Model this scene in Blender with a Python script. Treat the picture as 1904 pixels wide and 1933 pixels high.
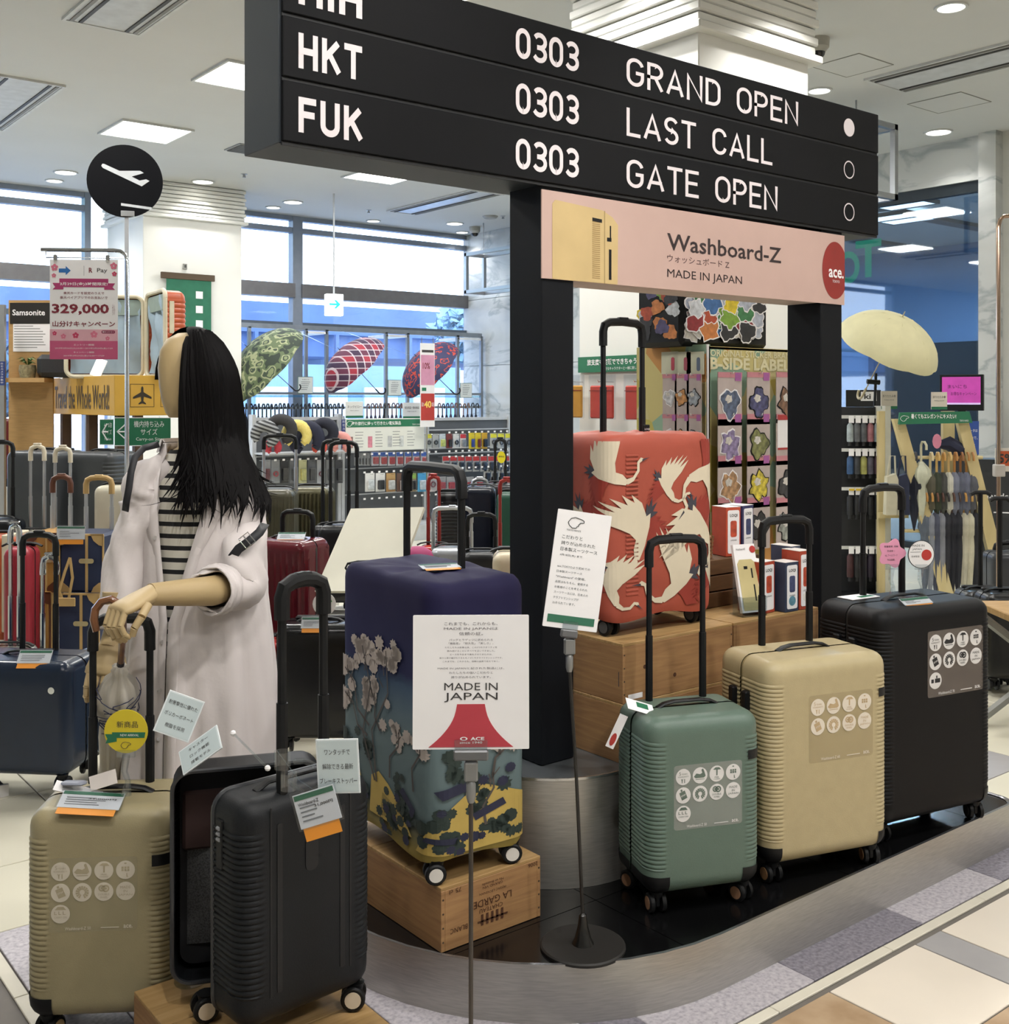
import bpy, math, random
from mathutils import Vector, Matrix
PI = math.pi
for o in list(bpy.data.objects): bpy.data.objects.remove(o)
scene = bpy.context.scene
COL = scene.collection
RN = random.Random(11)
# ---------------------------------------------------------------- camera
CAM_H, FPX, YAW, HOR = 1.41, 2091.0, math.radians(51.7), 755.0     # level camera, photo cropped: horizon at pixel row 755
_fw = Vector((math.cos(YAW), math.sin(YAW), 0))
_rt = Vector((math.sin(YAW), -math.cos(YAW), 0))
_up = _rt.cross(_fw)
cd = bpy.data.cameras.new('camera'); cam = bpy.data.objects.new('camera', cd); COL.objects.link(cam)
cd.sensor_fit = 'HORIZONTAL'; cd.sensor_width = 36; cd.lens = FPX / 1904 * 36; cd.shift_y = (HOR - 966.5) / 1904; cd.clip_start = .05; cd.clip_end = 400
cam.matrix_world = Matrix((( _rt.x, _up.x, -_fw.x, 0), (_rt.y, _up.y, -_fw.y, 0), (_rt.z, _up.z, -_fw.z, CAM_H), (0, 0, 0, 1)))
scene.camera = cam
def at(x, y, X=None, Y=None, Z=None):
    """world point on an axis plane that the photo shows at pixel x, y"""
    d = _fw + _rt * ((x - 952) / FPX) - _up * ((y - HOR) / FPX)
    t = X / d.x if X is not None else Y / d.y if Y is not None else (Z - CAM_H) / d.z
    return Vector((0, 0, CAM_H)) + d * t
# ---------------------------------------------------------------- world, exposure
w = bpy.data.worlds.new('daylight'); scene.world = w; w.use_nodes = True
nt = w.node_tree; nt.nodes.clear()
wo = nt.nodes.new('ShaderNodeOutputWorld'); bg = nt.nodes.new('ShaderNodeBackground')
tc = nt.nodes.new('ShaderNodeTexCoord'); nz = nt.nodes.new('ShaderNodeTexNoise'); nz.inputs['Scale'].default_value = 2.5
rp = nt.nodes.new('ShaderNodeValToRGB'); rp.color_ramp.elements[0].color = (.66, .80, 1, 1); rp.color_ramp.elements[1].color = (.86, .93, 1, 1)
nt.links.new(tc.outputs['Generated'], nz.inputs['Vector']); nt.links.new(nz.outputs['Fac'], rp.inputs['Fac'])
nt.links.new(rp.outputs['Color'], bg.inputs['Color']); nt.links.new(bg.outputs['Background'], wo.inputs['Surface'])
bg.inputs['Strength'].default_value = 6.5
vs = scene.view_settings
vs.view_transform = 'Standard'; vs.look = 'None'; vs.gamma = 1; vs.use_curve_mapping = False; vs.exposure = -0.4
scene.cycles.use_denoising = True
scene.cycles.use_adaptive_sampling = True; scene.cycles.adaptive_threshold = .05; scene.cycles.adaptive_min_samples = 16
scene.cycles.max_bounces = 5; scene.cycles.diffuse_bounces = 3; scene.cycles.glossy_bounces = 2
scene.cycles.transparent_max_bounces = 12; scene.cycles.transmission_bounces = 4
scene.cycles.sample_clamp_indirect = 4; scene.cycles.caustics_reflective = False; scene.cycles.caustics_refractive = False
ZC = 3.8            # ceiling height
def dp(x, y, t):
    """world point about t metres away behind photo pixel x, y"""
    t *= .995 - .101 * (y - 966.5) / 2080      # t was measured along a slightly dropped axis
    return Vector((0, 0, CAM_H)) + (_fw + _rt * ((x - 952) / FPX) - _up * ((y - HOR) / FPX)) * t
# ceiling luminaires of the hall: (kind, x, y, watts)
def area_light(name, loc, sx, sy, watts, col=(1, .98, .95)):
    l = bpy.data.lights.new(name, 'AREA'); l.shape = 'RECTANGLE'; l.size = sx; l.size_y = sy; l.energy = watts; l.color = col
    o = bpy.data.objects.new(name, l); COL.objects.link(o); o.location = loc; return o
def spot_light(name, loc, watts, ang=95, blend=.6, col=(1, .97, .93), aim=None, rad=.05):
    l = bpy.data.lights.new(name, 'SPOT'); l.energy = watts; l.spot_size = math.radians(ang); l.spot_blend = blend; l.color = col; l.shadow_soft_size = rad
    o = bpy.data.objects.new(name, l); COL.objects.link(o); o.location = loc
    if aim is not None: o.rotation_euler = (Vector(aim) - Vector(loc)).to_track_quat('-Z', 'Y').to_euler()
    return o
PANELS = [(3.6, 9.7), (3.6, 7.6), (6.28, 10.05), (3.6, 5.3), (6.28, 7.6), (.9, 9.7), (.9, 7.3), (8.2, 9.0), (1.2, 4.9), (.6, -1.6), (3.2, -1.6), (5.8, -1.4), (7.9, 2.2)]
for i, (x, y) in enumerate(PANELS):
    area_light('panel_lamp', (x, y, ZC - .03), .6, .6, 58)
SPOTS = [(.55, .75, (1.0, 2.5, .7), 150), (1.75, .55, (2.1, 2.2, .9), 170), (3.1, .5, (2.9, 2.1, .7), 150), (.2, 2.3, (.9, 2.9, .8), 60), (-.4, 1.0, (.8, 2.3, .5), 60)]
for x, y, a, wt in SPOTS:
    spot_light('track_spot', (x, y, ZC - .09), wt, 70, .5, aim=a)
DOWN = [(3.59, 11.97), (3.63, 12.5), (4.92, 11.55), (6.28, 12.07), (6.26, 12.55), (7.78, 12.67), (8.76, 12.18), (9.3, 12.75), (9.15, 5.35),
        (3.75, 2.78), (5.05, 3.45), (2.2, 11.9), (2.3, 12.5), (4.1, 4.3), (6.3, 3.6), (7.2, 5.2)]
for x, y in DOWN:
    spot_light('downlight_lamp', (x, y, ZC - .03), 170 if (x, y) in ((3.75, 2.78), (5.05, 3.45), (4.1, 4.3)) else 40, 120, .6)
# ---------------------------------------------------------------- materials (procedural)
def lin(h):
    h = h.lstrip('#'); o = []
    for i in (0, 2, 4):
        c = int(h[i:i + 2], 16) / 255; o.append(c / 12.92 if c <= .04045 else ((c + .055) / 1.055) ** 2.4)
    return (*o, 1)
_mc = {}
def mat(hexc, rough=.5, metal=0, var=.08, scale=12, bump=0, bscale=60, coat=0, alpha=1, emit=0, stretch=(1, 1, 1), name=None, sheen=0, spec=None):
    k = (spec, hexc, rough, metal, var, scale, bump, bscale, coat, alpha, emit, stretch, sheen)
    if k in _mc: return _mc[k]
    m = bpy.data.materials.new(name or 'mat_' + hexc.strip('#')); m.use_nodes = True; n = m.node_tree; b = n.nodes['Principled BSDF']
    c = lin(hexc)
    t = n.nodes.new('ShaderNodeTexCoord'); mp = n.nodes.new('ShaderNodeMapping'); mp.inputs['Scale'].default_value = stretch
    nz = n.nodes.new('ShaderNodeTexNoise'); nz.inputs['Scale'].default_value = scale; nz.inputs['Detail'].default_value = 3
    r = n.nodes.new('ShaderNodeValToRGB'); r.color_ramp.elements[0].position = .3; r.color_ramp.elements[1].position = .7
    r.color_ramp.elements[0].color = tuple(max(0, v * (1 - var)) for v in c[:3]) + (1,)
    r.color_ramp.elements[1].color = tuple(min(1, v * (1 + var)) for v in c[:3]) + (1,)
    n.links.new(t.outputs['Object'], mp.inputs['Vector']); n.links.new(mp.outputs['Vector'], nz.inputs['Vector'])
    n.links.new(nz.outputs['Fac'], r.inputs['Fac']); n.links.new(r.outputs['Color'], b.inputs['Base Color'])
    b.inputs['Roughness'].default_value = rough; b.inputs['Metallic'].default_value = metal
    if coat: b.inputs['Coat Weight'].default_value = coat; b.inputs['Coat Roughness'].default_value = .12
    if sheen: b.inputs['Sheen Weight'].default_value = sheen
    if spec is not None: b.inputs['Specular IOR Level'].default_value = spec
    if alpha < 1: b.inputs['Alpha'].default_value = alpha
    if emit:
        n.links.new(r.outputs['Color'], b.inputs['Emission Color']); b.inputs['Emission Strength'].default_value = emit
    if bump:
        n2 = n.nodes.new('ShaderNodeTexNoise'); n2.inputs['Scale'].default_value = bscale; n2.inputs['Detail'].default_value = 4
        bp = n.nodes.new('ShaderNodeBump'); bp.inputs['Strength'].default_value = bump; bp.inputs['Distance'].default_value = .004
        n.links.new(mp.outputs['Vector'], n2.inputs['Vector']); n.links.new(n2.outputs['Fac'], bp.inputs['Height']); n.links.new(bp.outputs['Normal'], b.inputs['Normal'])
    _mc[k] = m; return m
def ramp_mat(key, stops, tex='noise', scale=6, stretch=(1, 1, 1), rough=.6, metal=0, detail=4, distort=0, bump=0, const=False, axis=None, coat=0):
    if key in _mc: return _mc[key]
    m = bpy.data.materials.new(key); m.use_nodes = True; n = m.node_tree; b = n.nodes['Principled BSDF']
    t = n.nodes.new('ShaderNodeTexCoord'); mp = n.nodes.new('ShaderNodeMapping'); mp.inputs['Scale'].default_value = stretch
    n.links.new(t.outputs['Object'], mp.inputs['Vector'])
    if tex == 'noise':
        x = n.nodes.new('ShaderNodeTexNoise'); x.inputs['Scale'].default_value = scale; x.inputs['Detail'].default_value = detail; x.inputs['Distortion'].default_value = distort; out = x.outputs['Fac']
    elif tex == 'wave':
        x = n.nodes.new('ShaderNodeTexWave'); x.inputs['Scale'].default_value = scale; x.inputs['Distortion'].default_value = distort; x.inputs['Detail'].default_value = detail; x.inputs['Detail Scale'].default_value = 1.2
        x.bands_direction = axis or 'Z'; out = x.outputs['Fac']
    elif tex == 'vor':
        x = n.nodes.new('ShaderNodeTexVoronoi'); x.inputs['Scale'].default_value = scale; out = x.outputs['Color']
    n.links.new(mp.outputs['Vector'], x.inputs['Vector'])
    r = n.nodes.new('ShaderNodeValToRGB'); cr = r.color_ramp
    if const: cr.interpolation = 'CONSTANT'
    while len(cr.elements) < len(stops): cr.elements.new(.5)
    for e, (p, h) in zip(cr.elements, stops): e.position = p; e.color = lin(h)
    n.links.new(out, r.inputs['Fac']); n.links.new(r.outputs['Color'], b.inputs['Base Color'])
    b.inputs['Roughness'].default_value = rough; b.inputs['Metallic'].default_value = metal
    if coat: b.inputs['Coat Weight'].default_value = coat
    if bump:
        bp = n.nodes.new('ShaderNodeBump'); bp.inputs['Strength'].default_value = bump; bp.inputs['Distance'].default_value = .003
        n.links.new(out, bp.inputs['Height']); n.links.new(bp.outputs['Normal'], b.inputs['Normal'])
    _mc[key] = m; return m
def glass_mat(key, tint='#dfeaf2', clear=.88, rough=.02):
    if key in _mc: return _mc[key]
    m = bpy.data.materials.new(key); m.use_nodes = True; n = m.node_tree; n.nodes.clear()
    o = n.nodes.new('ShaderNodeOutputMaterial'); mx = n.nodes.new('ShaderNodeMixShader'); tr = n.nodes.new('ShaderNodeBsdfTransparent'); gl = n.nodes.new('ShaderNodeBsdfGlossy')
    nz = n.nodes.new('ShaderNodeTexNoise'); nz.inputs['Scale'].default_value = 3; mr = n.nodes.new('ShaderNodeMapRange')
    mr.inputs['To Min'].default_value = max(0, 1 - clear - .015); mr.inputs['To Max'].default_value = 1 - clear + .015
    n.links.new(nz.outputs['Fac'], mr.inputs['Value']); n.links.new(mr.outputs['Result'], mx.inputs['Fac'])
    tr.inputs['Color'].default_value = lin(tint); gl.inputs['Roughness'].default_value = rough
    n.links.new(tr.outputs[0], mx.inputs[1]); n.links.new(gl.outputs[0], mx.inputs[2]); n.links.new(mx.outputs[0], o.inputs['Surface'])
    _mc[key] = m; return m
# ---------------------------------------------------------------- mesh builder
class MB:
    def __init__(s): s.v = []; s.f = []; s.M = None
    def add(s, vs, fs):
        b = len(s.v)
        for p in vs:
            p = Vector(p); s.v.append(tuple(s.M @ p) if s.M else tuple(p))
        s.f += [tuple(b + i for i in f) for f in fs]; return s
    def at(s, M): s.M = M; return s
    def box(s, x0, x1, y0, y1, z0, z1, b=0):
        if x0 > x1: x0, x1 = x1, x0
        if y0 > y1: y0, y1 = y1, y0
        if z0 > z1: z0, z1 = z1, z0
        b = min(b, (x1 - x0) * .49, (y1 - y0) * .49, (z1 - z0) * .49)
        if b <= 0:
            vs = [(x, y, z) for z in (z0, z1) for y in (y0, y1) for x in (x0, x1)]
            return s.add(vs, [(0, 2, 3, 1), (4, 5, 7, 6), (0, 1, 5, 4), (2, 6, 7, 3), (0, 4, 6, 2), (1, 3, 7, 5)])
        X = (x0, x1); Y = (y0, y1); Z = (z0, z1); vs = []; ix = {}
        for i in (0, 1):
            for j in (0, 1):
                for k in (0, 1):
                    sx, sy, sz = (b, -b)[i], (b, -b)[j], (b, -b)[k]
                    for a, q in enumerate(((0, sy, sz), (sx, 0, sz), (sx, sy, 0))):
                        ix[i, j, k, a] = len(vs); vs.append((X[i] + q[0], Y[j] + q[1], Z[k] + q[2]))
        fs = []
        def g(*t): return ix[t]
        for i in (0, 1):
            q = [g(i, 0, 0, 0), g(i, 1, 0, 0), g(i, 1, 1, 0), g(i, 0, 1, 0)]; fs.append(tuple(q if i else q[::-1]))
            q = [g(0, i, 0, 1), g(0, i, 1, 1), g(1, i, 1, 1), g(1, i, 0, 1)]; fs.append(tuple(q if i else q[::-1]))
            q = [g(0, 0, i, 2), g(1, 0, i, 2), g(1, 1, i, 2), g(0, 1, i, 2)]; fs.append(tuple(q if i else q[::-1]))
        for i in (0, 1):
            for j in (0, 1):
                q = [g(i, j, 0, 0), g(i, j, 1, 0), g(i, j, 1, 1), g(i, j, 0, 1)]; fs.append(tuple(q if (i + j) % 2 else q[::-1]))
                q = [g(i, 0, j, 0), g(i, 1, j, 0), g(i, 1, j, 2), g(i, 0, j, 2)]; fs.append(tuple(q if (i + j) % 2 == 0 else q[::-1]) if 0 else tuple(q[::-1] if (i + j) % 2 else q))
                q = [g(0, i, j, 1), g(1, i, j, 1), g(1, i, j, 2), g(0, i, j, 2)]; fs.append(tuple(q if (i + j) % 2 else q[::-1]))
                for k in (0, 1):
                    q = [g(i, j, k, 0), g(i, j, k, 1), g(i, j, k, 2)]; fs.append(tuple(q if (i + j + k) % 2 else q[::-1]))
        return s.add(vs, fs)
    def rings(s, rs, closed=True, cap0=True, cap1=True):
        n = len(rs[0]); vs = [p for r in rs for p in r]; fs = []
        for k in range(len(rs) - 1):
            for i in range(n if closed else n - 1):
                j = (i + 1) % n; fs.append((k * n + i, k * n + j, (k + 1) * n + j, (k + 1) * n + i))
        if cap0: fs.append(tuple(range(n))[::-1])
        if cap1: fs.append(tuple(range((len(rs) - 1) * n, len(rs) * n)))
        return s.add(vs, fs)
    def tube(s, pts, r, n=8, caps=True, ry=None):
        P = [Vector(p) for p in pts]; k = len(P); rs = r if isinstance(r, (list, tuple)) else [r] * k
        up = None; out = []
        for i in range(k):
            t = (P[min(i + 1, k - 1)] - P[max(i - 1, 0)])
            t = t.normalized() if t.length > 1e-9 else Vector((0, 0, 1))
            if up is None:
                up = Vector((0, 0, 1)) if abs(t.z) < .9 else Vector((0, 1, 0))
            a = up - t * up.dot(t)
            if a.length < 1e-6: a = Vector((1, 0, 0)) - t * t.x
            a.normalize(); b = t.cross(a); up = a
            q = ry / r if (ry and not isinstance(r, (list, tuple))) else (ry[i] / rs[i] if ry else 1)
            out.append([P[i] + a * (rs[i] * q * math.cos(2 * PI * j / n)) + b * (rs[i] * math.sin(2 * PI * j / n)) for j in range(n)])
        return s.rings(out, True, caps, caps)
    def lathe(s, prof, n=20, c=(0, 0, 0), axis='Z', cap=True):
        out = []
        for r, z in prof:
            ring = []
            for i in range(n):
                a = 2 * PI * i / n; x, y = r * math.cos(a), r * math.sin(a)
                p = (x, y, z) if axis == 'Z' else (z, x, y) if axis == 'X' else (y, z, x)
                ring.append((c[0] + p[0], c[1] + p[1], c[2] + p[2]))
            out.append(ring)
        return s.rings(out, True, cap, cap)
    def prism(s, poly, y0, y1):
        """polygon in local XZ, extruded along Y from y0 (front) to y1"""
        n = len(poly); A = sum(poly[i][0] * poly[(i + 1) % n][1] - poly[(i + 1) % n][0] * poly[i][1] for i in range(n))
        if A < 0: poly = poly[::-1]
        vs = [(x, y0, z) for x, z in poly] + [(x, y1, z) for x, z in poly]
        fs = [tuple(range(n)), tuple(range(2 * n - 1, n - 1, -1))] + [(i, i + n, (i + 1) % n + n, (i + 1) % n) for i in range(n)]
        return s.add(vs, fs)
    def slab(s, poly, z0, z1):
        """polygon in XY, extruded in Z"""
        n = len(poly); A = sum(poly[i][0] * poly[(i + 1) % n][1] - poly[(i + 1) % n][0] * poly[i][1] for i in range(n))
        if A < 0: poly = poly[::-1]
        vs = [(x, y, z0) for x, y in poly] + [(x, y, z1) for x, y in poly]
        fs = [tuple(range(n))[::-1], tuple(range(n, 2 * n))] + [(i, (i + 1) % n, (i + 1) % n + n, i + n) for i in range(n)]
        return s.add(vs, fs)
    def disc(s, x, z, r, y0, y1, n=24, rz=None):
        rz = rz or r
        return s.prism([(x + r * math.cos(2 * PI * i / n), z + rz * math.sin(2 * PI * i / n)) for i in range(n)], y0, y1)
    def mesh(s, name, m, smooth=35):
        me = bpy.data.meshes.new(name); me.from_pydata(s.v, [], s.f); me.validate()
        if m: me.materials.append(m)
        if smooth:
            me.shade_smooth(); me.set_sharp_from_angle(angle=math.radians(smooth))
        return me
    def part(s, name, m, parent=None, label=None, smooth=35, kind=None, loc=None, rot=None):
        o = bpy.data.objects.new(name, s.mesh(name, m, smooth)); COL.objects.link(o)
        if parent: o.parent = parent
        if label: o['label'] = label
        if kind: o['kind'] = kind
        if loc: o.location = loc
        if rot: o.rotation_euler = rot
        return o
def rrect(w, h, r, n=5, cx=0, cz=0):
    o = []
    for sx, sz, a0 in ((1, 1, 0), (-1, 1, 90), (-1, -1, 180), (1, -1, 270)):
        for i in range(n + 1):
            a = math.radians(a0 + 90 * i / n); o.append((cx + sx * (w / 2 - r) + r * math.cos(a), cz + sz * (h / 2 - r) + r * math.sin(a)))
    return o
def thing(name, label, cat, loc=(0, 0, 0), rz=0, group=None, rot=None):
    o = bpy.data.objects.new(name, None); COL.objects.link(o); o.location = loc; o.rotation_euler = rot or (0, 0, rz); o.empty_display_size = .05
    o['label'] = label; o['category'] = cat
    if group: o['group'] = group
    return o
def tag(o, label, cat, group=None):
    o['label'] = label; o['category'] = cat
    if group: o['group'] = group
    return o
def struct(name, mb, m, parent=None, smooth=30, label=None):
    o = mb.part(name, m, parent, smooth=smooth)
    if not parent: o['kind'] = 'structure'
    if label: o['label'] = label
    return o
def inst(src, name, parent, loc=None, rot=None, scale=None, m=None):
    """another piece that shares the mesh of src"""
    o = src.copy(); o.name = name; COL.objects.link(o); o.parent = parent
    if loc is not None: o.location = loc
    if rot is not None: o.rotation_euler = rot
    if scale is not None: o.scale = scale
    return o
def dup(root, loc, rz=None, label=None, group=None, rot=None):
    r = root.copy(); COL.objects.link(r); r.location = loc
    if rz is not None: r.rotation_euler = (0, 0, rz)
    if rot is not None: r.rotation_euler = rot
    if label: r['label'] = label
    if group: r['group'] = group
    for ch in list(root.children):
        c = ch.copy(); COL.objects.link(c); c.parent = r
        for g in list(ch.children):
            d = g.copy(); COL.objects.link(d); d.parent = c
    return r
_tc = {}
def text(s, parent, m, x, z, h, w=None, y=-.0012, align='C', bold=0, name='lettering', shear=0, ext=.0004, rotz=0):
    """flat lettering on the parent's local XZ plane, facing -Y; h = cap height, w = total width (condensed or widened to fit)"""
    k = (s, bold)
    if k not in _tc:
        c = bpy.data.curves.new('t', 'FONT'); c.body = s; c.size = 1; c.resolution_u = 2 if len(s) > 3 else 4; c.fill_mode = 'FRONT'; c.offset = bold
        o = bpy.data.objects.new('t', c); me = bpy.data.meshes.new_from_object(o)
        vs = [v.co.copy() for v in me.vertices]; fs = [tuple(p.vertices) for p in me.polygons]
        bpy.data.objects.remove(o); bpy.data.curves.remove(c); bpy.data.meshes.remove(me)
        if not vs: return None
        x0 = min(v.x for v in vs); x1 = max(v.x for v in vs); y0 = min(v.y for v in vs); y1 = max(v.y for v in vs)
        _tc[k] = (vs, fs, x0, x1, y0, y1)
    vs, fs, x0, x1, y0, y1 = _tc[k]
    sz = h / max(1e-6, (y1 - y0)); sx = (w / (x1 - x0)) if w else sz
    ww = (x1 - x0) * sx; ox = {'C': -ww / 2, 'L': 0, 'R': -ww}[align]
    mb = MB(); ca, sa = math.cos(rotz), math.sin(rotz); P = []
    for v in vs:
        a, b = ox + (v.x - x0) * sx + shear * (v.y - y0) * sz, (v.y - (y0 + y1) / 2) * sz
        P.append((x + a * ca - b * sa, y, z + a * sa + b * ca))
    mb.add(P, fs)
    return mb.part(name, m, parent, smooth=0)

def _arc(cx, cz, rx, rz, a0, a1, n=10): return [(cx + rx * math.cos(math.radians(a0 + (a1 - a0) * i / n)), cz + rz * math.sin(math.radians(a0 + (a1 - a0) * i / n))) for i in range(n + 1)]
_oval = [(.5, 1)] + _arc(.25, .75, .25, .25, 90, 180, 6) + _arc(.25, .25, .25, .25, 180, 270, 6) + _arc(.35, .25, .25, .25, 270, 360, 6) + _arc(.35, .75, .25, .25, 0, 90, 6)
def _O(w): return _arc(w / 2, .68, w / 2, .32, 90, 180, 7) + _arc(w / 2, .32, w / 2, .32, 180, 270, 7) + _arc(w / 2, .32, w / 2, .32, 270, 360, 7) + _arc(w / 2, .68, w / 2, .32, 0, 90, 7)
STROKE = {
 'H': (.54, [[(0, 0), (0, 1)], [(.54, 0), (.54, 1)], [(0, .5), (.54, .5)]]), 'I': (0, [[(0, 0), (0, 1)]]),
 'K': (.52, [[(0, 0), (0, 1)], [(.5, 1), (.02, .42)], [(.18, .6), (.54, 0)]]), 'T': (.52, [[(0, 1), (.52, 1)], [(.26, 0), (.26, 1)]]),
 'F': (.46, [[(.46, 1), (0, 1), (0, 0)], [(0, .52), (.4, .52)]]), 'E': (.46, [[(.46, 1), (0, 1), (0, 0), (.46, 0)], [(0, .52), (.4, .52)]]), 'L': (.44, [[(0, 1), (0, 0), (.44, 0)]]),
 'U': (.54, [[(0, 1)] + _arc(.27, .27, .27, .27, 180, 360, 12) + [(.54, 1)]]), 'O': (.58, [_O(.58)]), '0': (.5, [_O(.5)]),
 '3': (.5, [_arc(.25, .75, .25, .25, 150, -90, 12) + [(.2, .5)], [(.2, .5)] + _arc(.24, .25, .26, .25, 90, -150, 12)]),
 'C': (.54, [_arc(.27, .7, .27, .3, 10, 180, 10) + _arc(.27, .3, .27, .3, 180, 350, 10)]), 'G': (.56, [_arc(.28, .7, .28, .3, 15, 180, 10) + _arc(.28, .3, .28, .3, 180, 360, 10) + [(.56, .48), (.3, .48)]]),
 'R': (.52, [[(0, 0), (0, 1), (.26, 1)] + _arc(.26, .74, .26, .26, 90, -90, 10) + [(0, .48)], [(.26, .48), (.52, 0)]]), 'P': (.52, [[(0, 0), (0, 1), (.26, 1)] + _arc(.26, .73, .26, .27, 90, -90, 10) + [(0, .46)]]),
 'D': (.54, [[(0, 0), (0, 1), (.24, 1)] + _arc(.24, .7, .3, .3, 90, 0, 6) + _arc(.24, .3, .3, .3, 0, -90, 6) + [(0, 0)]]), 'N': (.56, [[(0, 0), (0, 1), (.56, 0), (.56, 1)]]),
 'A': (.6, [[(0, 0), (.3, 1), (.6, 0)], [(.1, .28), (.5, .28)]]), 'S': (.5, [_arc(.25, .755, .24, .245, 25, 270, 12) + _arc(.25, .255, .25, .255, 90, -155, 12)]), ' ': (.36, [])}
def stroke_text(s, parent, m, x, z, h, w, y, sw=.14, gap=.2, name='lettering'):
    """condensed sign lettering built from strokes; x left edge, z centre"""
    tot = sum(STROKE[c][0] + sw for c in s) + gap * (len(s) - 1); sx = w / tot; cx = 0
    for c in s:
        cw, ls = STROKE[c]; mb = MB()
        for li, L in enumerate(ls):
            P = [Vector((cx + sw / 2 + p[0], sw / 2 + p[1] * (1 - sw))) for p in L]; n = len(P); lf = []; rt = []; cl = (P[0] - P[-1]).length < 1e-4 and n > 3
            for i in range(n):
                a = P[i] - P[i - 1] if i else (P[i] - P[-2] if cl else P[1] - P[0]); b = P[i + 1] - P[i] if i < n - 1 else (P[1] - P[0] if cl else a)
                a = a.normalized(); b = b.normalized(); t = (a + b).normalized() if (a + b).length > 1e-3 else a
                nn = Vector((-t.y, t.x)); k = min(2.2, 1 / max(.35, nn.dot(Vector((-a.y, a.x)))))
                q = P[i] - (a * sw / 2 if (i == 0 and not cl and c in 'HITKFELUNADPRO' and 0) else Vector((0, 0)))
                lf.append(q + nn * sw / 2 * k); rt.append(q - nn * sw / 2 * k)
            if not cl:
                e0 = (P[1] - P[0]).normalized() * sw / 2; e1 = (P[-1] - P[-2]).normalized() * sw / 2
                if abs(e0.x) < 1e-6 or abs(e0.y) < 1e-6 or c in 'NAKR':
                    ext = (lambda e: e if abs(e.x) < 1e-6 or abs(e.y) < 1e-6 else e * .35)
                    lf[0] -= ext(e0); rt[0] -= ext(e0); lf[-1] += ext(e1); rt[-1] += ext(e1)
            vs = [(x + p.x * sx, y - .00025 * li, z + (max(0, min(1, p.y)) - .5) * h) for p in lf + rt]
            mb.add(vs, [(i, i + n, i + n + 1, i + 1) for i in range(n - 1)])
        cx += cw + sw + gap
        if mb.v: mb.part('letter', m, parent, smooth=0)
# ================================================================ setting
WHITE = mat('#e6e6e0', .75, var=.03, scale=2, bump=.02, bscale=120)
CEILM = mat('#c8c8c5', .85, var=.02, scale=1.5)
CHROME = mat('#cfd2d6', .12, 1, var=.04)
STEEL = mat('#a9acb0', .32, 1, var=.06, stretch=(1, 1, 30), scale=20)
ALU = mat('#b6b8bb', .4, .9, var=.05)
BLACKP = mat('#101113', .5, var=.12, spec=.3)
BLACKM = mat('#101114', .6, var=.15)
SOFTBLK = mat('#1c1d20', .55, var=.15, bump=.05, bscale=300)
CLEAR = glass_mat('clear_acrylic', '#f2f6f8', .86, .05)
CARDW = mat('#f0eeee', .6, var=.02)
INK = mat('#3a3838', .7, var=.05)
GREENP = mat('#1f6b4a', .6, var=.05)
ORANGEP = mat('#d98b2b', .55, var=.06)
MARBLE = ramp_mat('marble', [(.3, '#b4b7b6'), (.46, '#c3c6c4'), (.5, '#a3a8a8'), (.54, '#c6c8c5'), (.75, '#cfd0cc')], scale=1.1, stretch=(1, 1, 2.2), detail=7, distort=.6, rough=.22)
GRANL = ramp_mat('granite_light', [(.25, '#8d8890'), (.5, '#b3aeb4'), (.75, '#c6c2c4')], scale=90, detail=6, rough=.55)
GRAND = ramp_mat('granite_dark', [(.25, '#5d5a62'), (.5, '#7d7983'), (.75, '#96929a')], scale=90, detail=6, rough=.5)
TILEW = mat('#e9dfd0', .22, var=.04, scale=3)
TILEB = ramp_mat('tile_brown', [(.2, '#96795a'), (.5, '#b1977a'), (.8, '#c4ad90')], scale=9, detail=6, rough=.3)
TILEG = mat('#a8a6a6', .25, var=.06, scale=5)
TILES = mat('#d9d5c2', .2, var=.04, scale=2)
TILEO = mat('#bdbab4', .22, var=.05, scale=3)
floor = struct('floor', MB().box(-4.5, 20, -5.5, 13.3, -.12, -.006), mat('#6d6862', .8, var=.1))
def floor_piece(name, x0, x1, y0, y1, m, g=.0025, z=0):
    return MB().box(x0 + g, x1 - g, y0 + g, y1 - g, -.0062, z, .0015).part(name, m, floor)
# passage tiles in front of the platform: wide cream, brown, thin grey strips
xs = []; x = .66 - .37 * 3
cols = [(.66, 1.03, 'w'), (1.03, 1.14, 'g'), (1.14, 1.51, 'w'), (1.51, 1.87, 'w'), (1.87, 2.244, 'b'), (2.244, 2.614, 'w'), (2.614, 2.735, 'g'), (2.735, 3.105, 'w'), (3.105, 3.475, 'b'), (3.475, 3.845, 'w'), (3.845, 3.96, 'g'), (3.96, 4.33, 'w'), (4.33, 4.7, 'b'), (4.7, 5.07, 'w')]
for r in range(4):
    y1 = 1.595 - .297 * r; y0 = y1 - .297
    for x0, x1, k in cols:
        kk = k if r % 2 == 0 or k == 'g' else {'w': 'b', 'b': 'w'}[k]
        if r == 1 and k == 'w' and x0 < 2: kk = 'w'
        floor_piece('floor_tile', x0, x1, y0, y1, {'w': TILEW, 'b': TILEB, 'g': TILEG}[kk])
big = MB(); big.box(-4.5, .655, -5.5, 1.6, -.0062, -.001); big.box(.655, 9.6, -5.5, .36, -.0062, -.001); big.box(5.08, 9.6, .36, 1.6, -.0062, -.001)
big.part('passage_paving', TILEW, floor, kind='stuff')
for i in range(10): floor_piece('edge_strip', .7 + i * .46, .7 + (i + 1) * .46, 1.61, 1.641, mat('#d8d2c2', .3, var=.04), .001)
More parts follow.
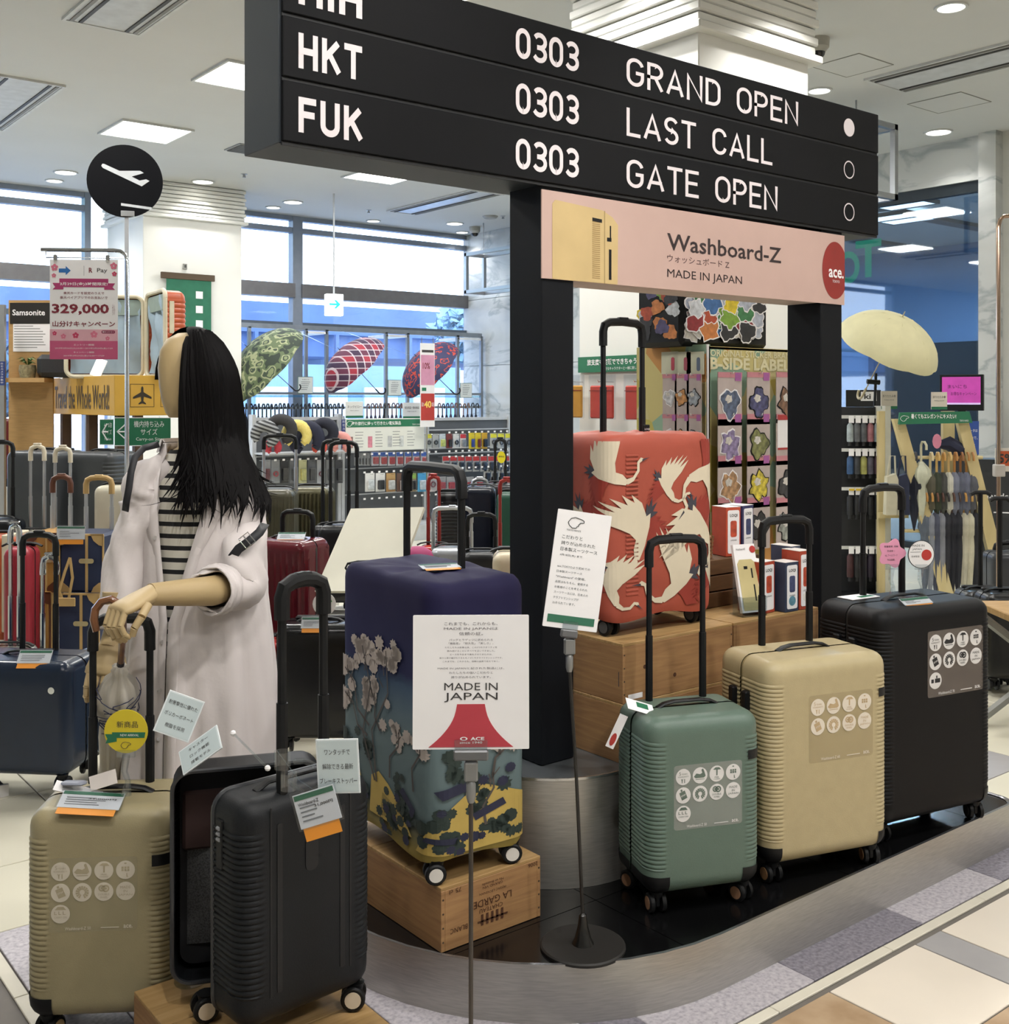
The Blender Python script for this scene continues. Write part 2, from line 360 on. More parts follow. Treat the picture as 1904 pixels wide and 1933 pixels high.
for i in range(4): floor_piece('edge_strip', .71, .745, 1.61 + i * .385, 1.61 + (i + 1) * .385, mat('#d8d2c2', .3, var=.04), .001)
gx = [.748, .9, 1.35, 1.805, 2.26, 2.735, 3.16, 3.585, 4.05, 4.5, 4.95, 5.3]; gy = [1.645, 1.86, 2.3, 2.75, 3.13]
for i in range(len(gx) - 1):
    for j in range(len(gy) - 1):
        if gx[i] > 3.5: continue
        floor_piece('granite_slab', gx[i], gx[i + 1], gy[j], gy[j + 1], GRAND if (i + j) % 2 == 0 else GRANL, .0008)
for i in range(7):
    for j in range(4): floor_piece('floor_tile', -.55 + (i - 2) * .6 if i < 4 else .05 + (i - 4) * .305, (-.55 + (i - 1) * .6 if i < 3 else (.65 if i == 3 else .05 + (i - 3) * .305)), 1.58 + j * .4, 1.98 + j * .4, TILEO) if i < 3 else None
for i in range(14):
    for j in range(4):
        x0 = -.45 + i * .6 + .4; y0 = 3.13 if j == 0 else 3.57 + (j - 1) * .6; y1 = 3.57 + j * .6
        floor_piece('floor_tile', x0, x0 + .6, y0, y1, TILES)
for i in range(7):
    for j in range(3): floor_piece('floor_tile', 3.59 + i * .7, 4.29 + i * .7, 1.61 + .505 * j, 1.61 + .505 * (j + 1), TILEG if (i + j) % 4 == 1 else TILES)
MB().box(-4.5, 9.6, 5.42, 13.1, -.0062, -.001).box(8.35, 9.6, 3.13, 5.42, -.0062, -.001).box(-4.5, -.05, 3.13, 5.42, -.0062, -.001).part('store_paving', TILES, floor, kind='stuff')
# ceiling
ceil = struct('ceiling', MB().box(-4.5, 20, -5.5, 13.3, ZC, ZC + .2), CEILM)
# side and back walls
struct('wall_left', MB().box(-4.7, -4.5, -5.5, 13.3, -.1, 4), WHITE)
struct('wall_back', MB().box(-4.7, 20, -5.7, -5.5, -.1, 4), WHITE)
WX = 9.6
PY0, PY1 = at(1879, 500, X=WX - .12).y, at(1846, 500, X=WX - .12).y
wr = struct('wall_right', MB().box(WX, WX + .2, -5.5, PY0, -.1, 4), WHITE)
MB().box(WX - .12, WX + .2, PY0, PY1, 0, ZC).part('marble_pier', MARBLE, wr)
k = 0
for y0, y1 in ((PY1, 6.3), (6.3, 7.7), (7.7, 9.2)):
    MB().box(WX - .05, WX + .15, y0 + .003, y1 - .003, 3.4, ZC).part('marble_panel', MARBLE, wr)
for y0, y1 in ((9.2, 10.4), (10.4, 11.7), (11.7, 13.05)):
    for z0, z1 in ((0, .95), (.95, 1.9), (1.9, 2.85), (2.85, ZC)):
        MB().box(WX - .05, WX + .15, y0 + .003, y1 - .003, z0 + .003, z1 - .003).part('marble_panel', MARBLE, wr)
# glazed front in the right wall
w2 = struct('window_2', MB().box(WX - .02, WX + .06, PY1, 9.2, 3.3, 3.4).box(WX - .02, WX + .06, PY1, 9.2, 0, .06), mat('#2c3338', .4, .6))
for y in (7.15, 8.2): MB().box(WX, WX + .05, y - .03, y + .03, .06, 3.3).part('mullion', mat('#4a5560', .4, .5), w2)
for y0, y1 in ((PY1, 7.12), (7.18, 8.17), (8.23, 9.2)):
    MB().box(WX + .02, WX + .03, y0, y1, .06, 3.3).part('pane', glass_mat('shop_glass', '#b9cbd8', .86), w2)
# hall beyond the glazed front
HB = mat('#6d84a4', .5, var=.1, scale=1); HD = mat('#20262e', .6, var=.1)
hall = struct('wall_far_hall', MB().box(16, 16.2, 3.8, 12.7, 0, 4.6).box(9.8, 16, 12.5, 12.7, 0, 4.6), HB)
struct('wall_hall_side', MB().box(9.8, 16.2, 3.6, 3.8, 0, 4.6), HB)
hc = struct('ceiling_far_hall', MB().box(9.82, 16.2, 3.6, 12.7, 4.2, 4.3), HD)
for i in range(5): MB().box(9.85, 16, 4.4 + i * 1.7, 4.6 + i * 1.7, 3.75, 4.2).part('beam', mat('#2b333d', .5), hc)
for i in range(3): MB().box(10.6 + i * 2, 10.75 + i * 2, 3.9, 12.4, 3.9, 4.2).part('duct', mat('#3a444f', .4, .3), hc)
for i, (x, y) in enumerate(((11.6, 7.3), (12.6, 7.9), (12.3, 9.8), (13.4, 6.0), (11.6, 12.0))):
    t = thing('hall_ceiling_light', ['square ceiling light in dark hall, seen right of sign', 'long ceiling light beside the marble pier beyond the glass', 'gridded ceiling light over green letters in dark hall', 'ceiling light of the dark hall near the pier', 'ceiling light deep in the dark hall'][i], 'ceiling light', (x, y, 3.7))
    MB().box(-.35, .35, -.3, .3, 0, .03).part('diffuser', mat('#f4f8ff', .5, emit=7), t)
    MB().box(-.37, .37, -.32, -.3, -.01, .04).box(-.37, .37, .3, .32, -.01, .04).box(-.37, -.35, -.32, .32, -.01, .04).box(.35, .37, -.32, .32, -.01, .04).box(-.01, .01, -.3, .3, -.01, .0).part('grid_frame', HD, t)
    area_light('hall_lamp', (x, y, 3.68), .6, .5, 420, (.85, .93, 1))
for i, (x, y) in enumerate(((12.2, 6.2), (12.2, 9.4))):
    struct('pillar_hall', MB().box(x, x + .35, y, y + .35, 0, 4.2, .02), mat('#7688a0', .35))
struct('wall_hall_opening', MB().box(15.9, 15.99, 8.6, 10.4, 0, 2.3).box(15.85, 16, 8.5, 8.6, 0, 2.4).box(15.85, 16, 10.4, 10.5, 0, 2.4), mat('#15171c', .5))
gp = thing('green_letter_sign', 'large glowing green letters O and T hung behind the glass', 'sign', at(1616, 498, X=WX + .3), math.radians(-90))
GRN = mat('#1fae7c', .5, emit=1.2)
text('O', gp, GRN, -.1, -.03, .34, .28, bold=.03); text('T', gp, GRN, .14, .04, .38, .3, bold=.03)
# window wall (far side)
WY = 13.0
FR = mat('#858d99', .4, .5, var=.05); FRD = mat('#56606b', .5, .4)
wf = struct('wall_far', MB().box(-4.5, WX + .2, WY - .05, WY + .15, 0, .45).box(-4.5, -1.2, WY - .05, WY + .15, .45, ZC), FR)
mx = at(560, 600, Y=WY).x; mxl = at(162, 600, Y=WY).x
bays = [(-1.2, 1.6), (1.6, mxl), (5.4, mx - .05), (mx + .05, WX)]
for i, (x0, x1) in enumerate(bays):
    wn = struct('window_%d' % (i + 3), MB().box(x0 - .05, x0 + .02, WY - .03, WY + .1, .45, ZC).box(x1 - .02, x1 + .05, WY - .03, WY + .1, .45, ZC), FR)
    MB().box(x0, x1, WY - .02, WY + .08, 3.58, 3.65).part('transom', FR, wn)
    MB().box(x0, x1, WY - .06, WY + .1, 2.74, 2.92).part('transom', mat('#6b6a6c', .4, .5), wn)
    MB().box(x0, x1, WY - .02, WY + .08, ZC - .06, ZC).part('transom', FR, wn)
    MB().box(x0, x1, WY - .02, WY + .08, 2.36, 2.42).part('transom', FRD, wn)
    for z0, z1 in ((.45, 2.36), (2.42, 2.74), (2.92, 3.58), (3.65, ZC - .06)):
        MB().box(x0 + .02, x1 - .02, WY + .03, WY + .04, z0, z1).part('pane', glass_mat('window_glass', '#f4f8ff', .93), wn)
# columns with moulded capitals
def column(name, x0, y0, wd, zb):
    c = struct(name, MB().box(x0 + .05, x0 + wd - .05, y0 + .05, y0 + wd - .05, 0, ZC, .006), WHITE)
    n = 9; hh = (ZC - zb) / n; rr = random.Random(3)
    for i in range(n):
        e = [.03, 0, .012, .0, .016, .004, .012, .0, .01][i]; z0 = zb + i * hh
        MB().box(x0 + .02 - e, x0 + wd - .02 + e, y0 + .02 - e, y0 + wd - .02 + e, z0 + .002, z0 + hh - .004, .007).part('moulding', WHITE, c)
    return c
column('column_1', 4.33, 3.86, 1.03, 3.33)
column('column_2', 4.3, 11.75, 1.24, 3.40)
# ceiling fittings
DIF = mat('#fff8ee', .5, emit=9); TRIM = mat('#c9cac8', .6)
def ceil_panel(x, y, i):
    t = thing('ceiling_light', PL[i] if i < len(PL) else 'square ceiling light panel out over the passage', 'ceiling light', (x, y, ZC), group='recessed light panels')
    MB().box(-.3, .3, -.3, .3, -.014, -.006).part('diffuser', DIF, t)
    MB().box(-.32, .32, -.32, -.3, -.018, 0).box(-.32, .32, .3, .32, -.018, 0).box(-.32, -.3, -.3, .3, -.018, 0).box(.3, .32, -.3, .3, -.018, 0).part('frame', TRIM, t)
PL = ['glowing ceiling panel above the round plane sign', 'glowing ceiling panel cut by the left end of black sign', 'glowing ceiling panel just under the black sign, at middle']
for i, (x, y) in enumerate(PANELS): ceil_panel(x, y, i)
dl = None
DLL = ['large downlight at far left before the window', 'small downlight at far left close to the window', 'downlight shining on the white column with green banner', 'large downlight left of the green arrow sign', 'small downlight left of the green arrow sign', 'downlight right of the green arrow sign', 'large downlight near the far dome camera', 'small downlight near the far dome camera', 'downlight shining on the marble at right', 'downlight in front of the column behind the sign', 'downlight at corner of the column behind the sign', 'downlight left of the far window', 'second downlight left of the far window', 'downlight beside the left face of near column', 'downlight over the right umbrella racks', 'downlight over the folding umbrella wall']
for i, (x, y) in enumerate(DOWN):
    big_ = i in (0, 3, 6, 2, 8)
    t = thing('downlight', DLL[i], 'downlight', (x, y, ZC), group='round downlights'); r = .105 if big_ else .08
    MB().lathe([(r, -.002), (r, -.012), (r + .018, -.012), (r + .02, 0)], 24, cap=False).part('trim_ring', TRIM, t)
    MB().lathe([(.001, -.006), (r, -.006), (r, -.001), (.001, -.001)], 24).part('lens', DIF, t)
SPL = ['aimed at the mannequin', 'aimed at the departure board', 'aimed at the black suitcase', 'aimed at the coat', 'aimed at the beige suitcase']
for i, (x, y, a, wt) in enumerate(SPOTS):
    t = thing('track_spotlight', 'white ceiling spotlight ' + SPL[i], 'spotlight', (x, y, ZC))
    MB().lathe([(.03, -.03), (.05, -.03), (.05, 0), (.03, 0)], 16).part('base', TRIM, t)
    d = (Vector(a) - Vector((x, y, ZC - .09))).normalized()
    MB().tube([Vector((0, 0, -.05)) - d * .05, Vector((0, 0, -.06)) + d * .02], .055, 16, False).part('housing', TRIM, t)
def diffuser(label, x0, x1, y0, y1, gl=False):
    t = thing('air_diffuser', label, 'air vent', (0, 0, ZC))
    MB().box(x0, x1, y0, y1, -.012, -.002).part('panel', mat('#c2c4c6', .25 if gl else .6, .0), t)
    for k, xx in enumerate((x0 + .03, x0 + .085, x1 - .085, x1 - .03)):
        MB().box(xx - .011, xx + .011, y0 + .01, y1 - .01, -.02, -.011).part('slot', mat('#35332f', .6) if k in (1, 2) else mat('#77756f', .6), t)
    MB().box(x0 - .02, x0, y0, y1, -.018, 0).box(x1, x1 + .02, y0, y1, -.018, 0).box(x0 - .02, x1 + .02, y0 - .02, y0, -.018, 0).box(x0 - .02, x1 + .02, y1, y1 + .02, -.018, 0).part('frame', TRIM, t)
diffuser('linear air diffuser cut by top edge, upper left', 2.14, 2.6, 5.2, 7.13)
diffuser('linear air diffuser at far left edge', 2.1, 2.58, 8.68, 10.4)
diffuser('linear air diffuser behind the black sign, before the window', 7.5, 7.93, 10.1, 11.85, True)
diffuser('long linear air diffuser at upper right', 7.22, 7.72, 2.2, 4.79)
t = thing('ceiling_grille', 'small grey ceiling grille at left end of black sign', 'air vent', (4.62, 9.78, ZC))
MB().box(-.17, .17, -.17, .17, -.01, 0).part('frame', mat('#8b8d8d', .6), t)
for i in range(12): MB().box(-.15, .15, -.15 + i * .026, -.14 + i * .026, -.02, -.01).part('louver', mat('#6d6f70', .6), t)
def cctv(label, x, y):
    t = thing('dome_camera', label, 'security camera', (x, y, ZC))
    MB().lathe([(.001, -.09), (.05, -.09), (.075, -.06), (.078, 0), (.001, 0)], 24).part('body', mat('#a9a79d', .5), t)
    MB().lathe([(.001, -.135), (.03, -.128), (.045, -.11), (.05, -.088), (.001, -.088)], 20).part('dome', mat('#121314', .1), t)
cctv('white dome camera beside the moulded column, upper right', 6.17, 4.47); cctv('far dome camera near the window corner', 9.16, 12.26)
for lb, x, y in (('sprinkler head left of the far windows', 5.1, 10.9), ('sprinkler head near the far dome camera', 8.9, 11.3), ('sprinkler head by the middle downlights', 7.3, 12.0)):
    t = thing('sprinkler', lb, 'sprinkler', (x, y, ZC)); MB().lathe([(.001, -.04), (.018, -.04), (.012, -.012), (.035, -.004), (.035, 0), (.001, 0)], 12).part('head', ALU, t)
t = thing('smoke_detector', 'round smoke detector near the window corner', 'smoke detector', at(925, 408, Z=ZC)); MB().lathe([(.001, -.03), (.08, -.03), (.1, -.01), (.1, 0), (.001, 0)], 20).part('cover', mat('#9b9c9c', .6), t)
def hatch(label, x0, x1, y0, y1):
    t = thing('ceiling_hatch', label, 'access panel', (0, 0, ZC)); MB().box(x0, x1, y0, y1, -.003, 0).part('panel', CEILM, t)
    e = .006; MB().box(x0 - e, x1 + e, y0 - e, y0, -.005, 0).box(x0 - e, x1 + e, y1, y1 + e, -.005, 0).box(x0 - e, x0, y0, y1, -.005, 0).box(x1, x1 + e, y0, y1, -.005, 0).part('gap_frame', mat('#8d8c84', .7), t)
hatch('square ceiling access panel beside the dome camera', 6.65, 7.06, 4.48, 4.86); hatch('square ceiling access panel above the right downlight', 8.1, 8.55, 4.55, 5.0)
# exit sign hanging before the window
p = at(630, 575, Y=11.3)
t = thing('exit_sign', 'white lit sign with green right arrow hung on a rod', 'exit sign', (p.x, p.y, p.z), math.radians(-12))
MB().box(-.1, .1, -.05, .05, -.13, .12, .006).part('light_box', mat('#f4f8f4', .5, emit=2.2), t)
MB().tube([(0, 0, .12), (0, 0, ZC - p.z)], .011, 8).part('rod', mat('#b9bdc2', .5), t)
MB().prism([(-.07, .012), (.015, .012), (-.015, .05), (.012, .05), (.065, 0), (.012, -.05), (-.015, -.05), (.015, -.012), (-.07, -.012)], -.053, -.0505).part('arrow', mat('#19c3b0', .5, emit=.8), t)
# hanging chrome frames
def hframe(label, x, y, L, D, z0, z1, rz=0):
    t = thing('hanging_sign_frame', label, 'sign frame', (x, y, 0), rz); r = .022
    for xx in (0, D):
        MB().box(xx - r, xx + r, -r, L + r, z1 - 2 * r, z1).part('rail', STEEL, t); MB().box(xx - r, xx + r, -r, L + r, z0, z0 + 2 * r).part('rail', STEEL, t)
        for yy in (0, L): MB().box(xx - r, xx + r, yy - r, yy + r, z0, z1).part('post', STEEL, t)
    for yy in (0, L):
        for zz in (z0 + r, z1 - r): MB().box(0, D, yy - r, yy + r, zz - r, zz + r).part('cross_bar', STEEL, t)
    for yy in (L * .15, L * .85): MB().tube([(D / 2, yy, z1), (D / 2, yy, ZC)], .008, 6).part('hanger', STEEL, t)
a = at(1712, 243, Z=ZC - .2)
hframe('steel box frame hung from the ceiling right of the sign', 7.45, 5.0, 1.3, .45, 3.0, ZC - .2)
hframe('steel box frame hung beside the marble at window corner', 8.9, 10.9, 1.2, .3, 2.85, 3.4)
# outside: viaduct, ground, trees
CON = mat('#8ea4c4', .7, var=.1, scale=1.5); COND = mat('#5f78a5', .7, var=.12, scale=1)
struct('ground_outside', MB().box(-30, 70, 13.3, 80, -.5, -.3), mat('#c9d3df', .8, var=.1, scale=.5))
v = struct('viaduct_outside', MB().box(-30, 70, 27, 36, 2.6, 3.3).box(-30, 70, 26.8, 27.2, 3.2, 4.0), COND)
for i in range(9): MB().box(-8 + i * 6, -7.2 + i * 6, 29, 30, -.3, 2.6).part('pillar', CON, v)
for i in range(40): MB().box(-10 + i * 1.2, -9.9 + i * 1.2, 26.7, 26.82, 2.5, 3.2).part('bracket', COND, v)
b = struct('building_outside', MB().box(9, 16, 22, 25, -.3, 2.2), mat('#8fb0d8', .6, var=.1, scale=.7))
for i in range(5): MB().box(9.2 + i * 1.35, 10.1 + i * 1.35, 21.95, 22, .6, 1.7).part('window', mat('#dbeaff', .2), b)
def tree(label, x, y, z, r, col, seed, trunk=3.0):
    t = thing('tree', label, 'tree', (x, y, -.3), group='trees outside'); rr = random.Random(seed)
    MB().tube([(0, 0, 0), (.05, 0, trunk * .5), (0, .1, trunk)], [.14, .1, .07], 8).part('trunk', mat('#5a5560', .8), t)
    c = MB()
    for i in range(900):
        a = rr.uniform(0, 2 * PI); e = rr.uniform(-1, 1); d = rr.random() ** .4 * r; q = math.sqrt(1 - e * e)
        cx, cy, cz = d * q * math.cos(a), d * q * math.sin(a), z + d * e * .8; s_ = rr.uniform(.1, .22)
        u = Vector((rr.gauss(0, 1), rr.gauss(0, 1), rr.gauss(0, 1))).normalized(); v_ = u.orthogonal().normalized()
        p_ = Vector((cx, cy, cz)); c.add([p_ - u * s_, p_ + v_ * s_ * .5, p_ + u * s_, p_ - v_ * s_ * .5], [(0, 1, 2, 3)])
    c.part('crown', mat(col, .7, var=.3, scale=3), t, kind='stuff', smooth=0)
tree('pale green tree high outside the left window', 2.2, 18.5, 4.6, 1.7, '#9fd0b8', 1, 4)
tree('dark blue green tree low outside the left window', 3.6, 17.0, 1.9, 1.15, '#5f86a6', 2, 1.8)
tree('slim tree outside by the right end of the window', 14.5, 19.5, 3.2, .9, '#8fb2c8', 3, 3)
# ================================================================ platform with the departure board
def stadium(x0, x1, yc, r, n=24):
    o = [(x0 + r + r * math.cos(PI / 2 + PI * i / n), yc + r * math.sin(PI / 2 + PI * i / n)) for i in range(n + 1)]
    q = .06
    for cy, a0 in ((yc - r + q, -90), (yc + r - q, 0)): o += [(x1 - q + q * math.cos(math.radians(a0 + 90 * i / 6)), cy + q * math.sin(math.radians(a0 + 90 * i / 6))) for i in range(7)]
    return o
BRUSH = ramp_mat('brushed_aluminium', [(.2, '#aaa8a4'), (.5, '#b9b7b2'), (.8, '#c6c4be')], scale=10, stretch=(2, 2, 30), rough=.4, metal=.8, detail=5)
PT = .13
PX0, PX1, PYC, PR = 1.372, 3.47, 2.43, .675
pf = thing('display_platform', 'low black topped platform with rounded brushed metal skirt', 'platform', (0, 0, 0))
o1 = stadium(PX0, PX1, PYC, PR); o2 = stadium(PX0 + .006, PX1 - .006, PYC, PR - .006)
MB().rings([[(x, y, 0) for x, y in o1], [(x, y, PT + .004) for x, y in o1], [(x, y, PT + .004) for x, y in o2], [(x, y, PT - .02) for x, y in o2]], True, False, False).part('skirt', BRUSH, pf)
o3 = stadium(PX0 + .001, PX1 - .001, PYC, PR - .001)
MB().rings([[(x, y, PT + .0045) for x, y in stadium(PX0 - .001, PX1 + .001, PYC, PR + .001)], [(x, y, PT + .0055) for x, y in o2], [(x, y, PT + .002) for x, y in stadium(PX0 + .009, PX1 - .009, PYC, PR - .009)]], True, False, False).part('rim_strip', mat('#9a9ca0', .25, .9), pf)
MB().slab(stadium(PX0 + .01, PX1 - .01, PYC, PR - .01), .1, PT - .004).part('deck', mat('#1a1a1b', .6), pf)
BT = mat('#0d0d0e', .16, var=.3, scale=4)
def clip(poly, f):
    o = []
    for i in range(len(poly)):
        a, b_ = poly[i], poly[(i + 1) % len(poly)]; fa, fb = f(a), f(b_)
        if fa >= 0: o.append(a)
        if fa * fb < 0: q = fa / (fa - fb); o.append((a[0] + (b_[0] - a[0]) * q, a[1] + (b_[1] - a[1]) * q))
    return o
top = stadium(PX0 + .008, PX1 - .008, PYC, PR - .008); gx_ = [1.3, 1.94, 2.58, 3.22, 3.86]; gy_ = [1.7, 2.08, 2.72, 3.1]; g = .0012
for i in range(len(gx_) - 1):
    for j in range(3):
        p_ = top
        for f in (lambda q: q[0] - gx_[i] - g, lambda q: gx_[i + 1] - g - q[0], lambda q: q[1] - gy_[j] - g, lambda q: gy_[j + 1] - g - q[1]):
            p_ = clip(p_, f)
            if len(p_) < 3: break
        if len(p_) >= 3: MB().slab(p_, PT - .004, PT).part('deck_tile', BT, pf)
# upper tier
T2 = .42
tr_ = thing('plinth', 'rounded brushed metal plinth carrying black posts and crates', 'plinth', (0, 0, PT))
s2 = stadium(1.778, 3.34, 2.43, .3)
MB().rings([[(x, y, .0005) for x, y in s2], [(x, y, T2 - PT - .004) for x, y in s2]], True, False, False).part('side', BRUSH, tr_)
MB().slab(s2, T2 - PT - .004, T2 - PT).part('top', mat('#8f9599', .32, .8, var=.06), tr_)
MB().rings([[(x, y, T2 - PT - .006) for x, y in stadium(1.7765, 3.3415, 2.43, .3015)], [(x, y, T2 - PT + .0005) for x, y in stadium(1.7765, 3.3415, 2.43, .3015)], [(x, y, T2 - PT + .0008) for x, y in stadium(1.783, 3.335, 2.43, .295)]], True, False, False).part('rim_strip', mat('#c7c8c8', .2, .9), tr_)
# the board frame
bd = thing('departure_board', 'black airport departure board with white letters on two posts', 'sign', (0, 0, T2))
BRD = mat('#0c0d10', .6, var=.12, scale=5, spec=.18); NAVYB = mat('#0b0e13', .6, var=.12, scale=4, spec=.2)
BX0, BX1, BY0, BY1, BZ0, BZ1 = at(530, 272, Y=2.27).x, at(1658, 330, Y=2.27).x, 2.27, 2.46, at(1200, 374, Y=2.27).z - T2, at(1660, 215, Y=2.27).z - T2
pf0 = .003
for x0, x1 in ((at(1022, 700, Y=2.285).x, at(1083, 700, Y=2.285).x), (at(1549, 580, Y=2.285).x, at(1589, 580, Y=2.285).x)):
    MB().box(x0, x1, 2.285, 2.425, .001, BZ0 + .02, .003).part('post', NAVYB, bd)
    for q in ((x0 + .03, 1.25), (x0 + .05, .9), (x0 + .035, .55)):
        pass
MB().box(BX0, BX1, BY0 + .012, BY1, BZ0, BZ1, .002).part('housing', mat('#23292f', .5, var=.08, scale=3), bd)
rows = [('HIH', 'GRAND OPEN', 1), ('HKT', 'LAST CALL', 0), ('FUK', 'GATE OPEN', 0)]
LET = mat('#e2d9db', .55, var=.02); rh = (BZ1 - BZ0) / 3
def bx(px, py): return at(px, py, Y=BY0).x
for i, (a_, s_, full) in enumerate(rows):
    z1 = BZ1 - rh * i; z0 = z1 - rh; zc = (z0 + z1) / 2 - .004
    r_ = MB().box(BX0 + .006, BX1 - .001, BY0, BY0 + .013, z0 + .0045, z1 - .0045, .002).part('row_panel', BRD, bd)
    MB().box(BX0 + .006, BX1 - .001, BY0 + .006, BY0 + .0125, z0 - .004, z0 + .004).part('row_groove', BLACKM, bd)
    xa, xb = bx(563, 100), bx(683, 120)
    stroke_text(a_, r_, LET, xa, zc, .081, xb - xa, BY0 - .0008, .19, .16)
    xa, xb = bx(973, 200), bx(1092, 220)
    stroke_text('0303', r_, LET, xa, zc, .081, xb - xa, BY0 - .0008, .16, .1)
    xa = bx(1182, 250); xb = bx([1506, 1457, 1467][i], 280)
    stroke_text(s_, r_, LET, xa, zc, .081, xb - xa, BY0 - .0008, .125, .13)
    cx = bx(1602, 300); rr_ = .031
    if full: MB().disc(cx, zc, rr_, BY0 - .001, BY0 + .0005, 32).part('status_dot', LET, r_)
    else:
        n = 32; R1 = [(cx + rr_ * math.cos(2 * PI * k / n), BY0 - .0008, zc + rr_ * math.sin(2 * PI * k / n)) for k in range(n)]; q = rr_ * .86
        R2 = [(cx + q * math.cos(2 * PI * k / n), BY0 - .0008, zc + q * math.sin(2 * PI * k / n)) for k in range(n)]
        MB().rings([R1, R2], True, False, False).part('status_ring', LET, r_, smooth=0)
# pink header between the posts
HZ0 = at(1022, 525, Y=2.28).z
ph = thing('product_header', 'pale pink product sign board below the departure board', 'sign', (0, 0, HZ0))
PK = mat('#bfa298', .5, var=.02); HX0, HX1, HH = at(1022, 450, Y=2.28).x, at(1593, 500, Y=2.28).x, at(1022, 357, Y=2.28).z - HZ0; HY = 2.283
MB().box(HX0, HX1, HY - .004, HY + .0, 0, HH).part('face', PK, ph)
MB().box(2.04, 3.16, HY + .003, HY + .135, 0.001, HH - .002).part('box', mat('#c3b4aa', .6), ph)
DK = mat('#2b1f20', .6); yy = HY - .0048
def hx(px, py): return at(px, py, Y=HY).x
def hz(px, py): return at(px, py, Y=HY).z - HZ0
xa, xb = hx(1257, 450), hx(1472, 470)
text('Washboard-Z', ph, DK, xa, .142, .050, xb - xa, yy, 'L', bold=.012)
xb = hx(1374, 490); text('ウォッシュボード Z', ph, mat('#5a4444', .6), xa, .093, .022, xb - xa, yy, 'L')
xb = hx(1398, 525); text('MADE IN JAPAN', ph, DK, xa, .045, .032, xb - xa, yy, 'L')
cx = HX1 - .055; pts = [(cx + .072 * math.cos(2 * PI * k / 40), .116 + .098 * math.sin(2 * PI * k / 40)) for k in range(40)]
pts = clip(pts, lambda q: HX1 - q[0])
MB().prism(pts, yy - .0004, yy).part('logo_disc', mat('#8a2823', .5), ph)
text('ace.', ph, CARDW, cx + .005, .105, .03, .085, yy - .0012, bold=.02); text('TOKYO', ph, CARDW, cx + .004, .078, .009, .04, yy - .0012)
# printed suitcase on the header
x0, x1 = hx(1040, 450), hx(1163, 450); BG = mat('#c3aa78', .55, var=.05); w_ = x1 - x0
MB().prism([(x0, .0005), (x1, .0005), (x1 + .002, .17), (x1 - .02, .19), (x1 - .06, .206), (x0 + .01, .216), (x0, .205)], yy - .0004, yy).part('printed_suitcase', BG, ph, smooth=0)
m_ = MB()
for i in range(30): m_.box(x0 + w_ * .60, x0 + w_ * .72, yy - .0008, yy - .0005, .012 + i * .0056, .0146 + i * .0056)
m_.part('printed_ribs', mat('#9c8252', .6), ph, smooth=0)
MB().prism([(x0 + w_ * .60, .172), (x0 + w_ * .75, .170), (x0 + w_ * .75, .18), (x0 + w_ * .60, .182)], yy - .0009, yy - .0006).part('printed_badge', BLACKP, ph, smooth=0)
MB().box(x0 + w_ * .785, x0 + w_ * .8, yy - .0009, yy - .0006, 0, .205).part('printed_seam', mat('#a08a5c', .6), ph, smooth=0)
MB().box(x0 + w_ * .86, x0 + w_ * .9, yy - .0009, yy - .0006, .012, .098).box(x0 + w_ * .875, x0 + w_ * .895, yy - .0009, yy - .0006, .13, .165).box(x0 + w_ * .83, x0 + w_ * .9, yy - .0009, yy - .0006, .12, .131).part('printed_lock', BLACKP, ph, smooth=0)
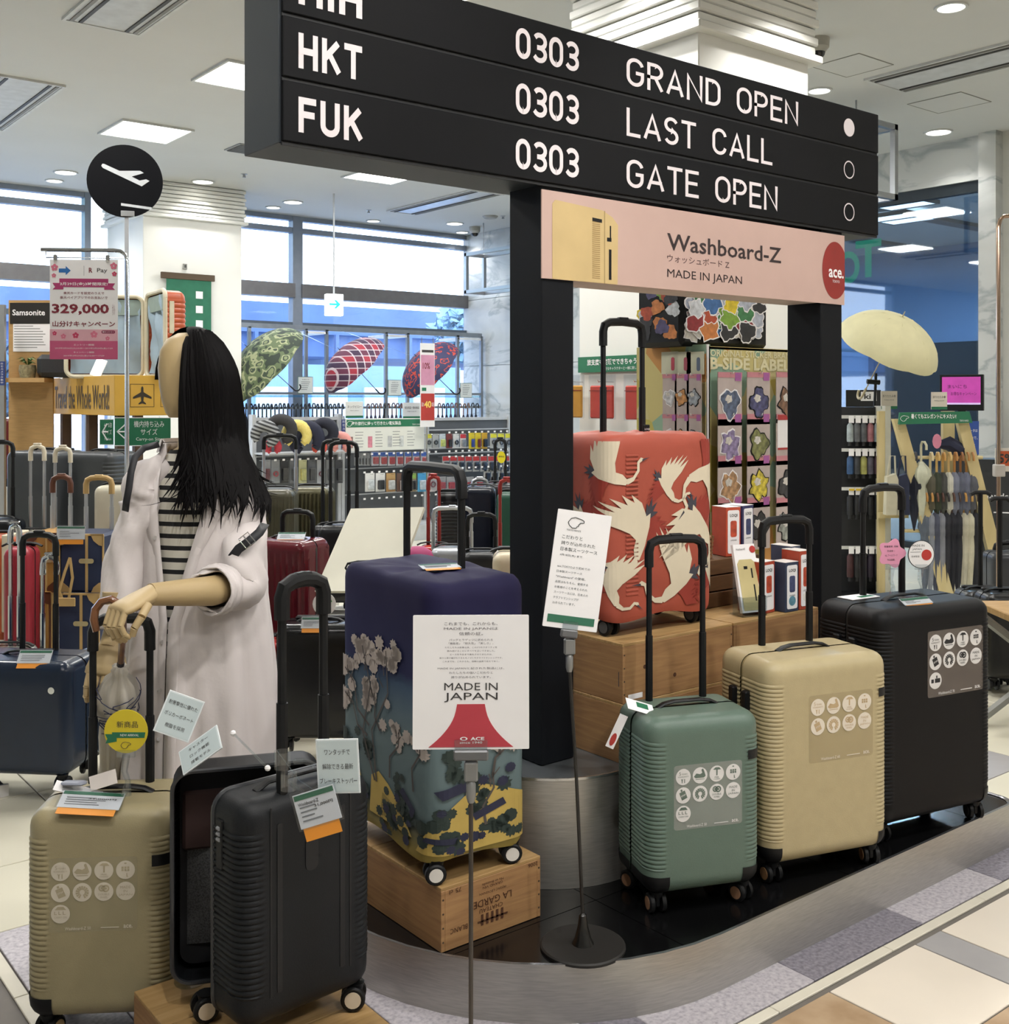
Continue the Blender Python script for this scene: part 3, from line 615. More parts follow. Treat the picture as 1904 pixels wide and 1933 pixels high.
# ================================================================ suitcase builder
def half_shell(W, D2, H, r1, r2, rib=None, amp=.003, pitch=.0115, sgn=-1, zlo=.05, zhi=.05, wrap=.054, nf=8, grow=0, zmin=None, zmax=None, arc=6, two=False, sel=None):
    """one half of a case: open polyline plan (seam at y=0, outer face at y=sgn*D2) lofted from z=0 to H with rounded top and bottom"""
    P = []
    ns = 3
    for i in range(ns): P.append((-W / 2, -D2 * 0 - (D2 - r1) * i / ns, -1, 0))
    for i in range(arc + 1):
        a = PI / 2 * i / arc; P.append((-W / 2 + r1 - r1 * math.cos(a), -(D2 - r1) - r1 * math.sin(a), -math.cos(a), -math.sin(a)))
    xs_ = [-(W / 2 - r1) + (W - 2 * r1) * i / nf for i in range(1, nf)]
    if rib == 'h': xs_ = [-(W / 2 - r1) + q for q in (.004, .008, .014, .022)] + [-.06, 0, .06] + [(W / 2 - r1) - q for q in (.022, .014, .008, .004)]
    for x in xs_: P.append((x, -D2, 0, -1))
    n = len(P)
    for i in range(arc + 1):
        a = PI / 2 * (1 - i / arc); P.append((W / 2 - r1 + r1 * math.cos(a), -(D2 - r1) - r1 * math.sin(a), math.cos(a), -math.sin(a)))
    for i in range(ns - 1, -1, -1): P.append((W / 2, -(D2 - r1) * i / ns, 1, 0))
    lv = []
    nr = 5
    for i in range(nr + 1):
        a = PI / 2 * i / nr; lv.append((r2 - r2 * math.sin(a), r2 - r2 * math.cos(a)))      # (z, inset): starts flat at bottom
    lv = [(r2 - r2 * math.cos(PI / 2 * i / nr), r2 - r2 * math.sin(PI / 2 * i / nr)) for i in range(nr + 1)]
    if rib == 'h':
        k = int((H - zlo - zhi) / pitch); step = 4
        lv += [(zlo + (H - zlo - zhi) * i / (k * step), 0) for i in range(k * step + 1)]
        lv = [q for q in lv if q[0] <= r2 + 1e-6 and q[1] > 0 or q[1] == 0]
    else:
        m_ = 6; lv += [(r2 + (H - 2 * r2) * i / m_, 0) for i in range(1, m_)]
    lv += [(H - r2 + r2 * math.sin(PI / 2 * i / nr), r2 - r2 * math.cos(PI / 2 * i / nr)) for i in range(nr + 1)]
    lv.sort(key=lambda q: q[0])
    if two: lv = [(zmin, 0), (zmax, 0)]
    elif zmin is not None: lv = [q for q in lv if zmin <= q[0] <= zmax] + [(zmax, 0)]
    rings = []
    idx = range(len(P)) if sel is None else [i for i in range(len(P)) if sel(P[i])]
    for z, e in lv:
        ring = []
        for i in idx:
            x, y, nx, ny = P[i]; d = grow - e
            if rib == 'h':
                inner = W / 2 - r1 - wrap + .028 - abs(x)      # >0 on the plain face
                m = 1.0 if abs(nx) > .02 else max(0.0, min(1.0, (abs(x) - (W / 2 - wrap)) / .012))
                if zlo + .02 < z < H - zhi - .01 and e == 0:
                    ph_ = (z - zlo) / ((H - zlo - zhi) / max(1, k)); tt = ph_ - math.floor(ph_)
                    d += amp * m * (abs(math.sin(PI * tt)) ** .7 - .25)
            elif rib == 'v':
                s_ = x if abs(ny) > .7 else y; fade = 1 if e == 0 else 0
                d += amp * fade * (1 if i % 2 else -1)
            ring.append((x + nx * d, -sgn * (y + ny * d), z))
        rings.append(ring)
    mb = MB(); mb.rings(rings, False, False, False); N = len(idx)
    if sel is None:
        for base in (0, (len(rings) - 1) * N):
            fs = []
            for i in range(N // 2 - (0 if N % 2 else 1)):
                fs.append((base + i, base + i + 1, base + N - 2 - i, base + N - 1 - i) if i + 1 != N - 2 - i else (base + i, base + i + 1, base + N - 1 - i))
            mb.f += [tuple(f) for f in fs]
    return mb
def wheel_set(t, W, D, zb, m=BLACKP, hub='#b9a58c', double=True, detail=True, ang=None, inset=.04, r=None):
    r = r or zb * .46
    for sx in (-1, 1):
        for sy in (-1, 1):
            x, y = sx * (W / 2 - inset), sy * (D / 2 - inset); a = (ang or RN.uniform(-.5, .5)) + (0 if sy < 0 else .4)
            Mx = Matrix.Translation((x, y, 0)) @ Matrix.Rotation(a, 4, 'Z')
            mb = MB().at(Mx); mb.lathe([(.001, zb * .78), (.016, zb * .78), (.02, zb * 1.06), (.001, zb * 1.06)], 10); mb.box(-.007, .007, -.012, .016, r * .7, zb * .85, .003)
            h = mb.part('caster', m, t)
            for q in ((-1, 1) if double else (1,)):
                c_ = MB().at(Mx).lathe([(r * .55, q * .009), (r, q * .011), (r, q * .021), (r * .85, q * .024), (r * .55, q * .024)], 18 if detail else 10, (0, .004, r), 'X'); c_.part('wheel', m, h)
                if detail: MB().at(Mx).lathe([(.0005, q * .0205), (r * .66, q * .0205), (r * .66, q * .0252), (.0005, q * .0252)], 18, (0, .004, r), 'X').part('hub_cap', mat(hub, .5), h)
def trolley(t, hx, y, z0, z1, mt, mg, r=.0085, grip=.013, stage=True, name='handle'):
    g = MB(); zt = z1 - grip
    g.tube([(-hx, y, zt - .075), (-hx, y, zt - .03), (-hx + .006, y, zt - .01), (-hx + .026, y, zt), (0, y, zt + .003), (hx - .026, y, zt), (hx - .006, y, zt - .01), (hx, y, zt - .03), (hx, y, zt - .075)], grip, 10)
    h = g.part(name, mg, t)
    for s in (-1, 1):
        a = MB().tube([(s * hx, y, z0), (s * hx, y, zt - .06)], r, 8); 
        if stage: zm = z0 + (z1 - z0) * .42; a.tube([(s * hx, y, z0), (s * hx, y, zm)], r * 1.28, 8)
        a.part('handle_tube', mt, h)
    MB().box(-.02, .02, y - .009, y + .009, zt + .008, zt + .0175, .003).part('release_button', mg, h)
def suitcase(label, loc, rz, W, D, H, shell, rib=None, zb=.056, ext=.0, group=None, r1=.045, r2=.04, seam='#2a2a2a', tubes=None, grip=None, detail=True, hub='#b9a58c', amp=.003, pitch=.0115, name='suitcase', hy=None, hx=None, top_grip=True, locks=False, guards=True, badge=True, grip_r=.013, gm=None, zh=None, r_tube=.0085, nf=8, wheel_r=None, side_lock=None, handle_side=1):
    t = thing(name, label, 'suitcase', loc, rz, group); hs = H - zb; D2 = D / 2 - .005
    for sg, nm in ((-1, 'front_shell'), (1, 'back_shell')):
        mb = half_shell(W, D2, hs, r1, r2, rib, amp, pitch, sg, nf=nf); 
        for i, v in enumerate(mb.v): mb.v[i] = (v[0], v[1] + sg * .005, v[2] + zb)
        o = mb.part(nm, shell, t, smooth=50)
        if guards:
            for s in (-1, 1):
                q = half_shell(W, D2, hs, r1, r2, None, 0, pitch, sg, grow=.0022, zmin=0, zmax=r2 + .012, sel=lambda p, s=s: s * p[0] > W / 2 - r1 - .02 and True, nf=16)
                for i, v in enumerate(q.v): q.v[i] = (v[0], v[1] + sg * .005, v[2] + zb)
                q.part('corner_guard', BLACKP, o, smooth=60)
    sm = MB(); sm.prism(rrect(W - .006, hs - .006, r2 - .003, 5, 0, zb + hs / 2), -.0062, .0062); sm.part('zip_seam', mat(seam, .5), t)
    wheel_set(t, W, D, zb, hub=hub, detail=detail, r=wheel_r)
    hy = hy if hy is not None else handle_side * (D / 2 - .05); hx = hx or W * .27
    if ext: trolley(t, hx, hy, H - .02, H + ext, tubes or BLACKP, gm or grip or BLACKP, r_tube, grip_r)
    else: MB().box(-hx - .02, hx + .02, hy - .015, hy + .015, H - .004, H + .012, .006).part('handle', grip or BLACKP, t)
    if top_grip:
        MB().tube([(-.09, 0, H - .002), (-.07, 0, H + .008), (-.04, 0, H + .013), (.04, 0, H + .013), (.07, 0, H + .008), (.09, 0, H - .002)], .011, 8, ry=.005).part('carry_grip', grip or BLACKP, t)
    if badge:
        q = half_shell(W, D2, hs, r1, r2, None, 0, pitch, -1, grow=.0035, zmin=hs - .125, zmax=hs - .1, two=True, sel=lambda p: p[0] > W / 2 - r1 - .006 and p[1] < -.03)
        for i, v in enumerate(q.v): q.v[i] = (v[0], v[1] - .005, v[2] + zb)
        q.part('name_badge', BLACKP, t, smooth=60)
    if locks:
        for s in (-1, 1): MB().box(-W / 2 - .016, -W / 2 + .002, s * .032 - .013, s * .032 + .013, H - .15, H - .095, .004).part('latch', BLACKP, t)
    return t
ICON_TXT = {0: ('5', 'YEARS', 'WARRANTY'), 7: ('MADE', 'IN', 'JAPAN')}
def icon_sheet(t, x, z, y, cell, film, disc, ink, third=True, size='50'):
    s = MB().prism(rrect(cell * 4.1, cell * 3.5, .008, 3, x, z), y - .0004, y + .0004).part('feature_sticker', film, t, label='clear sticker sheet with round white icons')
    R_ = cell * .44
    for k in range(9 if third else 8):
        cx = x + (k % 4 - 1.5) * cell; cz = z + (1.12 - k // 4) * cell
        d = MB().disc(cx, cz, R_, y - .0009, y - .0005, 24).part('icon_disc', disc, s, smooth=0); yk = y - .0013; m = MB()
        if k == 0:
            text('5', s, ink, cx - R_ * .45, cz + R_ * .42, R_ * .42, y=yk); text('YEARS', s, ink, cx + R_ * .15, cz + R_ * .35, R_ * .18, R_ * .8, yk); text('WARRANTY', s, ink, cx, cz + R_ * .02, R_ * .18, R_ * 1.5, yk)
            m.prism([(cx - R_ * .2, cz - R_ * .75), (cx - R_ * .12, cz - R_ * .75), (cx - R_ * .1, cz - R_ * .4), (cx, cz - R_ * .22), (cx - R_ * .16, cz - R_ * .3), (cx - R_ * .32, cz - R_ * .22), (cx - R_ * .24, cz - R_ * .4)], yk, yk + .0003).box(cx + R_ * .12, cx + R_ * .22, yk, yk + .0003, cz - R_ * .75, cz - R_ * .25)
        elif k == 1:
            m.prism([(cx - R_ * .85, cz - R_ * .1), (cx - R_ * .5, cz + R_ * .28), (cx, cz + R_ * .15), (cx + R_ * .3, cz + R_ * .3), (cx + R_ * .18, cz + R_ * .7), (cx + R_ * .4, cz + R_ * .82), (cx + R_ * .55, cz + R_ * .5), (cx + R_ * .75, cz - R_ * .1), (cx + R_ * .5, cz - R_ * .3), (cx - R_ * .6, cz - R_ * .3)], yk, yk + .0003).box(cx - R_ * .6, cx + R_ * .6, yk, yk + .0003, cz - R_ * .5, cz - R_ * .44)
        elif k == 2:
            m.prism([(cx - R_ * .5, cz + R_ * .55), (cx - R_ * .15, cz + R_ * .8), (cx + R_ * .35, cz + R_ * .78), (cx + R_ * .6, cz + R_ * .5), (cx + R_ * .12, cz + R_ * .5), (cx + R_ * .1, cz - R_ * .2), (cx - R_ * .06, cz - R_ * .2), (cx - R_ * .06, cz + R_ * .5)], yk, yk + .0003); text('FREE', s, ink, cx, cz - R_ * .42, R_ * .16, R_ * .6, yk); text('STANDING', s, ink, cx, cz - R_ * .66, R_ * .14, R_ * .9, yk)
        elif k == 3:
            for i in range(3):
                for j in range(2): m.box(cx + (i - 1) * R_ * .3 - R_ * .11, cx + (i - 1) * R_ * .3 + R_ * .11, yk, yk + .0003, cz + j * R_ * .26 - R_ * .12, cz + j * R_ * .26 + R_ * .1)
            m.prism([(cx + R_ * .1, cz - R_ * .35), (cx + R_ * .1, cz - R_ * .75), (cx + R_ * .3, cz - R_ * .75), (cx + R_ * .22, cz - R_ * .65), (cx + R_ * .18, cz - R_ * .35)], yk, yk + .0003).disc(cx, cz + R_ * .72, R_ * .14, yk, yk + .0003, 10, R_ * .08)
        elif k == 4:
            q = math.radians(22); c_, s_ = math.cos(q), math.sin(q)
            rot = lambda a, b: (cx + (a * c_ - b * s_) * R_, cz + (a * s_ + b * c_) * R_)
            m.prism([rot(-.4, -.5), rot(.4, -.5), rot(.4, .5), rot(-.4, .5)], yk, yk + .0003).prism([rot(-.12, .55), rot(.12, .55), rot(.12, .8), rot(-.12, .8)], yk, yk + .0003); text('STOP', s, disc, cx, cz, R_ * .2, R_ * .66, yk - .0004, bold=.02, rotz=q)
        elif k == 5:
            for i in range(13):
                a = math.radians(-60 + i * 25); m.prism([(cx + R_ * (.28 * math.cos(a + b)), cz + R_ * (.28 * math.sin(a + b))) for b in (-.2, .2)] + [(cx + R_ * (.7 * math.cos(a + b)), cz + R_ * (.7 * math.sin(a + b))) for b in (.16, -.16)], yk, yk + .0003)
        elif k == 6:
            for ox, oz, rr_ in ((-.22, .38, .36), (.2, .34, .4)):
                m.rings([[(cx + (ox + f * rr_ * math.cos(2 * PI * i / 16)) * R_, yk, cz + (oz + f * rr_ * math.sin(2 * PI * i / 16)) * R_) for i in range(16)] for f in (1, .55)], True, False, False); m.disc(cx + ox * R_, cz + oz * R_, R_ * rr_ * .35, yk, yk + .0003, 10)
            text('DOUBLE', s, ink, cx, cz - R_ * .28, R_ * .2, R_ * 1.2, yk); text('WHEEL', s, ink, cx, cz - R_ * .6, R_ * .2, R_ * .85, yk)
        elif k == 7:
            for i, w_ in enumerate(('MADE', 'IN', 'JAPAN')): text(w_, s, ink, cx, cz + (.42 - .42 * i) * R_, R_ * .28, R_ * (1.1, .4, 1.45)[i], yk)
        else:
            if size == '70': m.box(cx - R_ * .1, cx + R_ * .75, yk, yk + .0003, cz - R_ * .25, cz + R_ * .25).box(cx - R_ * .7, cx - R_ * .3, yk, yk + .0003, cz - R_ * .25, cz + R_ * .2).box(cx + R_ * .1, cx + R_ * .3, yk, yk + .0003, cz + R_ * .28, cz + R_ * .6)
            else:
                m.prism([(cx - R_ * .6, cz + R_ * .45), (cx - R_ * .3, cz + R_ * .8), (cx + R_ * .3, cz + R_ * .8), (cx + R_ * .6, cz + R_ * .45)], yk, yk + .0003)
                for i in (-1, 0, 1): m.box(cx + (i * .45 - .2) * R_, cx + (i * .45 - .12) * R_, yk, yk + .0003, cz, cz + R_ * .3).box(cx + (i * .45 - .2) * R_, cx + (i * .45 + .08) * R_, yk, yk + .0003, cz - R_ * .06, cz)
                text('CARRY ON', s, ink, cx, cz - R_ * .35, R_ * .2, R_ * 1.3, yk)
        if m.v: m.part('icon', ink, s, smooth=0)
    text('Washboard-Z ' + size, s, disc, x - cell * .7, z - cell * 1.58, cell * .15, cell * 1.2, y - .001, bold=.01)
    text('lavender/blue 43L', s, disc, x + cell * .75, z - cell * 1.58, cell * .1, cell * .9, y - .001) if 0 else MB().box(x + cell * .35, x + cell * 1.2, y - .001, y - .0006, z - cell * 1.6, z - cell * 1.56).part('fine_print', disc, s)
    text('ace.', s, disc, x + cell * 1.62, z - cell * 1.55, cell * .16, cell * .42, y - .001, bold=.02)
def price_card(label, loc, rot, w=.085, h=.06, big=False, group='price cards on suitcases', title=None, price=None):
    t = thing('price_card', label, 'price card', loc, rot=rot, group=group)
    MB().box(-w / 2, w / 2, 0, .0015, 0, h, .0004).part('paper', CARDW, t)
    MB().box(-w / 2 + .002, w / 2 - .002, -.0008, 0, h - .011, h - .002).part('green_band', GREENP, t)
    MB().box(-w / 2 - .004, w / 2 + .004, -.0014, -.0009, -.003, h + .006).part('clear_pocket', glass_mat('pocket', '#f6f8fa', .93, .08), t)
    o = MB().box(-w / 2 + .004, w / 2 - .006, 0.0002, .001, -h * .38, 0).part('orange_slip', ORANGEP, t)
    m = MB()
    for i in range(4): m.box(-w * .4, -w * .4 + w * RN.uniform(.3, .7), -.0008, -.0003, h * (.58 - .13 * i), h * (.62 - .13 * i))
    m.part('print', mat('#8a8a8c', .7), t, smooth=0)
    if title: text(title, t, INK, -w * .42, h * .7, h * .1, w * .5, -.0009, 'L', bold=.02)
    if price: text(price, t, INK, w * .4, h * .56, h * .1, w * .45, -.0009, 'R', bold=.02)
    return t
# ================================================================ suitcases on the platform
def paint(h, r=.38, bump=.12): return mat(h, r, var=.03, scale=30, bump=bump, bscale=420, spec=.35)
cs = math.cos; sn = math.sin
FILM = mat('#b9bdb6', .35, alpha=.28); DISC = mat('#dcdad8', .6, var=.02)
g1 = suitcase('sage green hard suitcase with ribbed sides and sticker icons on platform', (2.152, 1.962, PT), math.radians(-22), .335, .24, .525, paint('#5c6f64'), 'h', hub='#8d6a50', ext=.465, seam='#3d4f44', hx=.083)
icon_sheet(g1, .005, .315, -.1205, .049, FILM, DISC, mat('#5d6c62', .6))
y1_ = suitcase('pale yellow beige hard suitcase with ribbed sides, middle of platform row', (2.56, 1.905, PT), math.radians(-16.5), .42, .26, .62, paint('#b0a27e'), 'h', hub='#9b7550', ext=.38, seam='#8d7c56', locks=True, hx=.085)
icon_sheet(y1_, .035, .425, -.1305, .054, mat('#c9b78f', .35, alpha=.15), mat('#ded4c4', .6, var=.02), mat('#b79f7a', .6), third=False, size='60')
b1 = suitcase('large matte black suitcase with ribbed sides, right on platform', (3.055, 1.9, PT), math.radians(-11), .48, .275, .71, mat('#0f0f11', .55, var=.05, bump=.1, bscale=420, spec=.22), 'h', hub='#2a2423', ext=.36, locks=True, badge=False, hx=.085)
icon_sheet(b1, .07, .53, -.138, .0585, mat('#8a8078', .35, alpha=.35), DISC, mat('#222224', .6), size='70')
bg1 = suitcase('beige hard suitcase standing on the floor before the mannequin', (.868, 2.54, 0.001), math.radians(-34), .32, .235, .518, paint('#9b9070'), 'h', hub='#b59a6c', ext=.40, seam='#7f734f', hx=.066)
icon_sheet(bg1, -.012, .335, -.118, .0465, mat('#c9c0a0', .35, alpha=.12), mat('#cfc6b4', .6, var=.02), mat('#aca084', .6))
for o_, q_ in ((g1, .932), (y1_, .95), (b1, .975), (bg1, .99)): o_.scale = (q_, q_, q_ if o_ is not b1 else .95)
# ================================================================ crates and goods on the platform
WOOD = ramp_mat('pine', [(.2, '#7d5a36'), (.45, '#96704a'), (.6, '#a07a50'), (.85, '#ad895c')], 'noise', 4, stretch=(1.1, 1.1, 16), rough=.62, distort=.9, detail=5)
WOODL = ramp_mat('pine_pale', [(.2, '#8f7146'), (.5, '#a58454'), (.85, '#b6976a')], 'noise', 4, stretch=(1.2, 14, 1), rough=.62, distort=.9, detail=5)
BURN = mat('#4b2c18', .8)
def crate(label, x0, x1, y0, y1, z0, z1, m=WOOD, nails=True, group=None, rz=0, name='wooden_crate'):
    cx, cy = (x0 + x1) / 2, (y0 + y1) / 2; w, d, h = x1 - x0, y1 - y0, z1 - z0
    t = thing(name, label, 'crate', (cx, cy, z0), rz, group); tk = .011
    MB().box(-w / 2 + tk, w / 2 - tk, -d / 2, -d / 2 + tk, 0, h - .008, .001).part('front_board', m, t); MB().box(-w / 2 + tk, w / 2 - tk, d / 2 - tk, d / 2, 0, h - .008, .001).part('back_board', m, t)
    MB().box(-w / 2, -w / 2 + tk, -d / 2, d / 2, 0, h - .008, .001).part('side_board', m, t); MB().box(w / 2 - tk, w / 2, -d / 2, d / 2, 0, h - .008, .001).part('side_board', m, t)
    n = 3
    for i in range(n): MB().box(-w / 2, w / 2, -d / 2 + d * i / n + .0008, -d / 2 + d * (i + 1) / n - .0008, h - .008, h, .001).part('lid_board', WOODL, t)
    if nails:
        q = MB()
        for sx in (-1, 1):
            for k in range(4): q.disc(sx * (w / 2 - .0055), h * (.15 + .22 * k), .0025, -d / 2 - .0006, -d / 2 + .0002, 8)
        q.part('nails', mat('#4a3f35', .5, .6), t, kind='stuff')
    return t
lg = crate('wine crate with upside down chateau lettering under the print covered case', 1.472, 1.772, 2.1, 2.56, PT + .001, .28)
fw_ = -.23
def flip(s, x, z, h, w):
    o = text(s, lg, BURN, 0, 0, h, w, 0); o.rotation_euler = (0, PI, 0); o.location = (x, fw_ - .0012, z); return o
flip('LA GARDE', .0, .083, .017, .115); flip('CHATEAU', -.005, .065, .010, .07); flip('PESSAC-LÉOGNAN', .0, .104, .007, .08); flip('GRAND VIN', 0, .118, .006, .06); flip('Mis en Bouteille', 0, .126, .006, .065); flip('BLANC', -.1, .042, .012, .05); flip('75 cl', -.11, .134, .01, .034); flip('2006', .125, .134, .01, .03)
q = MB()
for i in range(5): q.box(-.035 + i * .015, -.028 + i * .015, fw_ - .0012, fw_ - .0008, .03, .056)
q.box(-.045, .045, fw_ - .0012, fw_ - .0008, .038, .042).part('brand_mark', BURN, lg, smooth=0)
ca = crate('lower wooden crate under the crane pattern case', 2.115, 2.568, 2.16, 2.55, T2 + .0005, T2 + .162); cb = crate('upper wooden crate under the crane pattern case', 2.117, 2.57, 2.162, 2.552, T2 + .163, .746)
cc = crate('lower wooden crate beneath the boxed luggage covers', 2.575, 2.98, 2.163, 2.55, T2 + .0005, T2 + .162, nails=False); cd_ = crate('upper wooden crate holding boxed luggage covers', 2.577, 2.99, 2.163, 2.555, T2 + .163, .746, nails=False)
MB().box(-.2265 + .02, -.2265 + .075, -.1955, -.1949, .008, .022).part('barcode_sticker', CARDW, cb); MB().box(-.2265 - .0004, -.2265, -.18, -.178, .045, .085).part('dark_label', mat('#2b3a4a', .5), cb)
for a_, b_ in ((.1, .09), (.22, .05)): MB().disc(a_ - .2425, b_, .006, -.1957, -.195, 10).part('knot', BURN, cb)
# shared soft cover
def cover_mesh(W, D, H, r, seed, amp=.004, top=.014):
    rr = random.Random(seed); ph = [rr.uniform(0, 6) for _ in range(8)]; rings = []; N = 72
    base = rrect(W, D, r, 8)
    def pt(u):
        L = len(base); u = u % 1 * L; i = int(u); f = u - i; a, b = base[i % L], base[(i + 1) % L]; return (a[0] + (b[0] - a[0]) * f, a[1] + (b[1] - a[1]) * f)
    per = [0]
    for i in range(len(base)): a, b = base[i], base[(i + 1) % len(base)]; per.append(per[-1] + math.hypot(a[0] - b[0], a[1] - b[1]))
    def pu(u):
        s = u * per[-1]; i = 0
        while per[i + 1] < s - 1e-9: i += 1
        a, b = base[i], base[(i + 1) % len(base)]; f = (s - per[i]) / max(1e-9, per[i + 1] - per[i]); return (a[0] + (b[0] - a[0]) * f, a[1] + (b[1] - a[1]) * f)
    lv = [(0.012, .93), (0, .965), (.012, .99), (.03, 1)] + [(.03 + (H - .075) * i / 22, 1) for i in range(1, 23)] + [(H - .03, .992), (H - .015, .965), (H - .004, .92), (H, .84), (H + .001, .6), (H, .35), (H - .002, .12)]
    for z, s in lv:
        ring = []
        for i in range(N):
            x, y = pu(i / N); a = 2 * PI * i / N; k = s
            wv = amp * (math.sin(3 * a + ph[0] + z * 9) * .5 + math.sin(7 * a + ph[1] - z * 14) * .35 + math.sin(13 * a + z * 31 + ph[2]) * .2)
            l = math.hypot(x, y); dz = 0
            if s < .95: dz = top * (math.sin(5 * a + ph[3]) * .35 + math.sin(11 * a + ph[4]) * .25) * (1 - abs(s - .6) / .5)
            if z < .03: dz += .008 * math.sin(4 * a + ph[5])
            ring.append((x * k + x / l * wv, y * k + y / l * wv, z + dz))
        rings.append(ring)
    return MB().rings(rings)
# ---- print covered case: generic blossom landscape in the same colours
ukm = bpy.data.materials.new('landscape_cloth'); ukm.use_nodes = True; n_ = ukm.node_tree; bs = n_.nodes['Principled BSDF']; bs.inputs['Roughness'].default_value = .75; bs.inputs['Specular IOR Level'].default_value = .2
tc_ = n_.nodes.new('ShaderNodeTexCoord'); sp_ = n_.nodes.new('ShaderNodeSeparateXYZ'); mr_ = n_.nodes.new('ShaderNodeMapRange'); cr_ = n_.nodes.new('ShaderNodeValToRGB'); mr_.inputs['From Min'].default_value = 0; mr_.inputs['From Max'].default_value = .74
no_ = n_.nodes.new('ShaderNodeTexNoise'); no_.inputs['Scale'].default_value = 14; no_.inputs['Detail'].default_value = 5; mx_ = n_.nodes.new('ShaderNodeMath'); mx_.operation = 'MULTIPLY_ADD'; mx_.inputs[1].default_value = .05; 
n_.links.new(tc_.outputs['Object'], sp_.inputs[0]); n_.links.new(sp_.outputs['Z'], mr_.inputs['Value']); n_.links.new(tc_.outputs['Object'], no_.inputs['Vector'])
n_.links.new(no_.outputs['Fac'], mx_.inputs[0]); n_.links.new(mr_.outputs['Result'], mx_.inputs[2]); n_.links.new(mx_.outputs[0], cr_.inputs['Fac']); n_.links.new(cr_.outputs['Color'], bs.inputs['Base Color'])
e_ = cr_.color_ramp; st_ = [(0, '#b09a4e'), (.1, '#a8954f'), (.2, '#3d4a4a'), (.26, '#5e6e70'), (.5, '#66777a'), (.66, '#3e5268'), (.71, '#22264a'), (1, '#1d1a3a')]
while len(e_.elements) < len(st_): e_.elements.new(.5)
for e, (p_, h_) in zip(e_.elements, st_): e.position = p_; e.color = lin(h_)
uk = thing('covered_suitcase', 'tall suitcase in stretch cover printed with navy sky and blossom landscape', 'suitcase', (1.605, 2.34, .281), math.radians(-4)); uk.scale = (.975, .975, .93)
cv = cover_mesh(.285, .5, .70, .05, 5, .0018); 
for i, v in enumerate(cv.v): cv.v[i] = (v[0], v[1], v[2] + .055)
cvo = cv.part('cover', ukm, uk, smooth=60)
wheel_set(uk, .285, .5, .055, hub='#d8d4cc', inset=.032, ang=1.2, r=.026)
MB().box(-.12, .12, -.225, .225, .045, .075, .02).part('case_bottom', mat('#8e8e90', .4), uk)
# handle runs across the case's long side: grip parallel to local Y
hnd = bpy.data.objects.new('handle_assembly', None)
bpy.data.objects.remove(hnd)
zt = 1.052 + .26 - .292
g_ = MB().tube([(.06, -.06, zt - .075), (.06, -.06, zt - .03), (.06, -.05, zt - .008), (.06, -.03, zt), (.06, .1, zt + .002), (.06, .23 - .03, zt), (.06, .22, zt - .008), (.06, .23, zt - .03), (.06, .23, zt - .075)], .016, 10).part('handle', BLACKP, uk)
for yy_ in (-.06, .23): MB().tube([(.06, yy_, .74), (.06, yy_, zt - .05)], .0105, 8).part('handle_tube', BLACKP, g_)
def blob(rr, cx, cz, r, k=9, n=36):
    ph = [rr.uniform(0, 6.28) for _ in range(3)]
    return [(cx + r * (1 + .16 * math.sin(k * a + ph[0]) + .1 * math.sin((k + 4) * a + ph[1])) * math.cos(a), cz + r * .8 * (1 + .16 * math.sin(k * a + ph[0]) + .1 * math.sin((k + 4) * a + ph[1])) * math.sin(a)) for a in [2 * PI * i / n for i in range(n)]]
def perim(W, D, r, s):
    """point and normal on a rounded rectangle outline; s=0 front face centre (y=-D/2), growing towards +x"""
    a, b, q = W / 2 - r, D / 2 - r, r * PI / 2; L = 4 * (a + b + q); s = (s + L / 2) % L - L / 2; sg = 1 if s >= 0 else -1; s = abs(s)
    if s <= a: return (sg * s, -D / 2, 0, -1)
    s -= a
    if s <= q: t = s / r; return (sg * (a + r * math.sin(t)), -b - r * math.cos(t), sg * math.sin(t), -math.cos(t))
    s -= q
    if s <= 2 * b: return (sg * W / 2, -b + s, sg, 0)
    s -= 2 * b
    if s <= q: t = s / r; return (sg * (a + r * math.cos(t)), b + r * math.sin(t), sg * math.cos(t), math.sin(t))
    return (sg * (a - (s - q)), D / 2, 0, 1)
def decal(parent, name, polys, m, face, off, dims, zr=(.07, .72)):
    """flat printed shapes laid round a case: polygons in (u, z) cut into strips that follow the rounded outline"""
    W, D, r = dims; s0 = 0 if face == 'F' else -((W / 2 - r) + r * PI / 2 + (D / 2 - r))
    for pl in polys:
        pl = clip(clip(pl, lambda q: q[1] - zr[0]), lambda q: zr[1] - q[1])
        if len(pl) < 3: continue
        u0, u1 = min(p[0] for p in pl), max(p[0] for p in pl); n = max(1, int((u1 - u0) / .011)); mb = MB()
        from mathutils.geometry import tessellate_polygon
        tris = tessellate_polygon([[Vector((p[0], p[1], 0)) for p in pl]])
        for tri in tris:
            T = [pl[k] for k in tri]
            for i in range(n):
                a, b = u0 + (u1 - u0) * i / n, u0 + (u1 - u0) * (i + 1) / n
                if max(p[0] for p in T) < a or min(p[0] for p in T) > b: continue
                c = clip(clip(T, lambda q: q[0] - a + 1e-7), lambda q: b + 1e-7 - q[0])
                if len(c) < 3: continue
                vs = []
                for u, z in c: x, y, nx, ny = perim(W, D, r, s0 + u); vs.append((x + nx * off, y + ny * off, z))
                mb.add(vs, [tuple(range(len(vs)))])
        if mb.v: mb.part(name, m, parent, smooth=0)
rr = random.Random(4); BLO = mat('#a79d95', .8); HIL = mat('#b39a50', .8); TRK = mat('#8c8f90', .8); DKG = mat('#27342f', .8); NVY = mat('#25273d', .8)
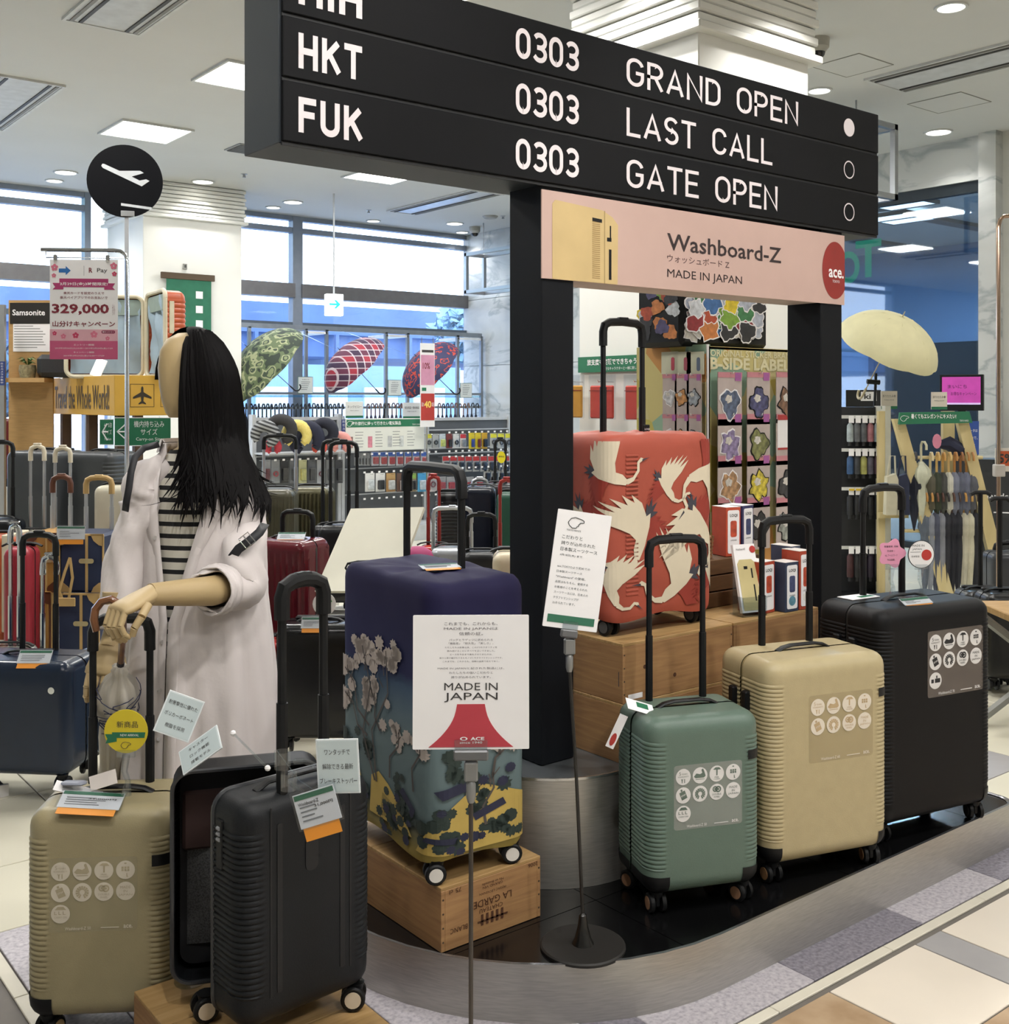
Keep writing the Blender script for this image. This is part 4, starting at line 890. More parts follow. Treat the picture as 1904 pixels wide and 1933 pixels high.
def ribbon(pts, w):
    P = [Vector(p) for p in pts]; l = []; r = []
    for i in range(len(P)):
        t_ = (P[min(i + 1, len(P) - 1)] - P[max(0, i - 1)]).normalized(); nn = Vector((-t_.y, t_.x)); ww = w * (1 - .6 * i / len(P)); l.append(tuple(P[i] + nn * ww)); r.append(tuple(P[i] - nn * ww))
    return l + r[::-1]
UD = (.285, .5, .05); o_ = .0028
def cluster(cx, cz, n, sp, r0, r1, k=9): return [blob(rr, cx + rr.gauss(0, sp), cz + rr.gauss(0, sp * .7), rr.uniform(r0, r1), k, 22) for _ in range(n)]
decal(cvo, 'printed_hill', [[(-.27, .08), (-.08, .08), (-.09, .15), (-.12, .2), (-.16, .235), (-.21, .245), (-.27, .22)], [(-.06, .1), (.16, .1), (.1, .16), (.04, .2), (-.01, .22), (-.05, .2)], [(.18, .075), (.5, .075), (.5, .19), (.42, .22), (.36, .24), (.25, .17)]], HIL, 'L', o_, UD)
decal(cvo, 'printed_hill_shade', [[(-.2, .1), (-.13, .1), (-.14, .15), (-.18, .17)], [(.0, .11), (.07, .11), (.05, .16), (.01, .17)]], mat('#8d7a3c', .8), 'L', o_ + .0003, UD)
for nm, ps, m_ in (('printed_grove', cluster(-.2, .27, 6, .025, .014, .024) + cluster(-.1, .27, 6, .03, .012, .022) + cluster(.02, .11, 12, .05, .012, .024) + cluster(.13, .15, 9, .03, .014, .026) + cluster(-.16, .09, 7, .03, .01, .02) + cluster(.28, .13, 12, .035, .012, .022) + cluster(.36, .2, 9, .03, .012, .022) + cluster(.42, .12, 9, .03, .012, .022) + cluster(.3, .28, 8, .03, .012, .024) + cluster(.09, .22, 5, .02, .012, .02), DKG), ('printed_mass', cluster(.06, .1, 7, .05, .01, .016) + cluster(.34, .1, 8, .05, .01, .018) + cluster(-.1, .1, 4, .04, .008, .014) + cluster(.4, .25, 4, .03, .01, .016), NVY),
    ('printed_blossom', cluster(-.2, .46, 12, .028, .016, .026) + cluster(-.1, .535, 14, .03, .016, .026) + cluster(.02, .54, 14, .034, .016, .028) + cluster(-.2, .385, 7, .022, .014, .024) + cluster(-.05, .42, 13, .034, .014, .024) + cluster(.09, .34, 7, .026, .014, .022) + cluster(.2, .35, 7, .022, .014, .022) + cluster(.44, .34, 10, .026, .016, .026) + cluster(.46, .43, 8, .024, .016, .026) + cluster(.31, .36, 6, .02, .012, .02), BLO)):
    decal(cvo, nm, ps, m_, 'L', o_ + {'printed_grove': .0005, 'printed_mass': .0008, 'printed_blossom': .0011}[nm], UD)
tw = []
for x_, z_, tx, tz in ((-.03, .19, -.1, .54), (-.02, .19, .03, .55), (-.06, .33, -.2, .46), (-.07, .3, -.2, .39), (.0, .33, -.05, .43), (.05, .22, .1, .36), (.17, .22, .2, .37), (.38, .13, .4, .26), (.4, .25, .46, .36), (.42, .3, .47, .44)):
    P0 = Vector((x_, z_)); P1 = Vector((tx, tz)); side = Vector((-(P1 - P0).y, (P1 - P0).x)) * .12; tw.append(ribbon([tuple(P0), tuple(P0 + (P1 - P0) * .35 + side), tuple(P0 + (P1 - P0) * .7 - side * .6), tuple(P1)], .004))
    for k in range(3): q = P0 + (P1 - P0) * (.72 + .09 * k); tw.append(ribbon([tuple(q), tuple(q + Vector((rr.uniform(-.03, .03), .022)))], .0022))
decal(cvo, 'printed_branch', tw, mat('#4a4440', .8), 'L', o_ + .0014, UD)
decal(cvo, 'printed_roof', [[(.24, .235), (.31, .25), (.33, .228), (.26, .213)], [(.34, .165), (.43, .19), (.44, .172), (.35, .147)], [(.1, .2), (.17, .16), (.18, .175), (.12, .215)], [(.22, .12), (.3, .115), (.29, .1), (.21, .108)]], NVY, 'L', o_ + .0016, UD)
pc = price_card('white card laid on top of the navy print cover', (1.595, 2.27, .99), (math.radians(-86), 0, math.radians(-20)), .1, .05)
# ---- red crane patterned case (generic white long-necked birds)
RED = mat('#a24a38', .62, var=.08, scale=7, bump=.25, bscale=22)
cr = thing('covered_suitcase', 'suitcase in orange red cover printed with flying white birds on crates', 'suitcase', (2.337, 2.333, .747), math.radians(-3)); cr.scale = (.945,) * 3
cv = cover_mesh(.445, .255, .55, .05, 9, .0018, .01)
for i, v in enumerate(cv.v): cv.v[i] = (v[0], v[1], v[2] + .05)
cvr = cv.part('cover', RED, cr, smooth=60); wheel_set(cr, .445, .255, .056, inset=.045, ang=.1, hub='#555555', r=.026)
trolley(cr, .082, .06, .585, .60 + .36, BLACKP, BLACKP, .0085, .0135)
MB().box(-.012, .015, -.05, -.045, .595, .625, .002).part('brand_tab', BLACKP, cr)
text('LOQI', cr, CARDW, .0015, .611, .006, .02, -.0515)
rb = MB()
for k in range(34): rb.box(-.155, -.105, -.1305, -.1275, .12 + k * .0125, .127 + k * .0125, .0015)
rb.part('shell_ribs_showing', RED, cvr, kind='stuff')
IV = mat('#d6cab2', .75, var=.04); IVG = mat('#8d8a90', .75); DR = mat('#8f3327', .75, var=.1); BLKF = mat('#3c3b44', .75)
def tr2(pl, x, z, s, a, mir=1):
    c_, s_ = math.cos(a), math.sin(a); return [(x + mir * s * (p[0] * c_ - p[1] * s_), z + s * (p[0] * s_ + p[1] * c_)) for p in pl]
WING = [(0, 0), (.1, .25), (.12, .6), (.2, .95), (.24, .62), (.3, .98), (.33, .6), (.4, .9), (.41, .52), (.5, .75), (.49, .42), (.6, .58), (.56, .3), (.66, .4), (.6, .16), (.45, .02), (.2, -.08)]
BODY = [(-.28, .02), (-.1, .1), (.15, .1), (.42, .02), (.5, -.06), (.3, -.1), (0, -.1), (-.22, -.06)]
NECK = [(-.2, .04), (-.34, .12), (-.4, .26), (-.36, .4), (-.42, .5), (-.48, .5), (-.46, .44), (-.42, .4), (-.46, .26), (-.38, .06), (-.26, -.04)]
TAIL = [(.4, .02), (.62, .06), (.58, 0), (.74, -.02), (.6, -.06), (.7, -.14), (.54, -.1), (.56, -.2), (.44, -.1)]
def bird(x, z, s, a, mir=1, y=(.445, .255, .05)):
    decal(cvr, 'printed_tail', [tr2(TAIL, x, z, s, a, mir)], BLKF, 'F', .0026, y, (.07, .58)); decal(cvr, 'printed_body', [tr2(BODY, x, z, s, a, mir)], IV, 'F', .003, y, (.07, .58)); decal(cvr, 'printed_wing', [tr2(WING, x, z, s, a, mir)], IV, 'F', .0033, y, (.07, .58))
    decal(cvr, 'printed_neck', [tr2(NECK, x, z, s, a, mir)], IV, 'F', .0034, y, (.07, .58)); decal(cvr, 'printed_wing_shade', [tr2([(p[0] * .7 + .05, -p[1] * .75) for p in WING], x, z, s, a, mir)], DR, 'F', .0024, y, (.07, .58))
    decal(cvr, 'printed_beak', [tr2([(-.46, .48), (-.62, .56), (-.47, .44)], x, z, s, a, mir)], BLKF, 'F', .0036, y, (.07, .58))
for b_ in ((-.1, .27, .2, 1.25, 1), (.15, .47, .2, 2.9, -1), (.03, .12, .2, .55, 1), (.17, .29, .2, 2.2, 1), (-.2, .13, .15, 1.2, -1), (-.19, .47, .17, .3, -1), (.02, .42, .13, .9, -1), (.22, .12, .15, 1.0, -1), (-.3, .3, .18, 2.0, 1)): bird(*b_)
# ---- boxed luggage covers on the crate, basket, leaflet stand
def cover_box(label, x, y, z, w, d, h, c1, c2, rz=0, pic='#b5492f', rnd=False):
    x, y = x * 1.03 - .18, y - .05
    t = thing('cover_box', label, 'box', (x, y, z), rz, 'boxed luggage covers')
    MB().box(-w / 2, w / 2, -d / 2, d / 2, 0, h, .0015).part('carton', mat(c1, .55, var=.1, scale=25), t)
    MB().prism(rrect(w * .78, h * .88, .006, 3, 0, h * .5), -d / 2 - .0012, -d / 2 - .0004).part('front_label', CARDW, t)
    text('LOQI', t, INK, 0, h * .83, h * .07, w * .5, -d / 2 - .0018, bold=.02)
    MB().prism(rrect(w * .42, h * .33, .006, 3, 0, h * .56), -d / 2 - .0018, -d / 2 - .0012).part('picture', mat(pic, .6, var=.3, scale=60), t)
    if rnd: MB().disc(0, h * .22, w * .25, -d / 2 - .0018, -d / 2 - .0012, 20).part('round_sample', mat(c2, .6, var=.2, scale=80), t)
    MB().box(-w / 2, w / 2, -d / 2, d / 2, h, h + .0008).part('lid', mat('#dcd6d0', .5), t)
    text('LUGGAGE', t, INK, 0, h * .33, h * .03, w * .4, -d / 2 - .0018)
ZB = .747
cover_box('short navy print cover box at front of crate', 2.95, 2.245, ZB, .062, .06, .155, '#2f3950', '#5c8a9c', -.05, '#40486a', True)
cover_box('red cover box standing right of the short navy box', 3.015, 2.25, ZB, .055, .075, .185, '#a8432d', '#e8e4dc', -.08, '#b5492f', True)
cover_box('navy print cover box nearest the right post', 3.05, 2.32, ZB, .05, .08, .19, '#4c566c', '#2c3140', .05, '#40486a')
cover_box('red cover box behind the leaflet stand', 2.87, 2.29, ZB, .07, .09, .16, '#a8432d', '#e8e4dc', .1, '#b5492f')
wx = thing('wooden_step', 'slatted wood riser holding basket behind the leaflet stand', 'riser', (2.705, 2.45, ZB))
for i in range(3): MB().box(-.12, .235, -.09, .09, i * .052, i * .052 + .048, .002).part('plank', mat('#5a3f24', .7, var=.15, stretch=(1, 1, 8)), wx)
bk = thing('wicker_basket', 'brown wicker basket full of packed covers behind the leaflets', 'basket', (2.668, 2.45, ZB + .153))
WK = mat('#7a5636', .75, var=.25, scale=50)
for i in range(6):
    e = 1 + i * .03; pts = [(.085 * e * math.cos(a) ** 1 if 0 else max(-.078, min(.078, .1 * e * math.cos(a))), max(-.06, min(.06, .08 * e * math.sin(a))), .006 + i * .012) for a in [2 * PI * k / 28 for k in range(29)]]
    MB().tube(pts, .0062, 6, False).part('weave', WK, bk)
for k in range(14): a = 2 * PI * k / 14; MB().tube([(max(-.078, min(.078, .1 * math.cos(a))), max(-.06, min(.06, .08 * math.sin(a))), 0), (max(-.085, min(.085, .108 * math.cos(a))), max(-.066, min(.066, .087 * math.sin(a))), .074)], .004, 5).part('stake', WK, bk)
MB().box(-.075, .075, -.056, .056, .001, .006).part('bottom', WK, bk)
def pouch(label, x, y, z, w, d, h, c, rz=0, group='packed covers'):
    x, y = x * 1.03 - .18, y - .05
    t = thing('packed_cover', label, 'pouch', (x, y, z), rz, group); rings = []
    for i in range(9):
        f = i / 8; s = math.sin(PI * (f * .86 + .07)) ** .5; rings.append([(w / 2 * math.cos(a) * (.9 + .1 * s), d / 2 * math.sin(a) * s, h * f + .004 * math.sin(5 * a)) for a in [2 * PI * k / 20 for k in range(20)]])
    MB().rings(rings).part('bag', mat(c, .25, var=.2, scale=18, bump=.5, bscale=30), t)
pouch('silver grey packed cover in the basket', 2.725, 2.47, ZB + .165, .075, .05, .11, '#b9b6b4'); pouch('navy packed cover in the basket', 2.80, 2.5, ZB + .165, .08, .06, .1, '#27365a'); pouch('red packed cover in the basket', 2.74, 2.535, ZB + .165, .1, .05, .13, '#c0492f')
cover_box('red cover box on the riser, tallest of the boxes', 2.925, 2.46, ZB + .153, .06, .075, .16, '#b5492f', '#e8e4dc', -.2, '#b5492f'); cover_box('navy cover box on the riser by the right post', 3.0, 2.475, ZB + .153, .065, .08, .16, '#33355c', '#e8e4dc', .1, '#40486a')
lf = thing('leaflet_stand', 'clear acrylic leaflet holder with pink suitcase brochures on crate', 'leaflet holder', (2.71, 2.215, ZB), math.radians(-14))
MB().box(-.045, .045, -.03, -.027, 0, .06).box(-.045, .045, .02, .023, 0, .15).box(-.045, -.042, -.03, .02, 0, .06).box(.042, .045, -.03, .02, 0, .06).box(-.045, .045, -.03, .04, 0, .003).part('holder', CLEAR, lf)
lo = MB().at(Matrix.Rotation(math.radians(-14), 4, 'X')).box(-.04, .04, -.024, -.012, .006, .215).part('leaflets', CARDW, lf); lrot = (math.radians(-14), 0, 0)
for nm, mm, f in (('printed_suitcase', mat('#c8ba86', .5), lambda: MB().at(Matrix.Rotation(math.radians(-14), 4, 'X')).prism([(-.032, .012), (.034, .012), (.034, .155), (.02, .168), (-.025, .168), (-.034, .155)], -.0252, -.0244)), ('printed_lock', BLACKP, lambda: MB().at(Matrix.Rotation(math.radians(-14), 4, 'X')).box(.015, .02, -.0258, -.0253, .04, .09).box(.013, .018, -.0258, -.0253, .11, .14).box(-.012, .001, -.0258, -.0253, .138, .147)), ('logo', mat('#b02e2a', .5), lambda: MB().at(Matrix.Rotation(math.radians(-14), 4, 'X')).disc(.03, .198, .011, -.0256, -.0246, 16))):
    f().part(nm, mm, lo, smooth=0)
o = text('Washboard-Z', lo, INK, -.032, .2, .006, .035, -.0256, 'L'); o.rotation_euler = lrot
# ---- card stands
def card_stand(label, x, y, z0, ztop, base_r, card_w, card_h, rx, rz, lean=(0, 0), pole='#1c1a18', base=True, thick=.003):
    t = thing('card_stand', label, 'sign stand', (x, y, z0), rz)
    if base:
        MB().lathe([(.001, .0005), (base_r, .0005), (base_r, .006), (base_r - .004, .009), (.001, .009)], 40).part('base', mat('#1a1816', .6, var=.1), t); MB().lathe([(.026, .009), (.02, .02), (.012, .05), (.009, .075), (.004, .08)], 16).part('cone', mat('#151413', .25), t)
    MB().tube([(0, 0, .07 if base else .001), (lean[0] * .5, lean[1] * .5, (ztop - z0) * .55), (lean[0], lean[1], ztop - z0 - .09)], .0042, 8).part('pole', mat(pole, .4), t)
    MB().lathe([(.006, 0), (.009, .01), (.009, .035), (.006, .04)], 10, (lean[0], lean[1], ztop - z0 - .1)).box(lean[0] - .013, lean[0] + .013, lean[1] - .008, lean[1] + .008, ztop - z0 - .06, ztop - z0 - .022, .003).part('clip_joint', mat('#8b8c8c', .4, .6), t)
    c = bpy.data.objects.new('card', MB().prism(rrect(card_w, card_h, .002, 2, 0, card_h / 2), -thick / 2, thick / 2).mesh('card', CARDW)); COL.objects.link(c); c.parent = t; c.location = (lean[0], lean[1], ztop - z0); c.rotation_euler = (rx[0], rx[1], 0)
    MB().box(-card_w * .14, card_w * .14, -.007, -.002, -.012, .018, .001).part('clear_clip', CLEAR, c); MB().box(-card_w * .15, card_w * .15, -.01, .007, -.02, -.001, .003).part('clip_bar', mat('#6f7072', .4, .5), c)
    return t, c
s1, c1 = card_stand('white product card on thin black pole stand, round base on platform', 1.75, 1.92, PT, .873, .10, .132, .275, (math.radians(-4), math.radians(9)), math.radians(-28), (-.03, .01))
GR = mat('#3f4446', .7)
MB().box(-.057, .057, -.0022, -.0016, .012, .03).part('green_band', mat('#2f6b52', .6), c1)
for i, (s_, w_, h_) in enumerate((('こだわりと', .05, .0085), ('誇りが込められた', .083, .0088), ('日本製スーツケース', .09, .0088), ('4月18日(木) まで', .055, .006))): text(s_, c1, GR, -.048, .212 - i * .0142, h_, w_, -.002, 'L')
for i, (s_, w_) in enumerate((('ace.TOKYOより初めての', .08), ('日本製スーツケース', .062), ('"Washboard" の登場。', .072), ('品質はもちろん、使用する', .08), ('お客様のことを考えられた', .08), ('スーツケースには、日本人の', .083), ('クラフトマンシップが', .062), ('込められています。', .055))): text(s_, c1, mat('#5e6466', .7), -.05, .143 - i * .0122, .0058, w_, -.002, 'L')
HAND = [(-.02, .0), (-.012, .012), (.0, .016), (.02, .012), (.028, .008), (.028, .003), (.016, .001), (.016, -.003), (.012, -.004), (.013, -.009), (.008, -.01), (.006, -.015), (-.006, -.016), (-.016, -.008)]
def hand_logo(parent, x, z, s, m, y):
    n = len(HAND); P = [(x + a * s, z + b * s) for a, b in HAND]; q = MB()
    for i in range(n):
        a, b = P[i], P[(i + 1) % n]; q.tube([(a[0], y, a[1]), (b[0], y, b[1])], .0011 * s, 4)
    return q.part('hand_logo', m, parent)
hand_logo(c1, -.022, .247, .8, GR, -.0022); text('TOKYU HANDS', c1, GR, -.022, .229, .004, .035, -.002)
s2_, c2 = card_stand('white made in Japan card with red mountain on thin pole', 1.235, 1.665, 0.001, .757, .1, .218, .248, (math.radians(-4), 0), math.radians(-37), (0, 0), '#3a332c')
for i, (s_, w_, h_, z_) in enumerate((('これまでも、これからも、', .1, .0058, .232), ('MADE IN JAPANは', .102, .0058, .2225), ('信頼の証。', .045, .0062, .2135), ('バッグとラゲッジに求められる', .082, .0042, .202), ('「機能性」「耐久性」「美しさ」。', .084, .0042, .1955), ('わたしたちは創業以来、この3つのクオリティを', .098, .0032, .188), ('積み続けることにすべてを注いできました。', .09, .0032, .1815), ('エースを今日まで進化させてきたのは、', .08, .0032, .175), ('脈々と受け継がれてきたモノづくりクラフトマンシップです。', .118, .0032, .1685), ('これまでも、これからも、信頼の品質で応えてゆく。', .106, .0032, .162), ('MADE IN JAPANと記された製品には、', .125, .0045, .149), ('わたしたちの強いこだわりと', .082, .0045, .141), ('誇りが込められています。', .074, .0045, .133))):
    text(s_, c2, mat('#6e6a6e', .7), 0, z_, h_, w_, -.0021)
text('MADE IN', c2, INK, 0, .1155, .0135, .1, -.0022); text('JAPAN', c2, INK, 0, .0955, .0175, .1, -.0022)
pts = [(-.026, .083), (.026, .083)] + [(.027 + .058 * (i / 10) ** 1.6 * .9, .083 - .079 * (i / 10) ** .8) for i in range(1, 11)]; pts = pts + [(-x_, z_) for x_, z_ in pts[::-1][:-2]]
MB().prism(pts, -.0022, -.0016).part('red_mountain', mat('#b23a46', .6), c2, smooth=0)
text('ACE', c2, CARDW, .012, .0195, .0062, .026, -.0026, bold=.03); text('since 1940', c2, CARDW, 0, .0125, .0042, .042, -.0026, bold=.01)
MB().rings([[(-.0135 + f * .007 * math.cos(2 * PI * i / 16), -.0026, .0195 + f * .0035 * math.sin(2 * PI * i / 16)) for i in range(16)] for f in (1, .6)], True, False, False).part('swirl_logo', CARDW, c2, smooth=0)
# ---- cards on the platform cases
hg = thing('hang_tag', 'white hang tag with green and red print on the green suitcase', 'tag', at(1203, 1333, Z=.632), math.radians(-35))
MB().at(Matrix.Rotation(math.radians(-68), 4, 'X') @ Matrix.Rotation(math.radians(20), 4, 'Z')).box(-.03, .045, -.0006, .0006, -.022, .022).part('paper', CARDW, hg); MB().at(Matrix.Rotation(math.radians(-68), 4, 'X') @ Matrix.Rotation(math.radians(20), 4, 'Z')).box(-.002, .03, -.0012, -.0008, -.004, .016).part('green_print', GREENP, hg)
MB().at(Matrix.Translation((-.055, -.01, -.06)) @ Matrix.Rotation(math.radians(25), 4, 'Y')).box(-.011, .011, -.0006, .0006, -.045, .045).part('paper_strip', CARDW, hg); MB().at(Matrix.Translation((-.055, -.01, -.06)) @ Matrix.Rotation(math.radians(25), 4, 'Y')).disc(0, -.022, .007, -.0014, -.0008, 16, .017).part('red_print', mat('#a8322c', .6), hg)
def clip_stand(label, loc, rz, head, h=.09, name='card_clip', cat='sign', tilt=0):
    t = thing(name, label, cat, loc, rz)
    MB().tube([(0, 0, 0), (.004, 0, h * .35), (-.004, 0, h * .6), (0, 0, h)], [.012, .006, .007, .009], 8).box(-.02, .02, -.004, .004, h - .004, h + .012, .001).part('clear_clip', CLEAR, t)
    head(t, h); return t
def flower(t, h):
    pts = []
    for i in range(60): a = 2 * PI * i / 60; r = .04 * (1 + .16 * math.cos(5 * a)); pts.append((r * math.cos(a), h + .045 + r * math.sin(a)))
    MB().prism(pts, -.001, .001).part('flower_card', mat('#e39ab8', .6), t)
    for i, (s_, w_) in enumerate((('軽量堅牢, 収納', .045), ('外遊泉～', .026), ('ALL アールスワーク', .04), ('今注目間。', .026))): text(s_, t, INK, -.003, h + .066 - i * .0135, .0065, w_, -.0016)
clip_stand('pink flower shaped card with handwriting clipped on black suitcase', at(1683, 1128, Z=.807), math.radians(-30), flower)
def roundel(t, h):
    MB().disc(0, h + .042, .043, -.001, .001, 32).part('edge', BLACKP, t); MB().disc(0, h + .042, .041, -.0016, -.001, 32).part('round_card', CARDW, t); MB().disc(.017, h + .04, .0165, -.0022, -.0016, 24).part('red_sun', mat('#b5332d', .6), t)
    text('MADE IN', t, INK, -.01, h + .069, .0065, .04, -.002); text('JAPAN', t, INK, -.014, h + .0575, .0065, .03, -.002); MB().box(-.036, -.002, -.0021, -.0017, h + .049, h + .05).part('rule', INK, t); text('日本製造', t, INK, -.019, h + .036, .006, .026, -.002)
clip_stand('round made in Japan card with red sun on black suitcase', at(1738, 1128, Z=.807), math.radians(-30), roundel)
price_card('price card in clear pocket hanging over black suitcase edge', at(1735, 1140, Z=.806), (math.radians(-60), 0, math.radians(-14)), .11, .03)
MB_ = thing('paper_slip', 'white paper slip lying on the black suitcase top', 'paper', at(1620, 1127, Z=.806), math.radians(-8)); MB().box(-.06, .06, -.03, .03, 0, .002).part('sheet', CARDW, MB_); MB().box(-.01, .05, -.02, .0, .002, .0025).part('green_print', GREENP, MB_)
# ================================================================ mannequin
MRX, MRY, MS = 1.185, 2.80, .959
def dpm(x, y, t):
    t *= .995 - .101 * (y - 966.5) / 2080; return Vector((0, 0, 1.47)) + (_fw + _rt * ((x - 952) / FPX) - _up * ((y - HOR) / FPX)) * t
mn = thing('mannequin', 'faceless beige mannequin with long black wig in white coat over striped shirt', 'mannequin', (MRX * MS, MRY * MS, 0)); mn.scale = (MS,) * 3
RB = Matrix.Rotation(math.radians(-42), 4, 'Z'); RH = Matrix.Rotation(math.radians(-76), 4, 'Z')
def loc(p): return Vector(p) - Vector((MRX, MRY, 0))
SKIN = mat('#b39c72', .5, var=.05, scale=6, bump=.05, bscale=90)
# head, neck, chest and legs in one body
def ell(cx, cy, z, rx, ry, n=28): return [(cx + rx * math.cos(2 * PI * i / n), cy + ry * math.sin(2 * PI * i / n), z) for i in range(n)]
hc = loc(dpm(372, 715, 2.93)); HX, HY = hc.x, hc.y
nk = loc(dpm(352, 850, 2.93))
prof = [(0, .06, .055), (.012, .062, .07), (.04, .062, .085), (.08, .07, .094), (.13, .074, .098), (.175, .07, .092), (.205, .055, .075), (.222, .03, .045), (.226, .004, .006)]
b_ = MB(); rings = []
for z, rx, ry in [(.30, .1, .08), (.5, .12, .1), (.75, .15, .11), (.85, .155, .115), (.97, .12, .095), (1.1, .135, .1), (1.22, .138, .095), (1.29, .125, .078), (1.325, .085, .065), (1.345, .052, .052), (1.40, .046, .048), (1.44, .048, .05)]:
    f = max(0, (z - 1.25) / .19); cx, cy = nk.x * f * .6, nk.y * f * .6
    if z >= 1.34: cx, cy = HX * .8, HY * .8
    rings.append([tuple(Vector((cx, cy, 0)) + RB @ Vector(p)) for p in ell(0, 0, z, rx, ry)])
b_.rings(rings)
body = b_.part('body', SKIN, mn, smooth=60)
h_ = MB(); rings = []
for z, rx, ry in prof:
    off = -.012 if z > .06 else -.018 + z * .1
    rings.append([tuple(Vector((HX, HY, 1.424)) + RH @ Vector((p[0], p[1] + off, p[2]))) for p in ell(0, 0, z, rx, ry)])
h_.rings(rings); h_.part('head', SKIN, body, smooth=60)
# legs and base plate
MB().tube([(-.05, .05, .32), (-.05, .05, .02)], [.05, .04], 12).tube([(.06, .02, .32), (.06, .02, .02)], [.05, .04], 12).part('legs', SKIN, mn); MB().lathe([(.001, 0.001), (.14, .001), (.14, .01), (.001, .012)], 32).part('base_plate', STEEL, mn)
# striped shirt
stm = bpy.data.materials.new('striped_knit'); stm.use_nodes = True; n_ = stm.node_tree; bs = n_.nodes['Principled BSDF']; bs.inputs['Roughness'].default_value = .85
tc_ = n_.nodes.new('ShaderNodeTexCoord'); sp_ = n_.nodes.new('ShaderNodeSeparateXYZ'); m1 = n_.nodes.new('ShaderNodeMath'); m1.operation = 'MULTIPLY'; m1.inputs[1].default_value = 1 / .0305; m2 = n_.nodes.new('ShaderNodeMath'); m2.operation = 'FRACT'; cr_ = n_.nodes.new('ShaderNodeValToRGB'); cr_.color_ramp.interpolation = 'CONSTANT'
n_.links.new(tc_.outputs['Object'], sp_.inputs[0]); n_.links.new(sp_.outputs['Z'], m1.inputs[0]); n_.links.new(m1.outputs[0], m2.inputs[0]); n_.links.new(m2.outputs[0], cr_.inputs['Fac']); n_.links.new(cr_.outputs['Color'], bs.inputs['Base Color'])
cr_.color_ramp.elements[0].color = lin('#cfcabd'); cr_.color_ramp.elements[1].position = .62; cr_.color_ramp.elements[1].color = lin('#1a1a1c')
sh = MB(); rings = []
for z, rx, ry in [(.80, .155, .12), (.95, .142, .108), (1.1, .148, .112), (1.2, .15, .108), (1.27, .14, .095), (1.31, .108, .078), (1.335, .075, .066), (1.345, .066, .062)]:
    f = max(0, (z - 1.25) / .19); rings.append([tuple(Vector((nk.x * f * .6, nk.y * f * .6, 0)) + RB @ Vector((p[0], p[1], p[2] + .006 * math.sin(p[0] * 25)))) for p in ell(0, 0, z, rx, ry, 40)])
sh.rings(rings, True, True, False).part('striped_shirt', stm, mn, smooth=60)
# coat
COAT = mat('#d3cbc9', .85, var=.03, scale=5, bump=.55, bscale=17, sheen=.15)
def coat_pt(a, z, ex=0):
    """a: angle round body, 0 = front centre, + towards viewer right"""
    zz = [(.42, .215, .17), (.6, .205, .162), (.8, .192, .15), (.95, .176, .136), (1.1, .17, .13), (1.2, .166, .122), (1.27, .152, .104), (1.31, .12, .086), (1.335, .085, .076), (1.36, .078, .074)]
    for k in range(len(zz) - 1):
        if z <= zz[k + 1][0] or k == len(zz) - 2:
            f = (z - zz[k][0]) / (zz[k + 1][0] - zz[k][0]); rx = zz[k][1] + f * (zz[k + 1][1] - zz[k][1]); ry = zz[k][2] + f * (zz[k + 1][2] - zz[k][2]); break
    low = max(0, min(1, (1.0 - z) / .5)); fold = (.014 * math.sin(9 * a + 1.3 + z) + .008 * math.sin(17 * a + z * 3)) * low + .003 * math.sin(23 * a + z * 20) * .6
    f2 = max(0, (z - 1.25) / .19)
    p = Vector(((rx + fold + ex) * math.sin(a), -(ry + fold + ex) * math.cos(a), z)); return Vector((nk.x * f2 * .6, nk.y * f2 * .6, 0)) + RB @ p
def opening(z):
    """half openings (viewer left, viewer right) of the coat front"""
    if z > 1.30: return (.52 + (z - 1.3) * 6, .5 + (z - 1.3) * 7)
    if z > .93: f = (z - .93) / .37; return (.22 + .3 * f, -.12 + .62 * f ** 1.1)
    return (.2, -.16)
zs = [.42 + (1.355 - .42) * i / 40 for i in range(41)]; rings = []; N = 84
for z in zs:
    l, r = opening(z); a0, a1 = -l, -(2 * PI - r) ; ring = []
    for i in range(N): a = a0 + (a1 - a0) * i / (N - 1); ring.append(coat_pt(a, z))
    rings.append(ring)
ct = MB().rings(rings, False, False, False); co = ct.part('coat', COAT, mn, smooth=70)
sol = co.modifiers.new('thick', 'SOLIDIFY'); sol.thickness = .004
# placket edges, lapels, pocket
for sd in (0, 1):
    e1 = []; e2 = []
    for z in zs:
        l, r = opening(z); a = -l if sd == 0 else r; w_ = .16 + (.25 if z > 1.08 else 0) * max(0, min(1, (z - 1.08) / .2)); a2 = a - w_ if sd == 0 else a + w_
        e1.append(coat_pt(a, z, .004)); e2.append(coat_pt(a2, z, .006 if z > 1.1 else .003))
    o = MB().rings([e1, e2], False, False, False).part('front_placket' , COAT, co, smooth=70); s_ = o.modifiers.new('thick', 'SOLIDIFY'); s_.thickness = .003
col_ = []
for f, ex, dz in ((0, .004, 0), (.5, .01, .01), (1, .02, -.025)):
    col_.append([coat_pt(-.85 - (2 * PI - 1.7) * i / 40, 1.352, ex) + Vector((0, 0, dz + .006)) for i in range(41)])
o = MB().rings(col_, False, False, False).part('collar', COAT, co, smooth=70)
pk = []
for i in range(7):
    z = .985 + .135 * i / 6; pk.append([coat_pt(.62 + .62 * j / 8, z, .0055) for j in range(9)])
o = MB().rings(pk, False, False, False).part('chest_pocket', COAT, co, smooth=70); s_ = o.modifiers.new('thick', 'SOLIDIFY'); s_.thickness = .0035
fl = [[coat_pt(.98 + .24 * j / 4, z, .009) for j in range(5)] for z in (1.085, 1.123)]
